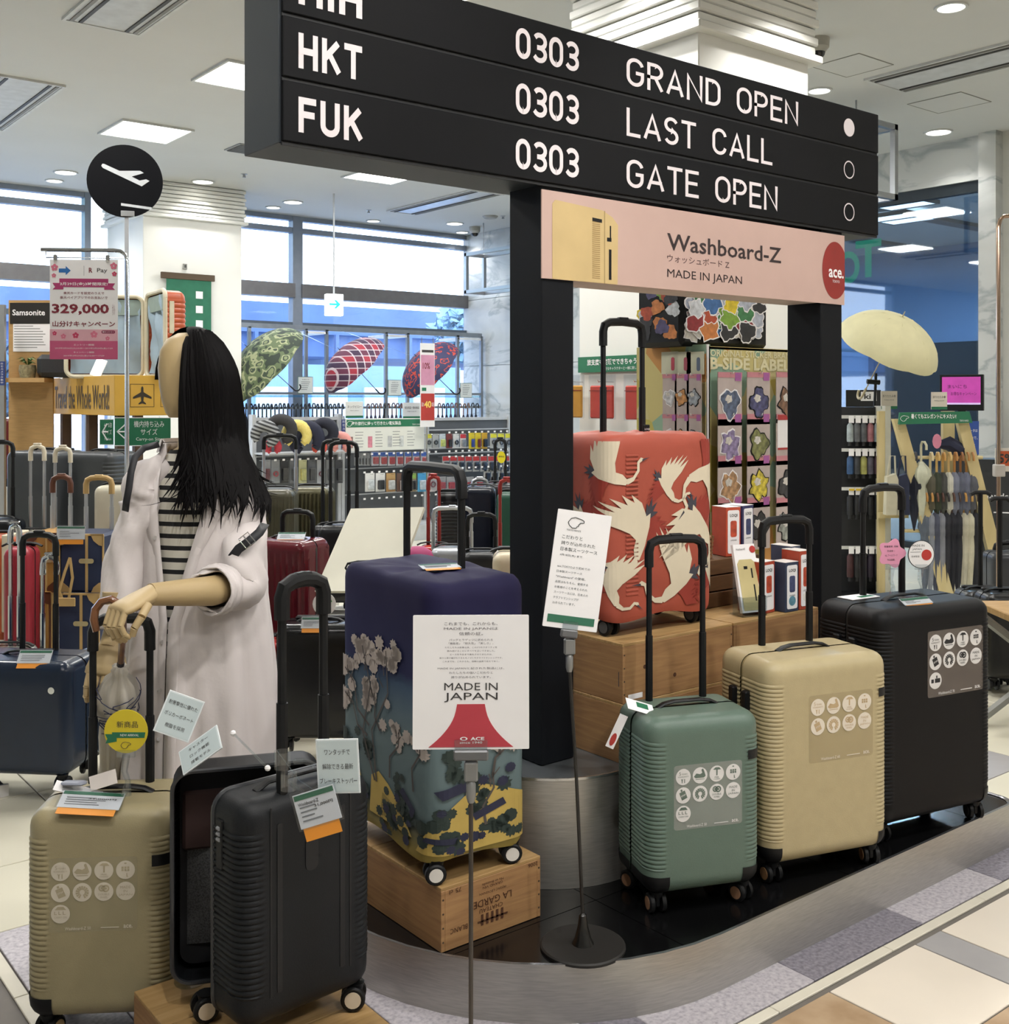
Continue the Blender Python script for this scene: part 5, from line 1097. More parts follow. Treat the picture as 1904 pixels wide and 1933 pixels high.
o = MB().rings(fl, False, False, False).part('pocket_flap', COAT, co, smooth=70); s_ = o.modifiers.new('thick', 'SOLIDIFY'); s_.thickness = .003
for z in (.5, .62, .74, .86, 1.0, 1.12): 
    p = coat_pt(-opening(z)[0] - .06, z, .008); MB().lathe([(.0005, -.002), (.0055, -.002), (.0055, .002), (.0005, .002)], 10, p, 'Y').part('button', mat('#b9b4b0', .4), co)
# sleeves: viewer right (bent) and viewer left (hanging)
def sleeve(pts, rs, wr=.006, seed=1, n=26):
    P = [Vector(p) for p in pts]; M_ = 10; out = []; rr = random.Random(seed); ph = [rr.uniform(0, 6) for _ in range(4)]; C = []; Rr = []
    for i in range(len(P) - 1):
        for k in range(M_):
            f = k / M_; p0 = P[max(0, i - 1)]; p1 = P[i]; p2 = P[i + 1]; p3 = P[min(len(P) - 1, i + 2)]
            C.append(.5 * ((2 * p1) + (p2 - p0) * f + (2 * p0 - 5 * p1 + 4 * p2 - p3) * f * f + (3 * p1 - p0 - 3 * p2 + p3) * f ** 3)); Rr.append(rs[i] + (rs[i + 1] - rs[i]) * f)
    C.append(P[-1]); Rr.append(rs[-1]); up = Vector((0, 0, 1)); K = len(C)
    for i in range(K):
        t = (C[min(i + 1, K - 1)] - C[max(0, i - 1)]).normalized(); a = up - t * up.dot(t)
        if a.length < .1: a = Vector((1, 0, 0)) - t * t.x
        a.normalize(); b = t.cross(a); up = a; u = i / K
        out.append([C[i] + (a * math.cos(w) + b * math.sin(w)) * (Rr[i] + wr * (math.sin(3 * w + u * 14 + ph[0]) * .5 + math.sin(2 * w - u * 22 + ph[1]) * .5 + .5 * math.sin(5 * w + u * 40 + ph[2]))) for w in [2 * PI * j / n for j in range(n)]])
    return out
S = loc(dpm(452, 900, 2.95)); EL = loc(dpm(455, 1100, 2.86)); CU = loc(dpm(400, 1115, 2.75)); WR = loc(dpm(283, 1122, 2.62)); KN = loc(dpm(222, 1152, 2.56))
o = MB().rings(sleeve([S + (Vector((0, 0, S.z)) - S) * .45 + Vector((0, 0, .01)), S + Vector((.0, 0, -.03)), S + Vector((.008, 0, -.1)), EL + Vector((0, 0, .06)), EL + Vector((-.01, -.02, -.0)), CU + Vector((.02, .03, 0)), CU], [.04, .055, .06, .058, .062, .056, .052], .006, 3), True, True, False).part('sleeve', COAT, co, smooth=70); s_ = o.modifiers.new('thick', 'SOLIDIFY'); s_.thickness = .004
d = (CU - EL).normalized()
o = MB().rings(sleeve([CU - d * .045, CU - d * .02, CU + d * .002], [.06, .061, .06], .003, 5), True, False, False).part('turned_cuff', COAT, co, smooth=70); s_ = o.modifiers.new('thick', 'SOLIDIFY'); s_.thickness = .004
S2 = loc(dpm(272, 890, 2.88)); E2 = loc(dpm(243, 1040, 2.88)); W2 = loc(dpm(216, 1190, 2.85)); H2 = loc(dpm(190, 1272, 2.8))
o = MB().rings(sleeve([S2 + (Vector((0, 0, S2.z)) - S2) * .45 + Vector((0, 0, .01)), S2 + Vector((.0, 0, -.03)), S2 + Vector((0, 0, -.09)), E2, W2], [.04, .052, .056, .052, .047], .006, 8), True, True, False).part('sleeve', COAT, co, smooth=70); s_ = o.modifiers.new('thick', 'SOLIDIFY'); s_.thickness = .004
# forearms and hands
def chain(mb, pts, rs, n=10): mb.tube(pts, rs, n)
fa = MB(); fa.tube([EL, EL + (CU - EL) * .7, CU, CU + (WR - CU) * .5, WR], [.03, .036, .037, .032, .026], 16); fa.part('forearm', SKIN, mn, smooth=60)
HS = mat('#bda67c', .5, var=.04, scale=9)
def hand(base, kn, ups, tips_fn, nm='hand'):
    d = (kn - base).normalized(); sd = d.cross(ups).normalized(); u = sd.cross(d).normalized(); hb = MB()
    L = (kn - base).length; rings = []
    for f, w, th in ((-.12, .024, .022), (.1, .03, .021), (.45, .038, .019), (.8, .042, .016), (1.0, .041, .013), (1.06, .034, .008)):
        rings.append([base + d * (L * f) + sd * (w * math.cos(2 * PI * j / 18)) + u * (th * math.sin(2 * PI * j / 18)) for j in range(18)])
    hb.rings(rings); h = hb.part(nm, HS, mn, smooth=60)
    for k in range(4):
        o_ = (-.03, -.0105, .0095, .028)[k]; ln = (.85, 1.0, 1.05, .95)[k]; r = (.0075, .0085, .009, .0085)[k]; p0 = kn + sd * o_ - u * .002; pts = [p0]
        for j, (sl, ang) in enumerate(tips_fn): q = math.radians(ang); pts.append(pts[-1] + (d * math.cos(q) - u * math.sin(q)) * sl * ln)
        for j in range(len(pts) - 1): MB().tube([pts[j], pts[j] + (pts[j + 1] - pts[j]) * .5, pts[j + 1]], [r * (1 - .1 * j), r * (1.02 - .1 * j), r * (.92 - .1 * j)], 10).tube([pts[j] - (pts[j + 1] - pts[j]) * .05, pts[j] + (pts[j + 1] - pts[j]) * .06], r * 1.03, 10).part('finger_joint', HS, h, smooth=60)
    p0 = base + d * (L * .35) - sd * .034 - u * .008; pts = [p0, p0 + d * .03 - sd * .014 - u * .014, p0 + d * .05 - sd * .008 - u * .032, p0 + d * .056 - u * .05]
    for j in range(3): MB().tube([pts[j], pts[j + 1]], [.011 - .0012 * j, .0098 - .0012 * j], 10).part('thumb_joint', HS, h, smooth=60)
    return h
hand(WR, KN, Vector((0, 0, 1)), ((.036, 52), (.026, 98), (.02, 128)))
hand(W2 + (H2 - W2) * .35, H2, Vector((-.6, -.7, 0)), ((.034, 14), (.026, 40), (.02, 62)))
MB().tube([W2 + Vector((0, 0, .1)), W2, W2 + (H2 - W2) * .4], [.03, .027, .025], 12).part('forearm', SKIN, mn)
# wig
HAIR = mat('#080607', .6, var=.5, scale=60, stretch=(6, 6, .6), spec=.12)
wg = MB(); rr = random.Random(21); rings = []; nA = 40; A0 = math.radians(48)
HM = lambda p: Vector((HX, HY, 1.424)) + RH @ Vector(p)
for i in range(10):
    e = (PI / 2) * (1 - i / 9) ** .9; z = .10 + .142 * math.sin(e); q = math.cos(e)
    rings.append([HM(((.088 * q + .0015) * math.sin(a), -.012 - (.108 * q + .0015) * math.cos(a), z - (.0 if i < 7 else 0))) for a in [A0 * (.1 + .9 * min(1, i / 4)) + (2 * PI - 2 * A0 * (.1 + .9 * min(1, i / 4))) * k / nA for k in range(nA + 1)]])
wg.rings(rings, False, False, False)
IRB = RB.inverted()
def keep_out(p):
    if p.z > 1.36: return p
    q = IRB @ p; rx, ry = (.185, .15) if p.z < 1.2 else (.185 - (p.z - 1.2) * .5, .15 - (p.z - 1.2) * .3); k = math.sqrt((q.x / rx) ** 2 + (q.y / ry) ** 2)
    return RB @ Vector((q.x / k, q.y / k, q.z)) if 1e-4 < k < 1 else p
def strand(a, e0, ln, r, sway, curl):
    q = math.cos(e0); p = HM((.088 * q * math.sin(a), -.012 - .108 * q * math.cos(a), .10 + .142 * math.sin(e0))); out = RH @ Vector((math.sin(a), -math.cos(a), 0)); pts = [p]; rs = [r * .5]; z = p.z; n = 16
    side = out.cross(Vector((0, 0, 1)))
    for k in range(1, n + 1):
        f = k / n; dz = ln * f; push = .022 * min(1, f * 3) + (.02 + .025 * max(0, -math.cos(a))) * max(0, f - .35) * (1.1 + .4 * curl)
        pp = p + out * (push if e0 < .5 else push + .088 * (math.cos(e0 * (1 - min(1, f * 3.2))) - q)) + side * (sway * .03 * math.sin(f * 5 + sway * 3) * f) + Vector((0, 0, -dz))
        if f > .75: pp += side * curl * .05 * (f - .75) * 4 + out * abs(curl) * .06 * ((f - .75) * 4) ** 2 + Vector((0, 0, .03 * abs(curl) * ((f - .75) * 4) ** 2))
        pp = keep_out(pp); pts.append(pp); rs.append(r * (1 if f < .7 else (1 - (f - .7) / .32)))
    wg.tube(pts, rs, 5)
for i in range(420):
    a = A0 + (PI * 1.12 - A0) * rr.random(); e0 = rr.uniform(-.35, 1.2)
    strand(a, e0, rr.uniform(.30, .385) + .09 * math.sin(e0), rr.uniform(.006, .0095), rr.uniform(-1, 1), rr.choice((-1, -.6, .2, .6, 1)) * rr.random())
for i in range(50):
    a = rr.choice((A0 - .06, A0 + .02, A0 + .1)) ; strand(a, rr.uniform(.1, .9), rr.uniform(.32, .4), rr.uniform(.006, .009), rr.uniform(-.4, .4), rr.uniform(-.8, .8))
for i in range(26): strand(A0 + (PI * 1.15 - A0) * rr.random(), rr.uniform(-.3, .3), rr.uniform(.32, .4), .0022, rr.uniform(-1.6, 1.6), rr.uniform(-2, 2))
wg.part('wig', HAIR, mn, smooth=60, kind='stuff')
# shoulder strap with buckle
stp = thing('shoulder_strap', 'black bag strap with metal buckle round the coat shoulders', 'bag strap', (MRX * MS, MRY * MS, 0)); stp.scale = (MS,) * 3; STR = mat('#1d1e24', .6, var=.1)
def band(pts, w, up):
    l = []; r = []; P = [Vector(p) for p in pts]
    for i in range(len(P)): t_ = (P[min(i + 1, len(P) - 1)] - P[max(0, i - 1)]).normalized(); s__ = t_.cross(up).normalized() * w / 2; l.append(P[i] + s__); r.append(P[i] - s__)
    return MB().rings([l, r], False, False, False)
pts = [loc(dpm(x_, y_, t_)) for x_, y_, t_ in ((300, 838, 2.88), (272, 845, 2.83), (255, 862, 2.8), (247, 890, 2.785), (243, 920, 2.78), (238, 948, 2.785), (236, 965, 2.8))]
o = band(pts, .017, -_fw).part('strap', STR, stp); s_ = o.modifiers.new('t', 'SOLIDIFY'); s_.thickness = .003
pts = [loc(dpm(x_, y_, t_)) for x_, y_, t_ in ((500, 988, 2.84), (490, 1004, 2.8), (470, 1022, 2.78), (450, 1036, 2.78), (438, 1052, 2.79), (432, 1070, 2.82))]
o = band(pts, .023, -_fw).part('strap', STR, stp); s_ = o.modifiers.new('t', 'SOLIDIFY'); s_.thickness = .003
c_ = loc(dpm(466, 1020, 2.772)); ax = (loc(dpm(490, 1004, 2.8)) - loc(dpm(450, 1036, 2.78))).normalized(); sd_ = ax.cross(-_fw).normalized()
q = [c_ + ax * a * .014 + sd_ * b * .015 for a, b in ((-1, -1), (1, -1), (1, 1), (-1, 1), (-1, -1))]; MB().tube(q, .0016, 6).tube([c_ - sd_ * .015, c_ + sd_ * .015], .0014, 6).part('buckle', CHROME, stp)
# closed parasol under the hand
pr = thing('closed_parasol', 'closed white parasol with navy line flowers and wooden crook handle', 'parasol', (MRX * MS, MRY * MS, 0)); pr.scale = (MS,) * 3; TWD = mat('#6b4326', .3, var=.2, scale=30, coat=.4)
hk = [loc(dpm(x_, y_, t_)) for x_, y_, t_ in ((182, 1192, 2.60), (177, 1170, 2.6), (180, 1150, 2.6), (192, 1135, 2.6), (210, 1131, 2.6), (225, 1140, 2.6), (232, 1160, 2.6), (232, 1190, 2.64), (228, 1250, 2.74))]
MB().tube(hk, [.008, .0095, .0095, .0095, .0095, .0095, .009, .0085, .008], 10).part('crook_handle', TWD, pr)
a_ = hk[-1]; bt = loc(dpm(204, 1530, 3.0)); ax = (bt - a_); rings = []; L = ax.length; dz_ = ax.normalized(); u_ = dz_.orthogonal().normalized(); v_ = dz_.cross(u_)
MB().tube([a_, a_ + ax * .06], .009, 8).part('runner', mat('#2a2a2e', .4), pr)
for f, r in ((.02, .014), (.04, .02), (.07, .016), (.12, .034), (.2, .046), (.3, .043), (.36, .036), (.5, .034), (.7, .026), (.9, .013), (1.0, .004)):
    rings.append([a_ + ax * f + (u_ * math.cos(w) + v_ * math.sin(w)) * r * (1 + .16 * math.sin(8 * w + f * 5)) for w in [2 * PI * k / 40 for k in range(40)]])
cn = MB().rings(rings).part('canopy', mat('#c9c3b8', .8, var=.06, scale=14), pr, smooth=60)
MB().tube([a_ + ax * .36 + (u_ * math.cos(w) + v_ * math.sin(w)) * .039 for w in [2 * PI * k / 24 for k in range(25)]], .003, 6, False).part('tie_strap', mat('#b5afa6', .8), cn)
ink = mat('#2b3150', .8); rr = random.Random(5); fl_ = MB()
for k in range(26):
    w0 = rr.uniform(0, 6.28); f0 = rr.uniform(.13, .34); pts = []
    for j in range(7): f = f0 + .07 * j / 6; w = w0 + .5 * math.sin(j * .8 + k) ; r = (.047 if f < .3 else .045) * 1.13; pts.append(a_ + ax * f + (u_ * math.cos(w) + v_ * math.sin(w)) * r)
    fl_.tube(pts, .0012, 4)
fl_.part('line_flowers', ink, cn, kind='stuff')
# ================================================================ open dark suitcase in front, cards and stands at left
RZC = math.radians(-38.3)
cr0 = crate('low wooden crate under the open dark suitcase', .85, 1.215, 1.85, 2.36, .001, .14, nails=False)
for a_, b_ in ((.15, -.2), (.165, -.185)): MB().lathe([(.0005, 0), (.004, 0), (.004, .0008), (.0005, .0008)], 8, (a_, b_, .139)).part('nail', mat('#4a3f35', .5), cr0)
DKS = mat('#17191c', .5, var=.05, bump=.1, bscale=420, spec=.25); ds = thing('open_suitcase', 'dark grey suitcase standing half open on a wooden crate', 'suitcase', (1.06, 2.087, .141), math.radians(4)); ds.scale = (.97,) * 3
W_, D2_, HS_, ZB_ = .318, .118, .455, .052
fa_ = half_shell(W_, D2_, HS_, .045, .04, 'h', .003, .0115, -1)
for i, v in enumerate(fa_.v): fa_.v[i] = (v[0], v[1], v[2] + ZB_)
A_ = fa_.part('trolley_shell', DKS, ds, smooth=50)
MB().prism(rrect(W_ - .004, HS_ - .004, .038, 6, 0, ZB_ + HS_ / 2), -.003, .001).part('lining_panel', mat('#15161a', .8), A_)
rim = [(x, 0.001, z) for x, z in rrect(W_, HS_, .04, 6, 0, ZB_ + HS_ / 2)]; MB().tube(rim + rim[:1], .005, 6, False).part('rim', mat('#2a2c30', .35), A_)
for sx in (-1, 1):
    MB().prism(rrect(.012, .34, .004, 3, sx * .075, ZB_ + .235), -D2_ - .0015, -D2_ + .001).part('channel_groove', BLACKM, A_); MB().prism(rrect(.004, .38, .001, 2, sx * .095, ZB_ + .25), -D2_ - .0012, -D2_ + .001).part('panel_line', BLACKM, A_)
MB().prism(rrect(.03, .07, .013, 5, .0, ZB_ + .325), -D2_ - .002, -D2_ + .001).part('recess_grip', BLACKM, A_)
lk = MB().box(-W_ / 2 - .004, -W_ / 2 + .002, -.042, -.018, ZB_ + .31, ZB_ + .41, .002).part('combination_lock', BLACKP, A_)
for k in range(3): MB().tube([(-W_ / 2 - .0045, -.035, ZB_ + .37 + k * .011), (-W_ / 2 - .0045, -.025, ZB_ + .37 + k * .011)], .004, 8).part('dial', mat('#8a8c8e', .4), lk)
# the other half, swung open on its right hand hinge
hb_ = bpy.data.objects.new('lid_shell', None)
fb = half_shell(W_, D2_, HS_, .045, .04, 'h', .003, .0115, 1); Mh = Matrix.Translation((W_ / 2 - .045, .02, 0)) @ Matrix.Rotation(math.radians(-27), 4, 'Z') @ Matrix.Translation((-W_ / 2, .004, 0))
bpy.data.objects.remove(hb_)
for i, v in enumerate(fb.v): fb.v[i] = tuple(Mh @ Vector((v[0], v[1], v[2] + ZB_)))
B_ = fb.part('lid_shell', DKS, ds, smooth=50)
MB().at(Mh).prism(rrect(W_ - .03, HS_ - .03, .03, 6, 0, ZB_ + HS_ / 2), D2_ * .45, D2_ * .45 + .003).part('lining_panel', mat('#101115', .85), B_)
rim = [tuple(Mh @ Vector((x, -.001, z))) for x, z in rrect(W_, HS_, .04, 6, 0, ZB_ + HS_ / 2)]; MB().tube(rim + rim[:1], .005, 6, False).part('rim', mat('#2a2c30', .3), B_)
pk_ = [[tuple(Mh @ Vector((-W_ / 2 + .03 + (W_ - .06) * j / 10, D2_ * .44 - .045 * math.sin(PI * j / 10) * math.sin(PI * (i + .5) / 7.5), ZB_ + .06 + .22 * i / 6))) for j in range(11)] for i in range(7)]
MB().rings(pk_, False, False, False).part('mesh_pocket', ramp_mat('net_fabric', [(.3, '#1a1b1d'), (.6, '#4a4b4d')], scale=300, rough=.8), B_)
MB().at(Mh).box(-W_ / 2 + .02, W_ / 2 - .05, D2_ * .3, D2_ * .42, ZB_ + .27, ZB_ + .4, .01).part('packing_board', mat('#2a1512', .8), B_)
wheel_set(ds, W_, .236, ZB_, hub='#d2c4ae', inset=.03, ang=.9, r=.0265)
trolley(ds, .05, -.085, ZB_ + HS_ - .01, .95, BLACKP, BLACKP, .0095, .0165)
MB().tube([(-.09, -.045, ZB_ + HS_ - .002), (-.06, -.045, ZB_ + HS_ + .012), (.06, -.045, ZB_ + HS_ + .012), (.09, -.045, ZB_ + HS_ - .002)], .01, 8, ry=.005).part('carry_grip', BLACKP, ds)
def pcard(name, label, px, py, t, w, h, rx=0, ry=0, drz=0, col='#dfe6e8', lines=(), cat='sign', fs=.011, edge=True, group=None, tcol=INK):
    p = dp(px, py, t); q = thing(name, label, cat, p, rot=(math.radians(rx), math.radians(ry), RZC + math.radians(drz)), group=group)
    MB().box(-w / 2, w / 2, -.0015, .0015, -h / 2, h / 2, .0005).part('card', mat(col, .6, var=.02), q)
    if edge: MB().box(-w / 2 + .003, w / 2 - .003, -.002, -.0014, -h / 2 + .003, h / 2 - .003).part('face', mat('#c3d0d2', .6, var=.02), q)
    for i, (s_, ww) in enumerate(lines): text(s_, q, tcol, 0, h * .5 - h * (i + .9) / (len(lines) + .8), fs, ww, -.0025)
    return q
pcard('feature_card', 'pale blue tilted feature card about polycarbonate shell above open suitcase', 338, 1352, 2.3, .075, .085, -8, 22, 8, lines=(('耐衝撃性に優れた', .06), ('ポリカーボネート', .06), ('樹脂を採用', .04)), fs=.0085)
pcard('feature_card', 'pale blue feature card lying tilted over open suitcase lid', 378, 1416, 2.28, .10, .055, -38, -36, -8, lines=(('キャスター', .05), ('ロック機能', .05), ('搭載モデル', .05)), fs=.007)
pcard('feature_card', 'pale blue feature card about one touch brake clipped to dark handle', 638, 1446, 2.1, .08, .1, 0, -3, -6, lines=(('ワンタッチで', .048), ('解除できる最新', .058), ('ブレーキストッパー', .07)), fs=.0105)
cl = thing('clear_clip', 'clear plastic clips fixed on the dark suitcase handle tube', 'clip', dp(545, 1452, 2.14), RZC)
for a_, b_ in ((-.012, .018), (.0, -.022)):
    MB().rings([[(a_ + .016 * math.cos(w) , .016 * math.sin(w), b_ + dz) for w in [math.radians(30 + 300 * k / 16) for k in range(17)]] for dz in (-.016, .016)], False, False, False).part('clip_ring', CLEAR, cl); 
MB().tube([(.012, -.005, .016), (.03, -.012, .02), (.05, -.01, .01)], .006, 8).part('arm', CLEAR, cl); MB().tube([(.0, -.01, -.02), (.03, -.012, -.04)], .005, 8).part('arm', CLEAR, cl)
rd = thing('clear_rod', 'clear rod with white ball ends holding a feature card', 'clip', dp(468, 1410, 2.25), RZC)
MB().tube([dp(440, 1384, 2.27) - dp(468, 1410, 2.25), dp(505, 1450, 2.2) - dp(468, 1410, 2.25)], .0025, 6).part('rod', CLEAR, rd)
rd.rotation_euler = (0, 0, 0)
for p_ in ((440, 1384, 2.27), (505, 1450, 2.2)): MB().lathe([(.0005, -.006), (.0045, -.004), (.006, 0), (.0045, .004), (.0005, .006)], 10, dp(*p_) - dp(468, 1410, 2.25)).part('ball', CARDW, rd)
p_ = price_card('Washboard price card with orange slip hanging on dark suitcase', dp(607, 1555, 2.09), (math.radians(-6), math.radians(-17), RZC), .078, .062, title='Washboard-Z', price='31,000円'); 
Mi = (Matrix.Translation(p_.location) @ p_.rotation_euler.to_matrix().to_4x4()).inverted(); MB().tube([Vector((0, 0, .065)), Mi @ dp(566, 1474, 2.14), Mi @ Vector((1.0, 1.99, .72))], .0012, 4).part('string', CLEAR, p_)
dk = thing('acrylic_disc', 'clear acrylic disc foot on the crate beside open lid', 'disc', dp(362, 1850, 2.33)); dk.location = at(360, 1852, Z=.1405); MB().lathe([(.0005, 0), (.035, 0), (.036, .003), (.02, .007), (.0005, .009)], 28).part('disc', CLEAR, dk)
# beige suitcase cards
def newcard(t, h):
    MB().disc(0, h + .052, .047, -.001, .001, 36).part('round_card', mat('#d2bd2a', .55, var=.03), t); MB().prism([(-.045, h + .046), (-.03, h + .046), (-.03, h + .05), (.042, h + .05), (.04, h + .038), (-.02, h + .038), (-.02, h + .03), (-.044, h + .026), (-.04, h + .036)], -.0016, -.001).part('green_ribbon', GREENP, t)
    text('新商品', t, INK, .003, h + .067, .014, .046, -.0016); text('NEW ARRIVAL', t, CARDW, .008, h + .044, .005, .04, -.002); hand_logo(t, -.002, h + .022, .45, INK, -.0016)
clip_stand('yellow round new arrival card on clear stem above beige suitcase', dp(238, 1500, 2.47), RZC, newcard, .085)
price_card('price card with orange slip lying on the beige suitcase top', dp(165, 1526, 2.5), (math.radians(-66), math.radians(4), math.radians(-36)), .135, .05, price='31,000円')
kt = thing('paper_tag', 'white paper tags on the beige suitcase handle', 'tag', dp(150, 1492, 2.58), RZC); MB().at(Matrix.Rotation(math.radians(-62), 4, 'X') @ Matrix.Rotation(.35, 4, 'Z')).box(-.055, .05, -.001, .001, -.016, .012).part('tag', CARDW, kt); MB().at(Matrix.Translation((.05, .01, .02)) @ Matrix.Rotation(math.radians(-25), 4, 'X') @ Matrix.Rotation(-.3, 4, 'Y')).box(-.03, .03, -.001, .001, -.016, .016).part('barcode_tag', mat('#dcd4ce', .6), kt)
kf = thing('key_fob', 'grey oval fob lying with paper tags on beige suitcase', 'key fob', dp(140, 1478, 2.57), RZC); MB().at(Matrix.Scale(.35, 4, (0, 0, 1))).tube([(-.028, 0, 0), (-.02, 0, 0), (.02, 0, 0), (.028, 0, 0)], [.006, .014, .014, .006], 12).part('fob', mat('#7f8390', .35), kf)
# round plane sign on a slim post
T_ = 5.5; pc_ = dp(236, 342, T_); rs = thing('round_plane_sign', 'round black sign with white aeroplane on slim white post', 'sign', (pc_.x, pc_.y, 0), math.radians(-24)); R_ = 70 * T_ / FPX
MB().disc(0, pc_.z, R_, -.006, .006, 56).part('disc', mat('#0b0c11', .55, spec=.15), rs)
k_ = T_ / FPX
def sg(pts): return [((x - 236) * k_ * 1.03, pc_.z - (y - 342) * k_) for x, y in pts]
SW = mat('#dfe3e6', .5)
MB().prism(sg([(196, 311), (199, 311), (226, 323), (263, 321), (270, 325), (248, 333), (262, 340), (274, 337), (280, 340), (266, 351), (197, 319), (194, 315)]), -.0075, -.0062).part('aeroplane', SW, rs, smooth=0)
MB().prism(sg([(229, 385), (284, 391), (284, 396), (229, 390)]), -.0075, -.0062).part('runway_bar', SW, rs, smooth=0)
z_ = pc_.z - (405 - 342) * k_; MB().box(-.02, .046, -.012, .008, z_ - .014, z_ + .014, .002).part('bracket', mat('#c9ccd0', .3, .6), rs)
MB().box(-.002, .018, -.002, .006, .02, z_ - .01).part('post', mat('#d5d8dc', .35, .5), rs); MB().lathe([(.0005, .0005), (.13, .0005), (.13, .008), (.0005, .012)], 32).part('base', STEEL, rs)
# campaign poster on chrome stand
T_ = 5.0; pb = dp(240, 860, T_); ps = thing('poster_stand', 'chrome pipe stand with pink campaign poster clipped to it', 'poster stand', (pb.x, pb.y, 0), math.radians(-34)); k_ = T_ / FPX
zt_ = dp(160, 478, T_).z; L_ = -(240 - 82) * k_
MB().tube([(0, 0, .01), (0, 0, zt_ - .05), (-.008, 0, zt_ - .02), (-.03, 0, zt_ - .004), (-.06, 0, zt_), (L_, 0, zt_)], .009, 10).part('pipe', CHROME, ps)
MB().tube([(L_ + .02, 0, zt_), (L_ + .022, 0, zt_ - .035), (0, 0, zt_ - .035)], .003, 6).part('wire', CHROME, ps); MB().lathe([(.0005, .001), (.14, .001), (.14, .01), (.0005, .014)], 32).part('base', STEEL, ps)
pw, phh = 122 * k_ * 1.02, 187 * k_; cx_ = (151 - 240) * k_ * 1.02 + .03; z1_ = zt_ - .045; PP = MB().box(cx_ - pw / 2, cx_ + pw / 2, -.012, -.010, z1_ - phh, z1_).part('poster', CARDW, ps); yk = -.0126
def pz_(f): return z1_ - phh * f
for x_ in (-.42, .35): MB().box(cx_ + x_ * pw - .008, cx_ + x_ * pw + .008, -.016, -.006, z1_ - .006, z1_ + .022, .003).part('clip', CHROME, ps)
MB().box(cx_ - pw / 2, cx_ + pw / 2, yk, yk + .0004, pz_(1), pz_(.815)).part('pink_footer', mat('#c0567c', .6), PP); MB().box(cx_ - pw / 2, cx_ + pw / 2, yk, yk + .0004, pz_(.815), pz_(.70)).part('pale_pink_band', mat('#dba9b4', .6), PP)
MB().prism([(cx_ - pw * .46, pz_(.30)), (cx_ - pw * .42, pz_(.275)), (cx_ - pw * .46, pz_(.235)), (cx_ - pw * .36, pz_(.235)), (cx_ - pw * .36, pz_(.19)), (cx_ + pw * .36, pz_(.19)), (cx_ + pw * .36, pz_(.235)), (cx_ + pw * .46, pz_(.235)), (cx_ + pw * .42, pz_(.275)), (cx_ + pw * .46, pz_(.30)), (cx_ + pw * .3, pz_(.30)), (cx_ + pw * .3, pz_(.275)), (cx_ - pw * .3, pz_(.275)), (cx_ - pw * .3, pz_(.30))], yk, yk + .0004).part('ribbon', mat('#a8376a', .6), PP, smooth=0)
MB().prism([(cx_ - pw * .28 + a * .01, pz_(.11) + b * .01) for a, b in ((-2.6, .9), (.4, .9), (.4, 2), (2.6, 0), (.4, -2), (.4, -.9), (-2.6, -.9))], yk, yk + .0004).part('blue_arrow', mat('#2c6cb0', .6), PP, smooth=0)
MR = mat('#7a2c38', .6)
text('R', PP, MR, cx_ + pw * .1, pz_(.105), .022, .016, yk, bold=.03); text('Pay', PP, INK, cx_ + pw * .27, pz_(.11), .024, .045, yk); MB().box(cx_ + .0, cx_ + .001, yk, yk + .0003, pz_(.16), pz_(.06)).part('rule', INK, PP)
text('3月29日(金)3時間限定!', PP, CARDW, cx_, pz_(.245), .017, pw * .7, yk - .0003, bold=.015); text('楽天カードを設定のうえで', PP, MR, cx_, pz_(.335), .012, pw * .6, yk, bold=.01); text('楽天ペイアプリでのお支払いで', PP, MR, cx_, pz_(.38), .012, pw * .7, yk, bold=.01)
text('329,000', PP, mat('#7c2434', .6), cx_ - pw * .05, pz_(.50), .05, pw * .84, yk, bold=.03); text('ポイント', PP, MR, cx_ + pw * .44, pz_(.5), .05, .012, yk); text('山分けキャンペーン', PP, mat('#7c2434', .6), cx_, pz_(.645), .026, pw * .92, yk, bold=.02)
for i, (s_, f_) in enumerate((('エントリー期間', .855), ('2019年3月26日(火)10:00～2019年3月29日(金)17:59', .89), ('キャンペーン期間', .93), ('2019年3月29日(金)15:00～17:59', .965))): text(s_, PP, CARDW, cx_, pz_(f_), .008, pw * (.3, .85, .3, .6)[i], yk - .0003)
rr = random.Random(3)
def petal(cx, cz, r, m):
    q = MB()
    for k in range(5): a = 2 * PI * k / 5 + .3; q.disc(cx + r * .6 * math.cos(a), cz + r * .6 * math.sin(a), r * .42, yk - .0002, yk + .0002, 10)
    q.part('petal_print', m, PP, smooth=0)
for x_, f_, r_ in ((-.43, .08, .016), (-.44, .16, .01), (.44, .06, .016), (.45, .14, .011), (-.12, .76, .014), (.15, .75, .016), (-.3, .77, .012), (-.43, .74, .01), (.35, .79, .01)): petal(cx_ + x_ * pw, pz_(f_), r_, mat('#d4748c', .6) if rr.random() < .6 else mat('#c03a5e', .6))
MB().prism(rrect(.06, .014, .006, 3, cx_ + pw * .36, pz_(.725)), yk - .0003, yk).part('entry_button', mat('#8a3050', .6), PP); text('要エントリー', PP, CARDW, cx_ + pw * .36, pz_(.725), .008, .05, yk - .0006)
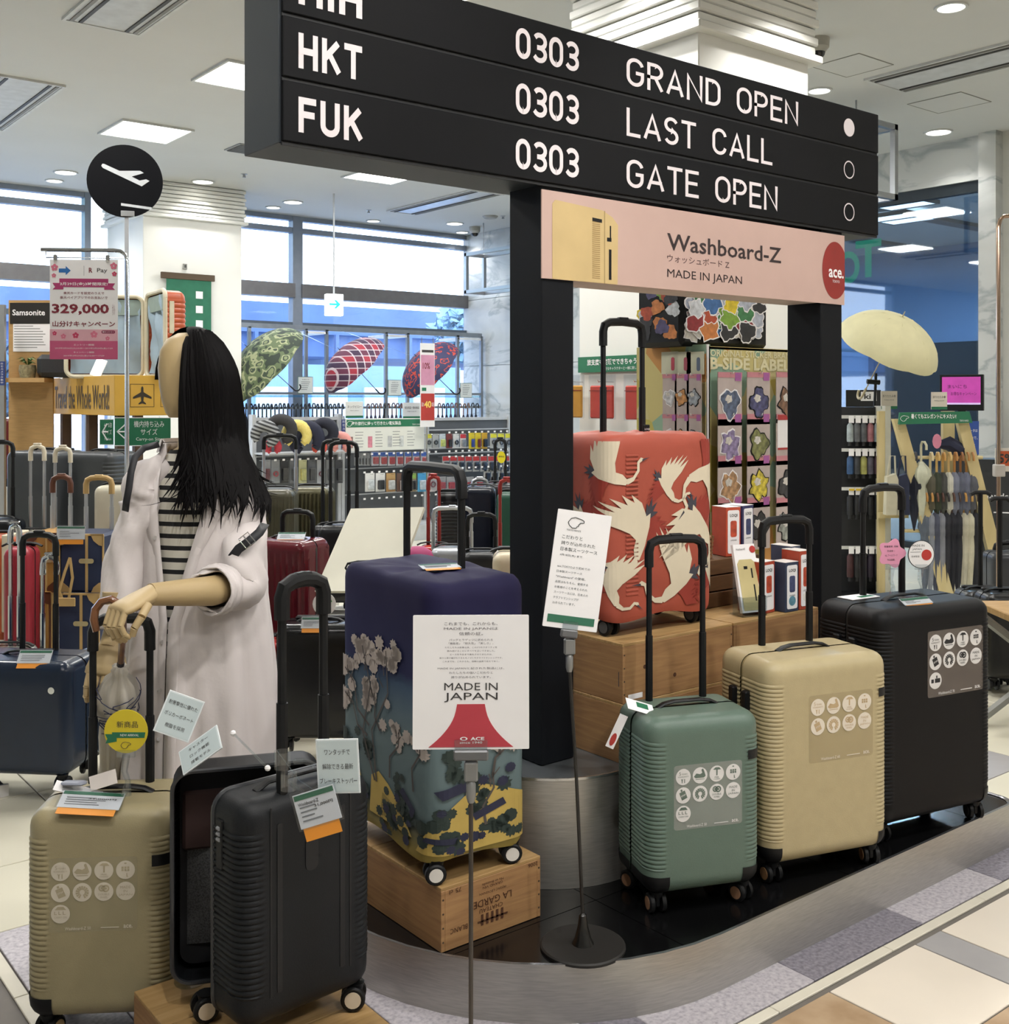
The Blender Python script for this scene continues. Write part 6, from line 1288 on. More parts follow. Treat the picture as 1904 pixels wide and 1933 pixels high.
# ================================================================ suitcases and displays behind
BLK_T = mat('#16171a', .4, spec=.3); REDT = mat('#8e2b28', .35, .3); CREAM = mat('#d8cfb8', .45)
BLOCKW = mat('#d5d4cc', .6, var=.03)
def bc(label, px, ytop, t, W, D, H, col, rib=None, ext=0, tubes=None, grip=None, drz=0, group='suitcases for sale behind', rough=.35, metal=0, hx=None, amp=.003, seam='#2a2a2a', hs=1, r1=.04, block=True):
    p = dp(px, ytop, t); z0 = max(.045, p.z - H)
    c = suitcase(label, (p.x, p.y, z0), RZC + math.radians(drz), W, D, p.z - z0, mat(col, rough, metal, var=.05, scale=14, spec=.35), rib if rib != 'h' else 'h', ext=ext, tubes=tubes, gm=grip, detail=False, group=group, hx=hx, amp=amp, seam=seam, badge=False, guards=False, top_grip=True, nf=14 if rib == 'v' else 6, pitch=.022, handle_side=hs, r1=r1, grip_r=.012)
    if z0 > .06 and block:
        q = thing('display_block', 'white display block under the ' + label[:60].rsplit(' ', 1)[0] if 0 else 'white block carrying the ' + ' '.join(label.split()[:8]), 'display block', (p.x, p.y, 0), RZC + math.radians(drz), 'white display blocks')
        MB().box(-W / 2 - .02, W / 2 + .02, -D / 2 - .02, D / 2 + .02, .05, z0 - .001, .004).part('block', BLOCKW, q); MB().box(-W / 2, W / 2, -D / 2, D / 2, .0005, .05).part('toe_kick', mat('#8f8e88', .6), q)
    return c, p
lp = thing('low_plinth', 'low white edged floor plinth under the navy suitcase', 'plinth', (0, 0, 0)); MB().box(-.6, 1.05, 4.2, 5.0, .0005, .04, .004).part('slab', mat('#3a3b3c', .5), lp); MB().box(-.6, 1.06, 4.19, 4.2, .0005, .042).part('white_edge', CARDW, lp)
A_T = mat('#b9bcc0', .3, .8)
c, p = bc('glossy navy blue suitcase with black handle at left edge', 52, 1235, 4.05, .44, .26, .5, '#1b2638', ext=.43, drz=-6, hx=.064, rough=.22)
MB().disc(.16, .36, .012, -.1335, -.1315, 16).part('emblem', CHROME, c); price_card('price card on the navy suitcase at left edge', dp(62, 1252, 3.93), (math.radians(-40), 0, RZC), .115, .05)
bc('pale steel blue suitcase behind the mannequin hand', 226, 1222, 4.25, .3, .2, .5, '#7f8ea6', 'v', drz=-10, rough=.25)
c, p = bc('orange ribbed suitcase with cream belts at left edge', 2, 1008, 5.35, .22, .2, .55, '#b4552c', 'h', amp=.006)
for x_ in (-.07, .07): MB().box(x_ - .02, x_ + .02, -.108, .108, .1, .558, .004).part('belt', CREAM, c)
bc('raspberry red textured suitcase beside the orange one', 42, 1030, 5.05, .12, .16, .56, '#98303c', 'v', amp=.0015)
bc('silver domed suitcase with chrome handle at left edge', 22, 1218, 4.62, .18, .16, .48, '#9a9a94', ext=.5, tubes=CHROME, grip=CHROME, hx=.018, rough=.2, metal=.6)
bc('black suitcase with second chrome handle at left', 88, 1232, 4.6, .12, .16, .45, '#141518', ext=.4, tubes=CHROME, grip=CHROME, hx=.028)
bc('black suitcase with tall black handle at far left edge', -4, 978, 5.75, .24, .18, .5, '#131417', ext=.4, hx=.06)
bc('dark red suitcase far off left of the yellow stand', 46, 790, 8.2, .3, .22, .5, '#5c1c22')
bc('large graphite suitcase with smooth shell under yellow stand', 88, 850, 6.25, .36, .26, .6, '#3d4044', drz=-20, rough=.3); bc('graphite suitcase with horizontal ridges beside the smooth one', 196, 852, 6.25, .3, .26, .6, '#44474a', 'h', amp=.005, drz=-20)
bc('ivory suitcase with cream grip, left of two', 66, 1002, 5.8, .12, .16, .4, '#cfc8b4', ext=.45, tubes=A_T, grip=CREAM, hx=.036); bc('ivory suitcase with cream grip, right of two', 114, 1002, 5.8, .13, .16, .4, '#cfc8b4', ext=.44, tubes=A_T, grip=CREAM, hx=.04)
bc('glossy ivory suitcase against the coat sleeve', 226, 915, 5.75, .22, .18, .42, '#c6c1ae', rough=.2)
TANL = mat('#b99a64', .5, var=.08); BRL = mat('#5b3422', .45, var=.1)
def trunk(label, x0, x1, y0, y1, t, col, trim, grip=None, ext=0):
    p = dp((x0 + x1) / 2, y1, t); W = (x1 - x0) * t / FPX; H = (y1 - y0) * t / FPX; q = thing('trunk_case', label, 'trunk', p, RZC + math.radians(-4), 'leather trimmed trunk cases'); D = .24
    b = MB().box(-W / 2, W / 2, -D / 2, D / 2, 0.002, H, .012).part('body', mat(col, .6, var=.1), q)
    for zz in (0, 1):
        for xx in (-1, 1):
            m = MB(); x_ = xx * W / 2; z_ = zz * H; s_ = -xx; u_ = 1 if zz == 0 else -1
            m.prism([(x_ - s_ * .002, z_ - u_ * .002), (x_ + s_ * .06, z_ - u_ * .002), (x_ + s_ * .045, z_ + u_ * .03), (x_ + s_ * .02, z_ + u_ * .05), (x_ - s_ * .002, z_ + u_ * .055)], -D / 2 - .003, -D / 2 + .004).part('corner_cap', trim, q)
    for x_ in (-W / 2 - .003, W / 2 - .005): MB().box(x_, x_ + .008, -D / 2 - .003, -D / 2 + .006, .004, H - .002, .002).part('edge_binding', trim, q)
    MB().box(-W / 2, W / 2, -D / 2 - .003, -D / 2 + .006, H - .008, H + .002, .002).part('edge_binding', trim, q)
    MB().box(W * .1, W * .16, -D / 2 - .004, -D / 2 + .004, .004, H - .004, .001).part('strap', TANL, q); MB().prism(rrect(.07, .022, .01, 3, W * .13, H * .55), -D / 2 - .007, -D / 2 - .004).part('clasp', mat('#c4b58a', .35, .4), q)
    if ext: trolley(q, W * .3, .07, H, H + ext, A_T, grip, .009, .014)
    return q
trunk('tan trunk case with brown corners, lower tier', 52, 118, 1112, 1235, 5.3, '#a57c3e', BRL); trunk('navy trunk case with tan corners, lower tier', 119, 208, 1114, 1235, 5.3, '#1e2a47', TANL)
trunk('tan trunk case with brown corners, upper tier', 74, 132, 1002, 1110, 5.3, '#a57c3e', BRL, BRL, .26); trunk('navy trunk case with tan corners, upper tier', 133, 216, 1004, 1112, 5.3, '#1e2a47', TANL, TANL, .26)
q = thing('display_block', 'white block carrying the four trunk cases', 'display block', dp(130, 1236, 5.3) * 1, RZC); q.location.z = 0; z_ = dp(130, 1236, 5.3).z; MB().box(-.24, .26, -.13, .13, .05, z_, .004).part('block', BLOCKW, q); MB().box(-.22, .24, -.12, .12, .0005, .05).part('toe_kick', mat('#8f8e88', .6), q)
price_card('price card with orange slip on the upper tan trunk', dp(133, 1018, 5.12), (math.radians(-8), 0, RZC), .13, .06)
lt = thing('luggage_tag', 'beige leather luggage tag loop hanging on the navy trunk', 'luggage tag', dp(132, 1090, 5.1), RZC); MB().tube([(.0, 0, .09), (-.02, -.005, .03), (-.045, -.01, -.06), (-.03, -.01, -.1)], .007, 6, ry=.003).tube([(0, 0, .09), (.015, -.008, .0), (.0, -.012, -.09), (.02, -.012, -.1)], .007, 6, ry=.003).part('strap', TANL, lt); MB().box(-.05, .03, -.016, -.01, -.13, -.09, .004).part('tag', TANL, lt)
# middle
c, p = bc('deep red vertically ribbed suitcase behind the open suitcase handle', 545, 1016, 4.9, .29, .24, .53, '#561620', 'v', ext=.12, amp=.004, rough=.22, drz=-22, block=False)
tb = thing('white_table', 'small white display table under the deep red suitcase', 'table', (p.x, p.y, 0), RZC); z_ = p.z - .53
MB().box(-.25, .25, -.2, .2, z_ - .035, z_ - .001, .003).part('top', BLOCKW, tb)
for sx in (-1, 1):
    for sy in (-1, 1): MB().box(sx * .23 - .015, sx * .23 + .015, sy * .18 - .015, sy * .18 + .015, .0005, z_ - .035).part('leg', BLOCKW, tb)
price_card('price card lying on the deep red suitcase', dp(548, 1018, 4.85), (math.radians(-60), 0, RZC), .12, .05)
bc('bright red suitcase half hidden by the white coat', 474, 1206, 4.6, .3, .2, .5, '#93302c', rough=.25); bc('glossy black suitcase with price card beside the print cover', 605, 1172, 4.42, .32, .2, .56, '#0e0f12', 'v', rough=.2, amp=.002)
price_card('price card with orange slip on glossy black suitcase', dp(590, 1186, 4.28), (math.radians(-30), 0, RZC), .09, .045)
gc = thing('leaf_card', 'green white round card with clear stem on black suitcase', 'sign', dp(612, 1150, 4.32), RZC); MB().disc(0, .02, .045, -.001, .001, 24).part('round_card', CARDW, gc); MB().prism([(-.03, .03), (.0, .0), (.03, .03), (.02, .05), (-.01, .05)], -.002, -.001).part('green_leaf', mat('#3d9a50', .6), gc); MB().tube([(0, 0, -.02), (0, 0, -.05)], .006, 6).part('stem', CLEAR, gc)
bc('olive grey ribbed suitcase with silver tubes and black grip', 524, 922, 6.15, .2, .22, .5, '#4b493b', 'v', ext=.3, tubes=A_T, hx=.09, amp=.004); bc('olive suitcase with bright metal side strips', 588, 918, 6.5, .24, .24, .5, '#57543f', 'v', amp=.007, metal=.3)
bc('black suitcase with tall black handle, left of the pair', 632, 990, 5.95, .24, .16, .45, '#121316', ext=.455, hx=.07); bc('black suitcase with tall black handle, right of the pair', 647, 990, 5.72, .24, .16, .45, '#121316', ext=.43, hx=.068)
bc('silver ribbed suitcase with grey handle behind the print cover', 853, 1032, 5.85, .22, .16, .45, '#9fa3a8', 'v', ext=.21, tubes=A_T, grip=A_T, hx=.1, metal=.6, amp=.004); bc('small black suitcase with thick dark grip', 908, 1040, 5.6, .18, .16, .45, '#151618', ext=.19, hx=.07)
bc('midnight blue suitcase with silver handle', 905, 918, 6.75, .2, .2, .6, '#141823', ext=.05, tubes=A_T, grip=A_T, hx=.045, rough=.25); bc('bottle green suitcase against the left post', 968, 928, 6.6, .18, .18, .6, '#24483a', drz=-10)
bc('black suitcase with red handle against the left post', 956, 1042, 5.9, .14, .16, .45, '#131417', ext=.39, tubes=REDT, grip=REDT, hx=.035); bc('shiny red suitcase with red handle', 818, 1028, 6.15, .16, .14, .45, '#9a2a20', ext=.385, tubes=REDT, grip=REDT, hx=.03, rough=.2)
bc('black suitcase with wavy ridges behind tall handle', 848, 928, 7.0, .16, .16, .6, '#1d1e20', 'h', amp=.007); bc('cream suitcase against the left post', 968, 1040, 4.4, .16, .2, .5, '#c9bca0'); bc('black suitcase with yellow tag on its handle', 944, 912, 7.4, .2, .16, .5, '#17181b', ext=.3, hx=.035)
yt = thing('yellow_tag', 'yellow oval tag on a clear stem near the left post', 'sign', dp(946, 866, 7.38), RZC); MB().disc(0, .01, .028, -.001, .001, 20, .04).part('oval', mat('#d8c928', .5), yt); MB().tube([(0, 0, -.03), (-.02, 0, -.1), (-.02, 0, -.16)], .005, 6).part('stem', CLEAR, yt); text('新商品', yt, INK, 0, .015, .012, .035, -.0016)
ht = thing('pink_hat', 'magenta brimmed hat with cut pattern behind the white board', 'hat', dp(788, 1066, 4.9), RZC); MB().lathe([(.075, 0), (.074, .03), (.06, .06), (.03, .078), (.001, .082)], 24).part('crown', mat('#93285c', .7), ht); MB().lathe([(.07, 0), (.12, -.012), (.122, -.008), (.07, .006)], 24).part('brim', mat('#93285c', .7), ht)
q = thing('display_block', 'white block carrying the pink hat', 'display block', (ht.location.x, ht.location.y, 0), RZC); MB().box(-.12, .12, -.12, .12, .0005, ht.location.z - .014, .004).part('block', BLOCKW, q)
# tilted blank board seen from behind
C4 = [dp(662, 960, 4.25), dp(800, 957, 4.1), dp(742, 1115, 3.86), dp(594, 1116, 4.0)]; cen = sum(C4, Vector()) / 4; nrm = (C4[1] - C4[0]).cross(C4[3] - C4[0]).normalized()
wb = thing('blank_board', 'blank cream board tilted on a stand, seen from its back', 'sign board', (cen.x, cen.y, 0)); z3 = Vector((cen.x, cen.y, 0))
MB().add([c_ - z3 for c_ in C4] + [c_ - z3 + nrm * .012 for c_ in C4], [(0, 1, 2, 3), (7, 6, 5, 4), (0, 4, 5, 1), (1, 5, 6, 2), (2, 6, 7, 3), (3, 7, 4, 0)]).part('board', mat('#d9d6c4', .6, var=.02), wb)
MB().tube([Vector((0, .08, .004)), Vector((0, .08, cen.z - .1)), cen - z3 + nrm * .014], .012, 8).part('pole', STEEL, wb); MB().lathe([(.0005, .0005), (.14, .0005), (.14, .008), (.0005, .012)], 24, (0, .08, 0)).part('base', STEEL, wb)
MB().tube([dp(660, 1084, 3.8) - z3, dp(652, 1072, 3.8) - z3, dp(656, 1064, 3.8) - z3, dp(675, 1061, 3.8) - z3, dp(704, 1060, 3.82) - z3], [.004, .004, .004, .006, .0055], 8).part('clip_lamp', BLACKP, wb)
# yellow headed stand
YEL = mat('#c79c3c', .55, var=.03); yp = dp(216, 708, 6.65); ys = thing('yellow_stand', 'stand with yellow header reading Travel the Whole World', 'display stand', (yp.x, yp.y, 0)); YZ0, YZ1 = dp(216, 785, 6.65).z, yp.z
hd = MB().box(0, .62, 0, 1.25, YZ0, YZ1, .003).part('header', YEL, ys)
o = text('Travel the Whole World!', hd, mat('#4a3d2c', .6), 0, 0, .155, 1.1, -.0015, bold=.01); o.rotation_euler = (0, 0, math.radians(-90)); o.location = (-.001, .64, (YZ0 + YZ1) / 2 - .01)
def plane_icon(cx, cz, s): return [(cx + a * s, cz + b * s) for a, b in ((0, .5), (.06, .42), (.07, .18), (.5, -.08), (.5, -.18), (.08, -.06), (.06, -.3), (.2, -.42), (.2, -.48), (0, -.42), (-.2, -.48), (-.2, -.42), (-.06, -.3), (-.08, -.06), (-.5, -.18), (-.5, -.08), (-.07, .18), (-.06, .42))]
zc_ = (YZ0 + YZ1) / 2
for i, cx in enumerate((.17, .36, .55)):
    fr = MB()
    for a in ((cx - .075, cx + .075, zc_ + .068, zc_ + .071), (cx - .075, cx + .075, zc_ - .071, zc_ - .068), (cx - .075, cx - .072, zc_ - .071, zc_ + .071), (cx + .072, cx + .075, zc_ - .071, zc_ + .071)): fr.box(a[0], a[1], -.0015, .0, a[2], a[3])
    fr.part('icon_frame', mat('#5c4a2a', .6), hd); (MB().prism(plane_icon(cx, zc_, .115), -.002, -.0005) if i == 0 else MB().box(cx - .05, cx + .05, -.002, -.0005, zc_ - .04, zc_ + .03).box(cx - .02, cx + .02, -.002, -.0005, zc_ + .03, zc_ + .05)).part('icon', mat('#2a2418', .6), hd, smooth=0)
for x_, y_ in ((.06, .06), (.56, .06), (.06, 1.15), (.56, 1.15), (.06, .6)): MB().box(x_ - .03, x_ + .03, y_ - .03, y_ + .03, .0005, YZ0, .003).part('leg', mat('#4a3626', .6), ys)
MB().box(.03, .59, .05, 1.2, .6, .63, .003).part('shelf', mat('#4a3626', .6), ys); MB().box(-.02, .0, 1.25, 1.3, .0005, YZ1 - .02).part('white_side', WHITE, ys)
# open orange suitcase on the yellow stand
os_ = thing('open_suitcase', 'open orange suitcase with cream rim and pale blue packing on yellow stand', 'suitcase', (yp.x + .3, yp.y + .42, YZ1 + .001), math.radians(-30)); LIN = mat('#9fb4c4', .6, var=.12, scale=6, bump=.5, bscale=9); CRM = mat('#d6ccb2', .45)
def tray(M_, W, H, D, seed):
    mb = half_shell(W, D, H, .05, .05, 'h', .005, .03, 1)
    for i, v in enumerate(mb.v): mb.v[i] = tuple(M_ @ Vector(v))
    s_ = mb.part('shell', mat('#b4532f', .4), os_, smooth=50); rm = [tuple(M_ @ Vector((x, -.004, z))) for x, z in rrect(W, H, .05, 6, 0, H / 2)]; MB().tube(rm + rm[:1], .014, 8, False).part('rim', CRM, s_)
    rr = random.Random(seed); ph = rr.uniform(0, 6); g = [[tuple(M_ @ Vector((-W / 2 + .02 + (W - .04) * j / 14, .012 + .012 * math.sin(j * 1.3 + ph + i * .4) + .01 * math.sin(i * 1.1 + j * .5), .02 + (H - .04) * i / 12))) for j in range(15)] for i in range(13)]
    MB().rings(g, False, False, False).part('packed_clothes', LIN, s_, smooth=70); MB().at(M_).box(-W / 2 + .015, W / 2 - .015, .0, .003, H - .12, H - .02).part('net_top', mat('#8f9f98', .6), s_)
tray(Matrix.Translation((-.21, .0, 0)), .48, .52, .12, 1); tray(Matrix.Translation((.05, 0, 0)) @ Matrix.Rotation(math.radians(-66), 4, 'Z') @ Matrix.Translation((.24, 0, 0)), .44, .53, .13, 2)
for c_ in list(os_.children)[1:]:
    MB().at(Matrix.Translation((.05, 0, 0)) @ Matrix.Rotation(math.radians(-66), 4, 'Z') @ Matrix.Translation((.24, 0, 0))).box(.212, .228, .02, .05, .26, .46, .003).part('lock_plate', CRM, c_)
for lb, x0, dx in (('white leaflet panel, glare put in as glow, leaning at left of yellow stand', 108, 0), ('white leaflet panel, glare put in as glow, leaning below the open suitcase', 179, 0)):
    q = thing('leaning_panel', lb, 'panel', dp(x0, 718, 7.45 if x0 < 150 else 7.05), rot=(math.radians(-18), math.radians(18), RZC)); q.location.z = YZ1 + .002; MB().box(-.035, .035, -.004, .004, 0, .12, .002).part('panel', mat('#fbfbfa', .3, emit=.9), q)  # plain white card, no lamp; emission stands in for its overexposed glare
dkc, p = None, dp(130, 700, 7.1)
q = thing('dark_case', 'dark grey soft case lying behind the leaning panels', 'case', (yp.x + .08, yp.y + .95, YZ1 + .001), math.radians(-20)); MB().box(-.25, .25, -.12, .12, 0, .15, .03).part('body', mat('#2a2c2f', .6, bump=.3, bscale=40), q); MB().tube([(-.06, -.05, .15), (-.04, -.05, .17), (.04, -.05, .17), (.06, -.05, .15)], .008, 6).part('handle', BLACKP, q)
def green_sign(label, x0, x1, y0, y1, t, lines, arrow=True):
    p = dp((x0 + x1) / 2, (y0 + y1) / 2, t); w, h = (x1 - x0) * t / FPX, (y1 - y0) * t / FPX; q = thing('size_sign', label, 'sign', p, RZC, 'green size signs'); MB().box(-w / 2, w / 2, -.003, .003, -h / 2, h / 2, .001).part('board', GREENP, q)
    MB().box(-w / 2, w / 2, -.0036, -.003, -h / 2, -h / 2 + .004).box(-w / 2, w / 2, -.0036, -.003, h / 2 - .004, h / 2).box(-w / 2, -w / 2 + .003, -.0036, -.003, -h / 2, h / 2).part('border', CARDW, q)
    if arrow: a = min(w * .35, .06); MB().tube([(-w / 2 + .018 + a, -.004, h * .32), (-w / 2 + .018, -.004, 0), (-w / 2 + .018 + a, -.004, -h * .32)], .0045, 6).tube([(-w / 2 + .018, -.004, 0), (-w / 2 + .02 + a * 1.1, -.004, 0)], .0045, 6).part('arrow', CARDW, q)
    for i, (s_, ww, hh) in enumerate(lines): text(s_, q, CARDW, w * .12, h * (.27 - .27 * i), hh, ww, -.004)
    for x_ in (-w * .3, w * .3): MB().tube([(x_, .0, h / 2), (x_, .0, YZ0 - p.z)], .003, 5).part('hanger', CLEAR, q)
green_sign('green hanging sign for carry on size with left arrow', 216, 322, 788, 842, 6.58, (('機内持ち込み', .18, .038), ('サイズ', .1, .038), ('Carry-on Size', .155, .024))); green_sign('smaller green sign for four to five nights size', 188, 214, 791, 840, 6.6, (('4・5泊', .045, .03), ('サイズ', .045, .03), ('Medium', .04, .016)))
# wooden brand display at far left
p = dp(54, 720, 7.4); k_ = 7.4 / FPX; bdp = thing('brand_display', 'wooden display board with black Samsonite header and text sheet', 'display', (p.x, p.y, 0), RZC); Z = lambda y: dp(54, y, 7.4).z; X = lambda x: (x - 54) * k_
MB().box(X(16), X(100), 0, .02, .001, Z(568)).part('board', mat('#b08c5a', .6, var=.1, stretch=(1, 1, 8)), bdp); MB().box(X(19), X(98), -.006, 0, Z(612), Z(573)).part('header', mat('#1d1a18', .5), bdp); text('Samsonite', bdp, CARDW, X(55), Z(591), .04, X(85) - X(23), -.0075, bold=.02)
MB().box(X(25), X(96), -.004, 0, Z(664), Z(611)).part('text_sheet', CARDW, bdp); m = MB()
for i in range(9): m.box(X(27), X(27) + RN.uniform(.12, .22), -.0046, -.004, Z(617 + i * 5), Z(615.5 + i * 5))
m.part('print_lines', mat('#8a8a88', .7), bdp, smooth=0); MB().box(X(16), X(100), -.14, .0, Z(722), Z(714)).part('shelf', mat('#c29d68', .6), bdp); MB().box(X(18), X(28), -.16, -.13, .001, Z(580)).part('alu_post', ALU, bdp); MB().box(X(19), X(30), -.164, -.16, Z(728), Z(684)).part('blue_sticker', mat('#2c3f78', .5), bdp)
for i, ch in enumerate('防犯カメラ作動中'): text(ch, bdp, CARDW, X(24.5), Z(688 + i * 5), .013, .016, -.1655)
pp = bdp.matrix_world; pl = thing('potted_plant', 'small leafy plant in woven pot on the wooden display shelf', 'potted plant', dp(52, 712, 7.3), RZC); pl.location.z = Z(714) + .001; rr = random.Random(8)
MB().lathe([(.001, 0), (.045, 0), (.055, .05), (.05, .085), (.04, .085), (.001, .07)], 16).part('pot', ramp_mat('woven', [(.3, '#6b6248'), (.7, '#a09470')], scale=60, rough=.8), pl)
for i in range(16):
    a = rr.uniform(0, 6.28); L = rr.uniform(.05, .09); e = rr.uniform(.02, .06); d = Vector((math.cos(a), math.sin(a), 0)); s_ = Vector((-d.y, d.x, 0)) * .012; b0 = Vector((0, 0, .08)); MB().add([b0, b0 + d * L * .5 + s_ + Vector((0, 0, e)), b0 + d * L + Vector((0, 0, e * .7)), b0 + d * L * .5 - s_ + Vector((0, 0, e))], [(0, 1, 2, 3)]).part('leaf', mat('#5f7c46', .6, var=.2), pl, smooth=0)
# green banner on the far column, thermostat
yb = 11.76; x0, x1 = at(302, 560, Y=yb).x, at(403, 560, Y=yb).x; z0, z1 = at(350, 640, Y=yb).z, at(350, 520, Y=yb).z
bn = thing('column_banner', 'green cloth banner with dark wood rod on the white column', 'banner', (0, yb, 0)); MB().box(x0, x1, -.04, -.01, z1 - .05, z1 + .02, .004).part('rod', mat('#4b3b28', .6), bn); MB().box(x0 + .06, x1 - .04, -.03, -.024, z0 - .3, z1 - .05).part('cloth', mat('#2a6a52', .8), bn)
for i in range(4): MB().box(x1 - .22, x1 - .14, -.033, -.03, z1 - .25 - i * .16, z1 - .17 - i * .16).part('white_print', CARDW, bn)
p = at(349, 503, Y=11.79); tm = thing('wall_switch', 'small grey switch plate above the green banner', 'switch', p); MB().box(-.022, .022, -.012, .004, -.03, .03, .002).part('plate', mat('#9a9a94', .5), tm); MB().box(-.012, .012, -.014, -.012, -.015, .018).part('display', mat('#3c3d3b', .4), tm)
# ================================================================ accessory gondola, umbrella racks at the window
GY = 9.6; GREY = mat('#55585c', .5, var=.05); LGREY = mat('#b5b8bb', .45)
def gx(px): return at(px, 850, Y=GY).x
def gz(px, py): return at(px, py, Y=GY).z
def gondola(label, x0, x1, ytop):
    a, b = gx(x0), gx(x1); zt = gz((x0 + x1) / 2, ytop); t = thing('gondola_shelf', label, 'shelf unit', (a, GY + .12, 0))
    MB().box(0, b - a, 0, .03, .15, zt).part('back_panel', GREY, t); MB().box(0, b - a, -.45, .03, .0005, .15).part('base', LGREY, t); MB().box(0, b - a, -.012, .04, zt - .02, zt + .012).part('cap', LGREY, t)
    for x_ in (-.02, b - a - .02): MB().box(x_, x_ + .04, -.03, .05, .0005, zt + .04).part('upright', LGREY, t)
    return t, a, b, zt
ga = gondola('grey pegboard shelf unit with travel appliances in the middle', 656, 812, 792); gb = gondola('grey pegboard shelf unit against the left post', 816, 972, 790); gc_ = gondola('grey shelf unit with neck pillows on top shelf', 488, 650, 790)
MB().box(0, gc_[2] - gc_[1], -.34, 0, gz(560, 856), gz(560, 853)).part('shelf', LGREY, gc_[0])
def rail(t, a, b, px, py, y=-.02):
    z = gz(px, py); MB().box(.02, b - a - .02, y - .02, y, z, z + .012).part('hook_rail', LGREY, t); m = MB(); n = int((b - a) / .085)
    for i in range(n): m.box(.05 + i * .085, .075 + i * .085, -.34, -.338, z - .022, z - .004)
    m.part('price_tabs', CARDW, t, kind='stuff')
PK1 = {}
def pack(label, x, z, w, h, card, bub, shape, group, y=None, rz=0, name='blister_pack', accent=None):
    k = (round(w, 3), round(h, 3), card, bub, shape, accent)
    if k in PK1: return dup(PK1[k], (x, y if y is not None else GY - .14, z), rz, label, group)
    t = thing(name, label, 'package', (x, y if y is not None else GY - .14, z), rz, group)
    MB().box(-w / 2, w / 2, -.004, .004, -h, 0, .001).part('backing_card', mat(card, .5, var=.06), t)
    if accent: MB().box(-w / 2 + .002, w / 2 - .002, -.0052, -.004, -h * .3, -.003).part('header_print', mat(accent, .5), t)
    if shape == 'box': MB().box(-w * .32, w * .32, -.035, -.004, -h * .88, -h * .38, .006).part('product', mat(bub, .4, var=.25, scale=40), t)
    elif shape == 'cyl': MB().lathe([(.001, -h * .9), (w * .22, -h * .9), (w * .24, -h * .4), (.001, -h * .38)], 12, (0, -.025, 0)).part('product', mat(bub, .4, var=.25, scale=40), t)
    elif shape == 'loop': MB().tube([(w * .25 * math.cos(a), -.015, -h * .6 + w * .25 * math.sin(a)) for a in [2 * PI * i / 14 for i in range(15)]], .007, 6, False).part('product', mat(bub, .5), t)
    MB().box(-w * .38, w * .38, -.04, -.0395, -h * .92, -h * .34).part('clear_bubble', glass_mat('pocket', '#f6f8fa', .93, .08), t)
    MB().tube([(0, .14, -.012), (0, -.05, -.012), (0, -.06, -.004)], .0025, 5).part('peg_hook', CHROME, t)
    PK1[k] = t; return t
def row(lab, x0, x1, y0, y1, n, specs, group):
    for i in range(n):
        px = x0 + (x1 - x0) * (i + .5) / n; z1 = at(px, y0, Y=GY - .14).z; h = z1 - at(px, y1, Y=GY - .14).z; w = (at(x1, y0, Y=GY - .14).x - at(x0, y0, Y=GY - .14).x) / n * .86; s = specs[i % len(specs)]
        pack(lab if len(specs) == 1 else s[0], at(px, y0, Y=GY - .14).x, z1, round(w, 3), round(h, 3), s[1], s[2], s[3], group, accent=s[4] if len(s) > 4 else None)
row('clear blister pack with blue header in middle gondola row', 700, 808, 853, 879, 7, [('', '#b9bcc6', '#a2474a', 'box', '#3f62b0')], 'blue headed adapter packs'); row('black cable pack beside the blue headed packs', 668, 698, 856, 879, 5, [('', '#8d8f92', '#1c1d20', 'cyl')], 'black cable packs')
row('', 688, 826, 893, 928, 7, [('white switch pack on lowest middle row, left end', '#d8d8d6', '#e6e6e4', 'box'), ('second white switch pack on lowest middle row', '#d9d9d7', '#2a2a2c', 'box'), ('brown card pack with white plug', '#a07c50', '#e2ded6', 'box', '#a88a5c'), ('dark brown card pack beside the plug', '#5a4238', '#c9b8b4', 'cyl'), ('green and brown card pack with black plug', '#8a7b5c', '#1c1c1e', 'box', '#7a9a48'), ('sky blue pack with yellow foot in the lowest middle row', '#4f9ac4', '#d8dfe6', 'box', '#3f8ec0'), ('maroon and white pack at lowest row end', '#b8b0b0', '#6a2430', 'loop', '#6a2430')], 'travel plug packs')
row('', 802, 880, 819, 846, 6, [('yellow tabbed clear pack, upper right shelf', '#b4b7b4', '#2a2b2c', 'loop', '#c9c43a'), ('grey pack with black ring, upper right shelf', '#a4a6a8', '#1f2022', 'loop'), ('pale blue clear pack, upper right shelf', '#b6c0cc', '#c8cf70', 'box'), ('red and black pack, upper right shelf', '#6d3030', '#1f2022', 'cyl'), ('white pack with round lock, upper right shelf', '#c9cacb', '#232426', 'loop'), ('red tabbed white pack, upper right shelf', '#c9c4c4', '#8d9094', 'box', '#b03038')], 'travel lock packs')
row('', 884, 920, 817, 847, 3, [('yellow pack with blue strap, left of three', '#c9b62c', '#2c3f88', 'cyl'), ('yellow pack with red strap, middle of three', '#c9b62c', '#70241c', 'cyl'), ('yellow pack with black strap, right of three', '#c0982a', '#1f1d1a', 'box')], 'yellow strap packs'); row('pack with yellow tab near the security strip', 924, 966, 818, 846, 3, [('', '#a9acae', '#303236', 'loop', '#c9c43a')], 'yellow tab packs')
row('red and grey pack in the second right row', 834, 962, 861, 890, 9, [('', '#9c9ea0', '#34363a', 'box', '#a82c30')], 'second row right packs'); row('white pack in the third right row near the post', 912, 966, 882, 910, 4, [('', '#b3b4b4', '#222326', 'box')], 'third row right packs'); row('red pack in the lowest right row', 824, 966, 900, 926, 8, [('', '#8c8e92', '#a03034', 'box')], 'lowest right packs')
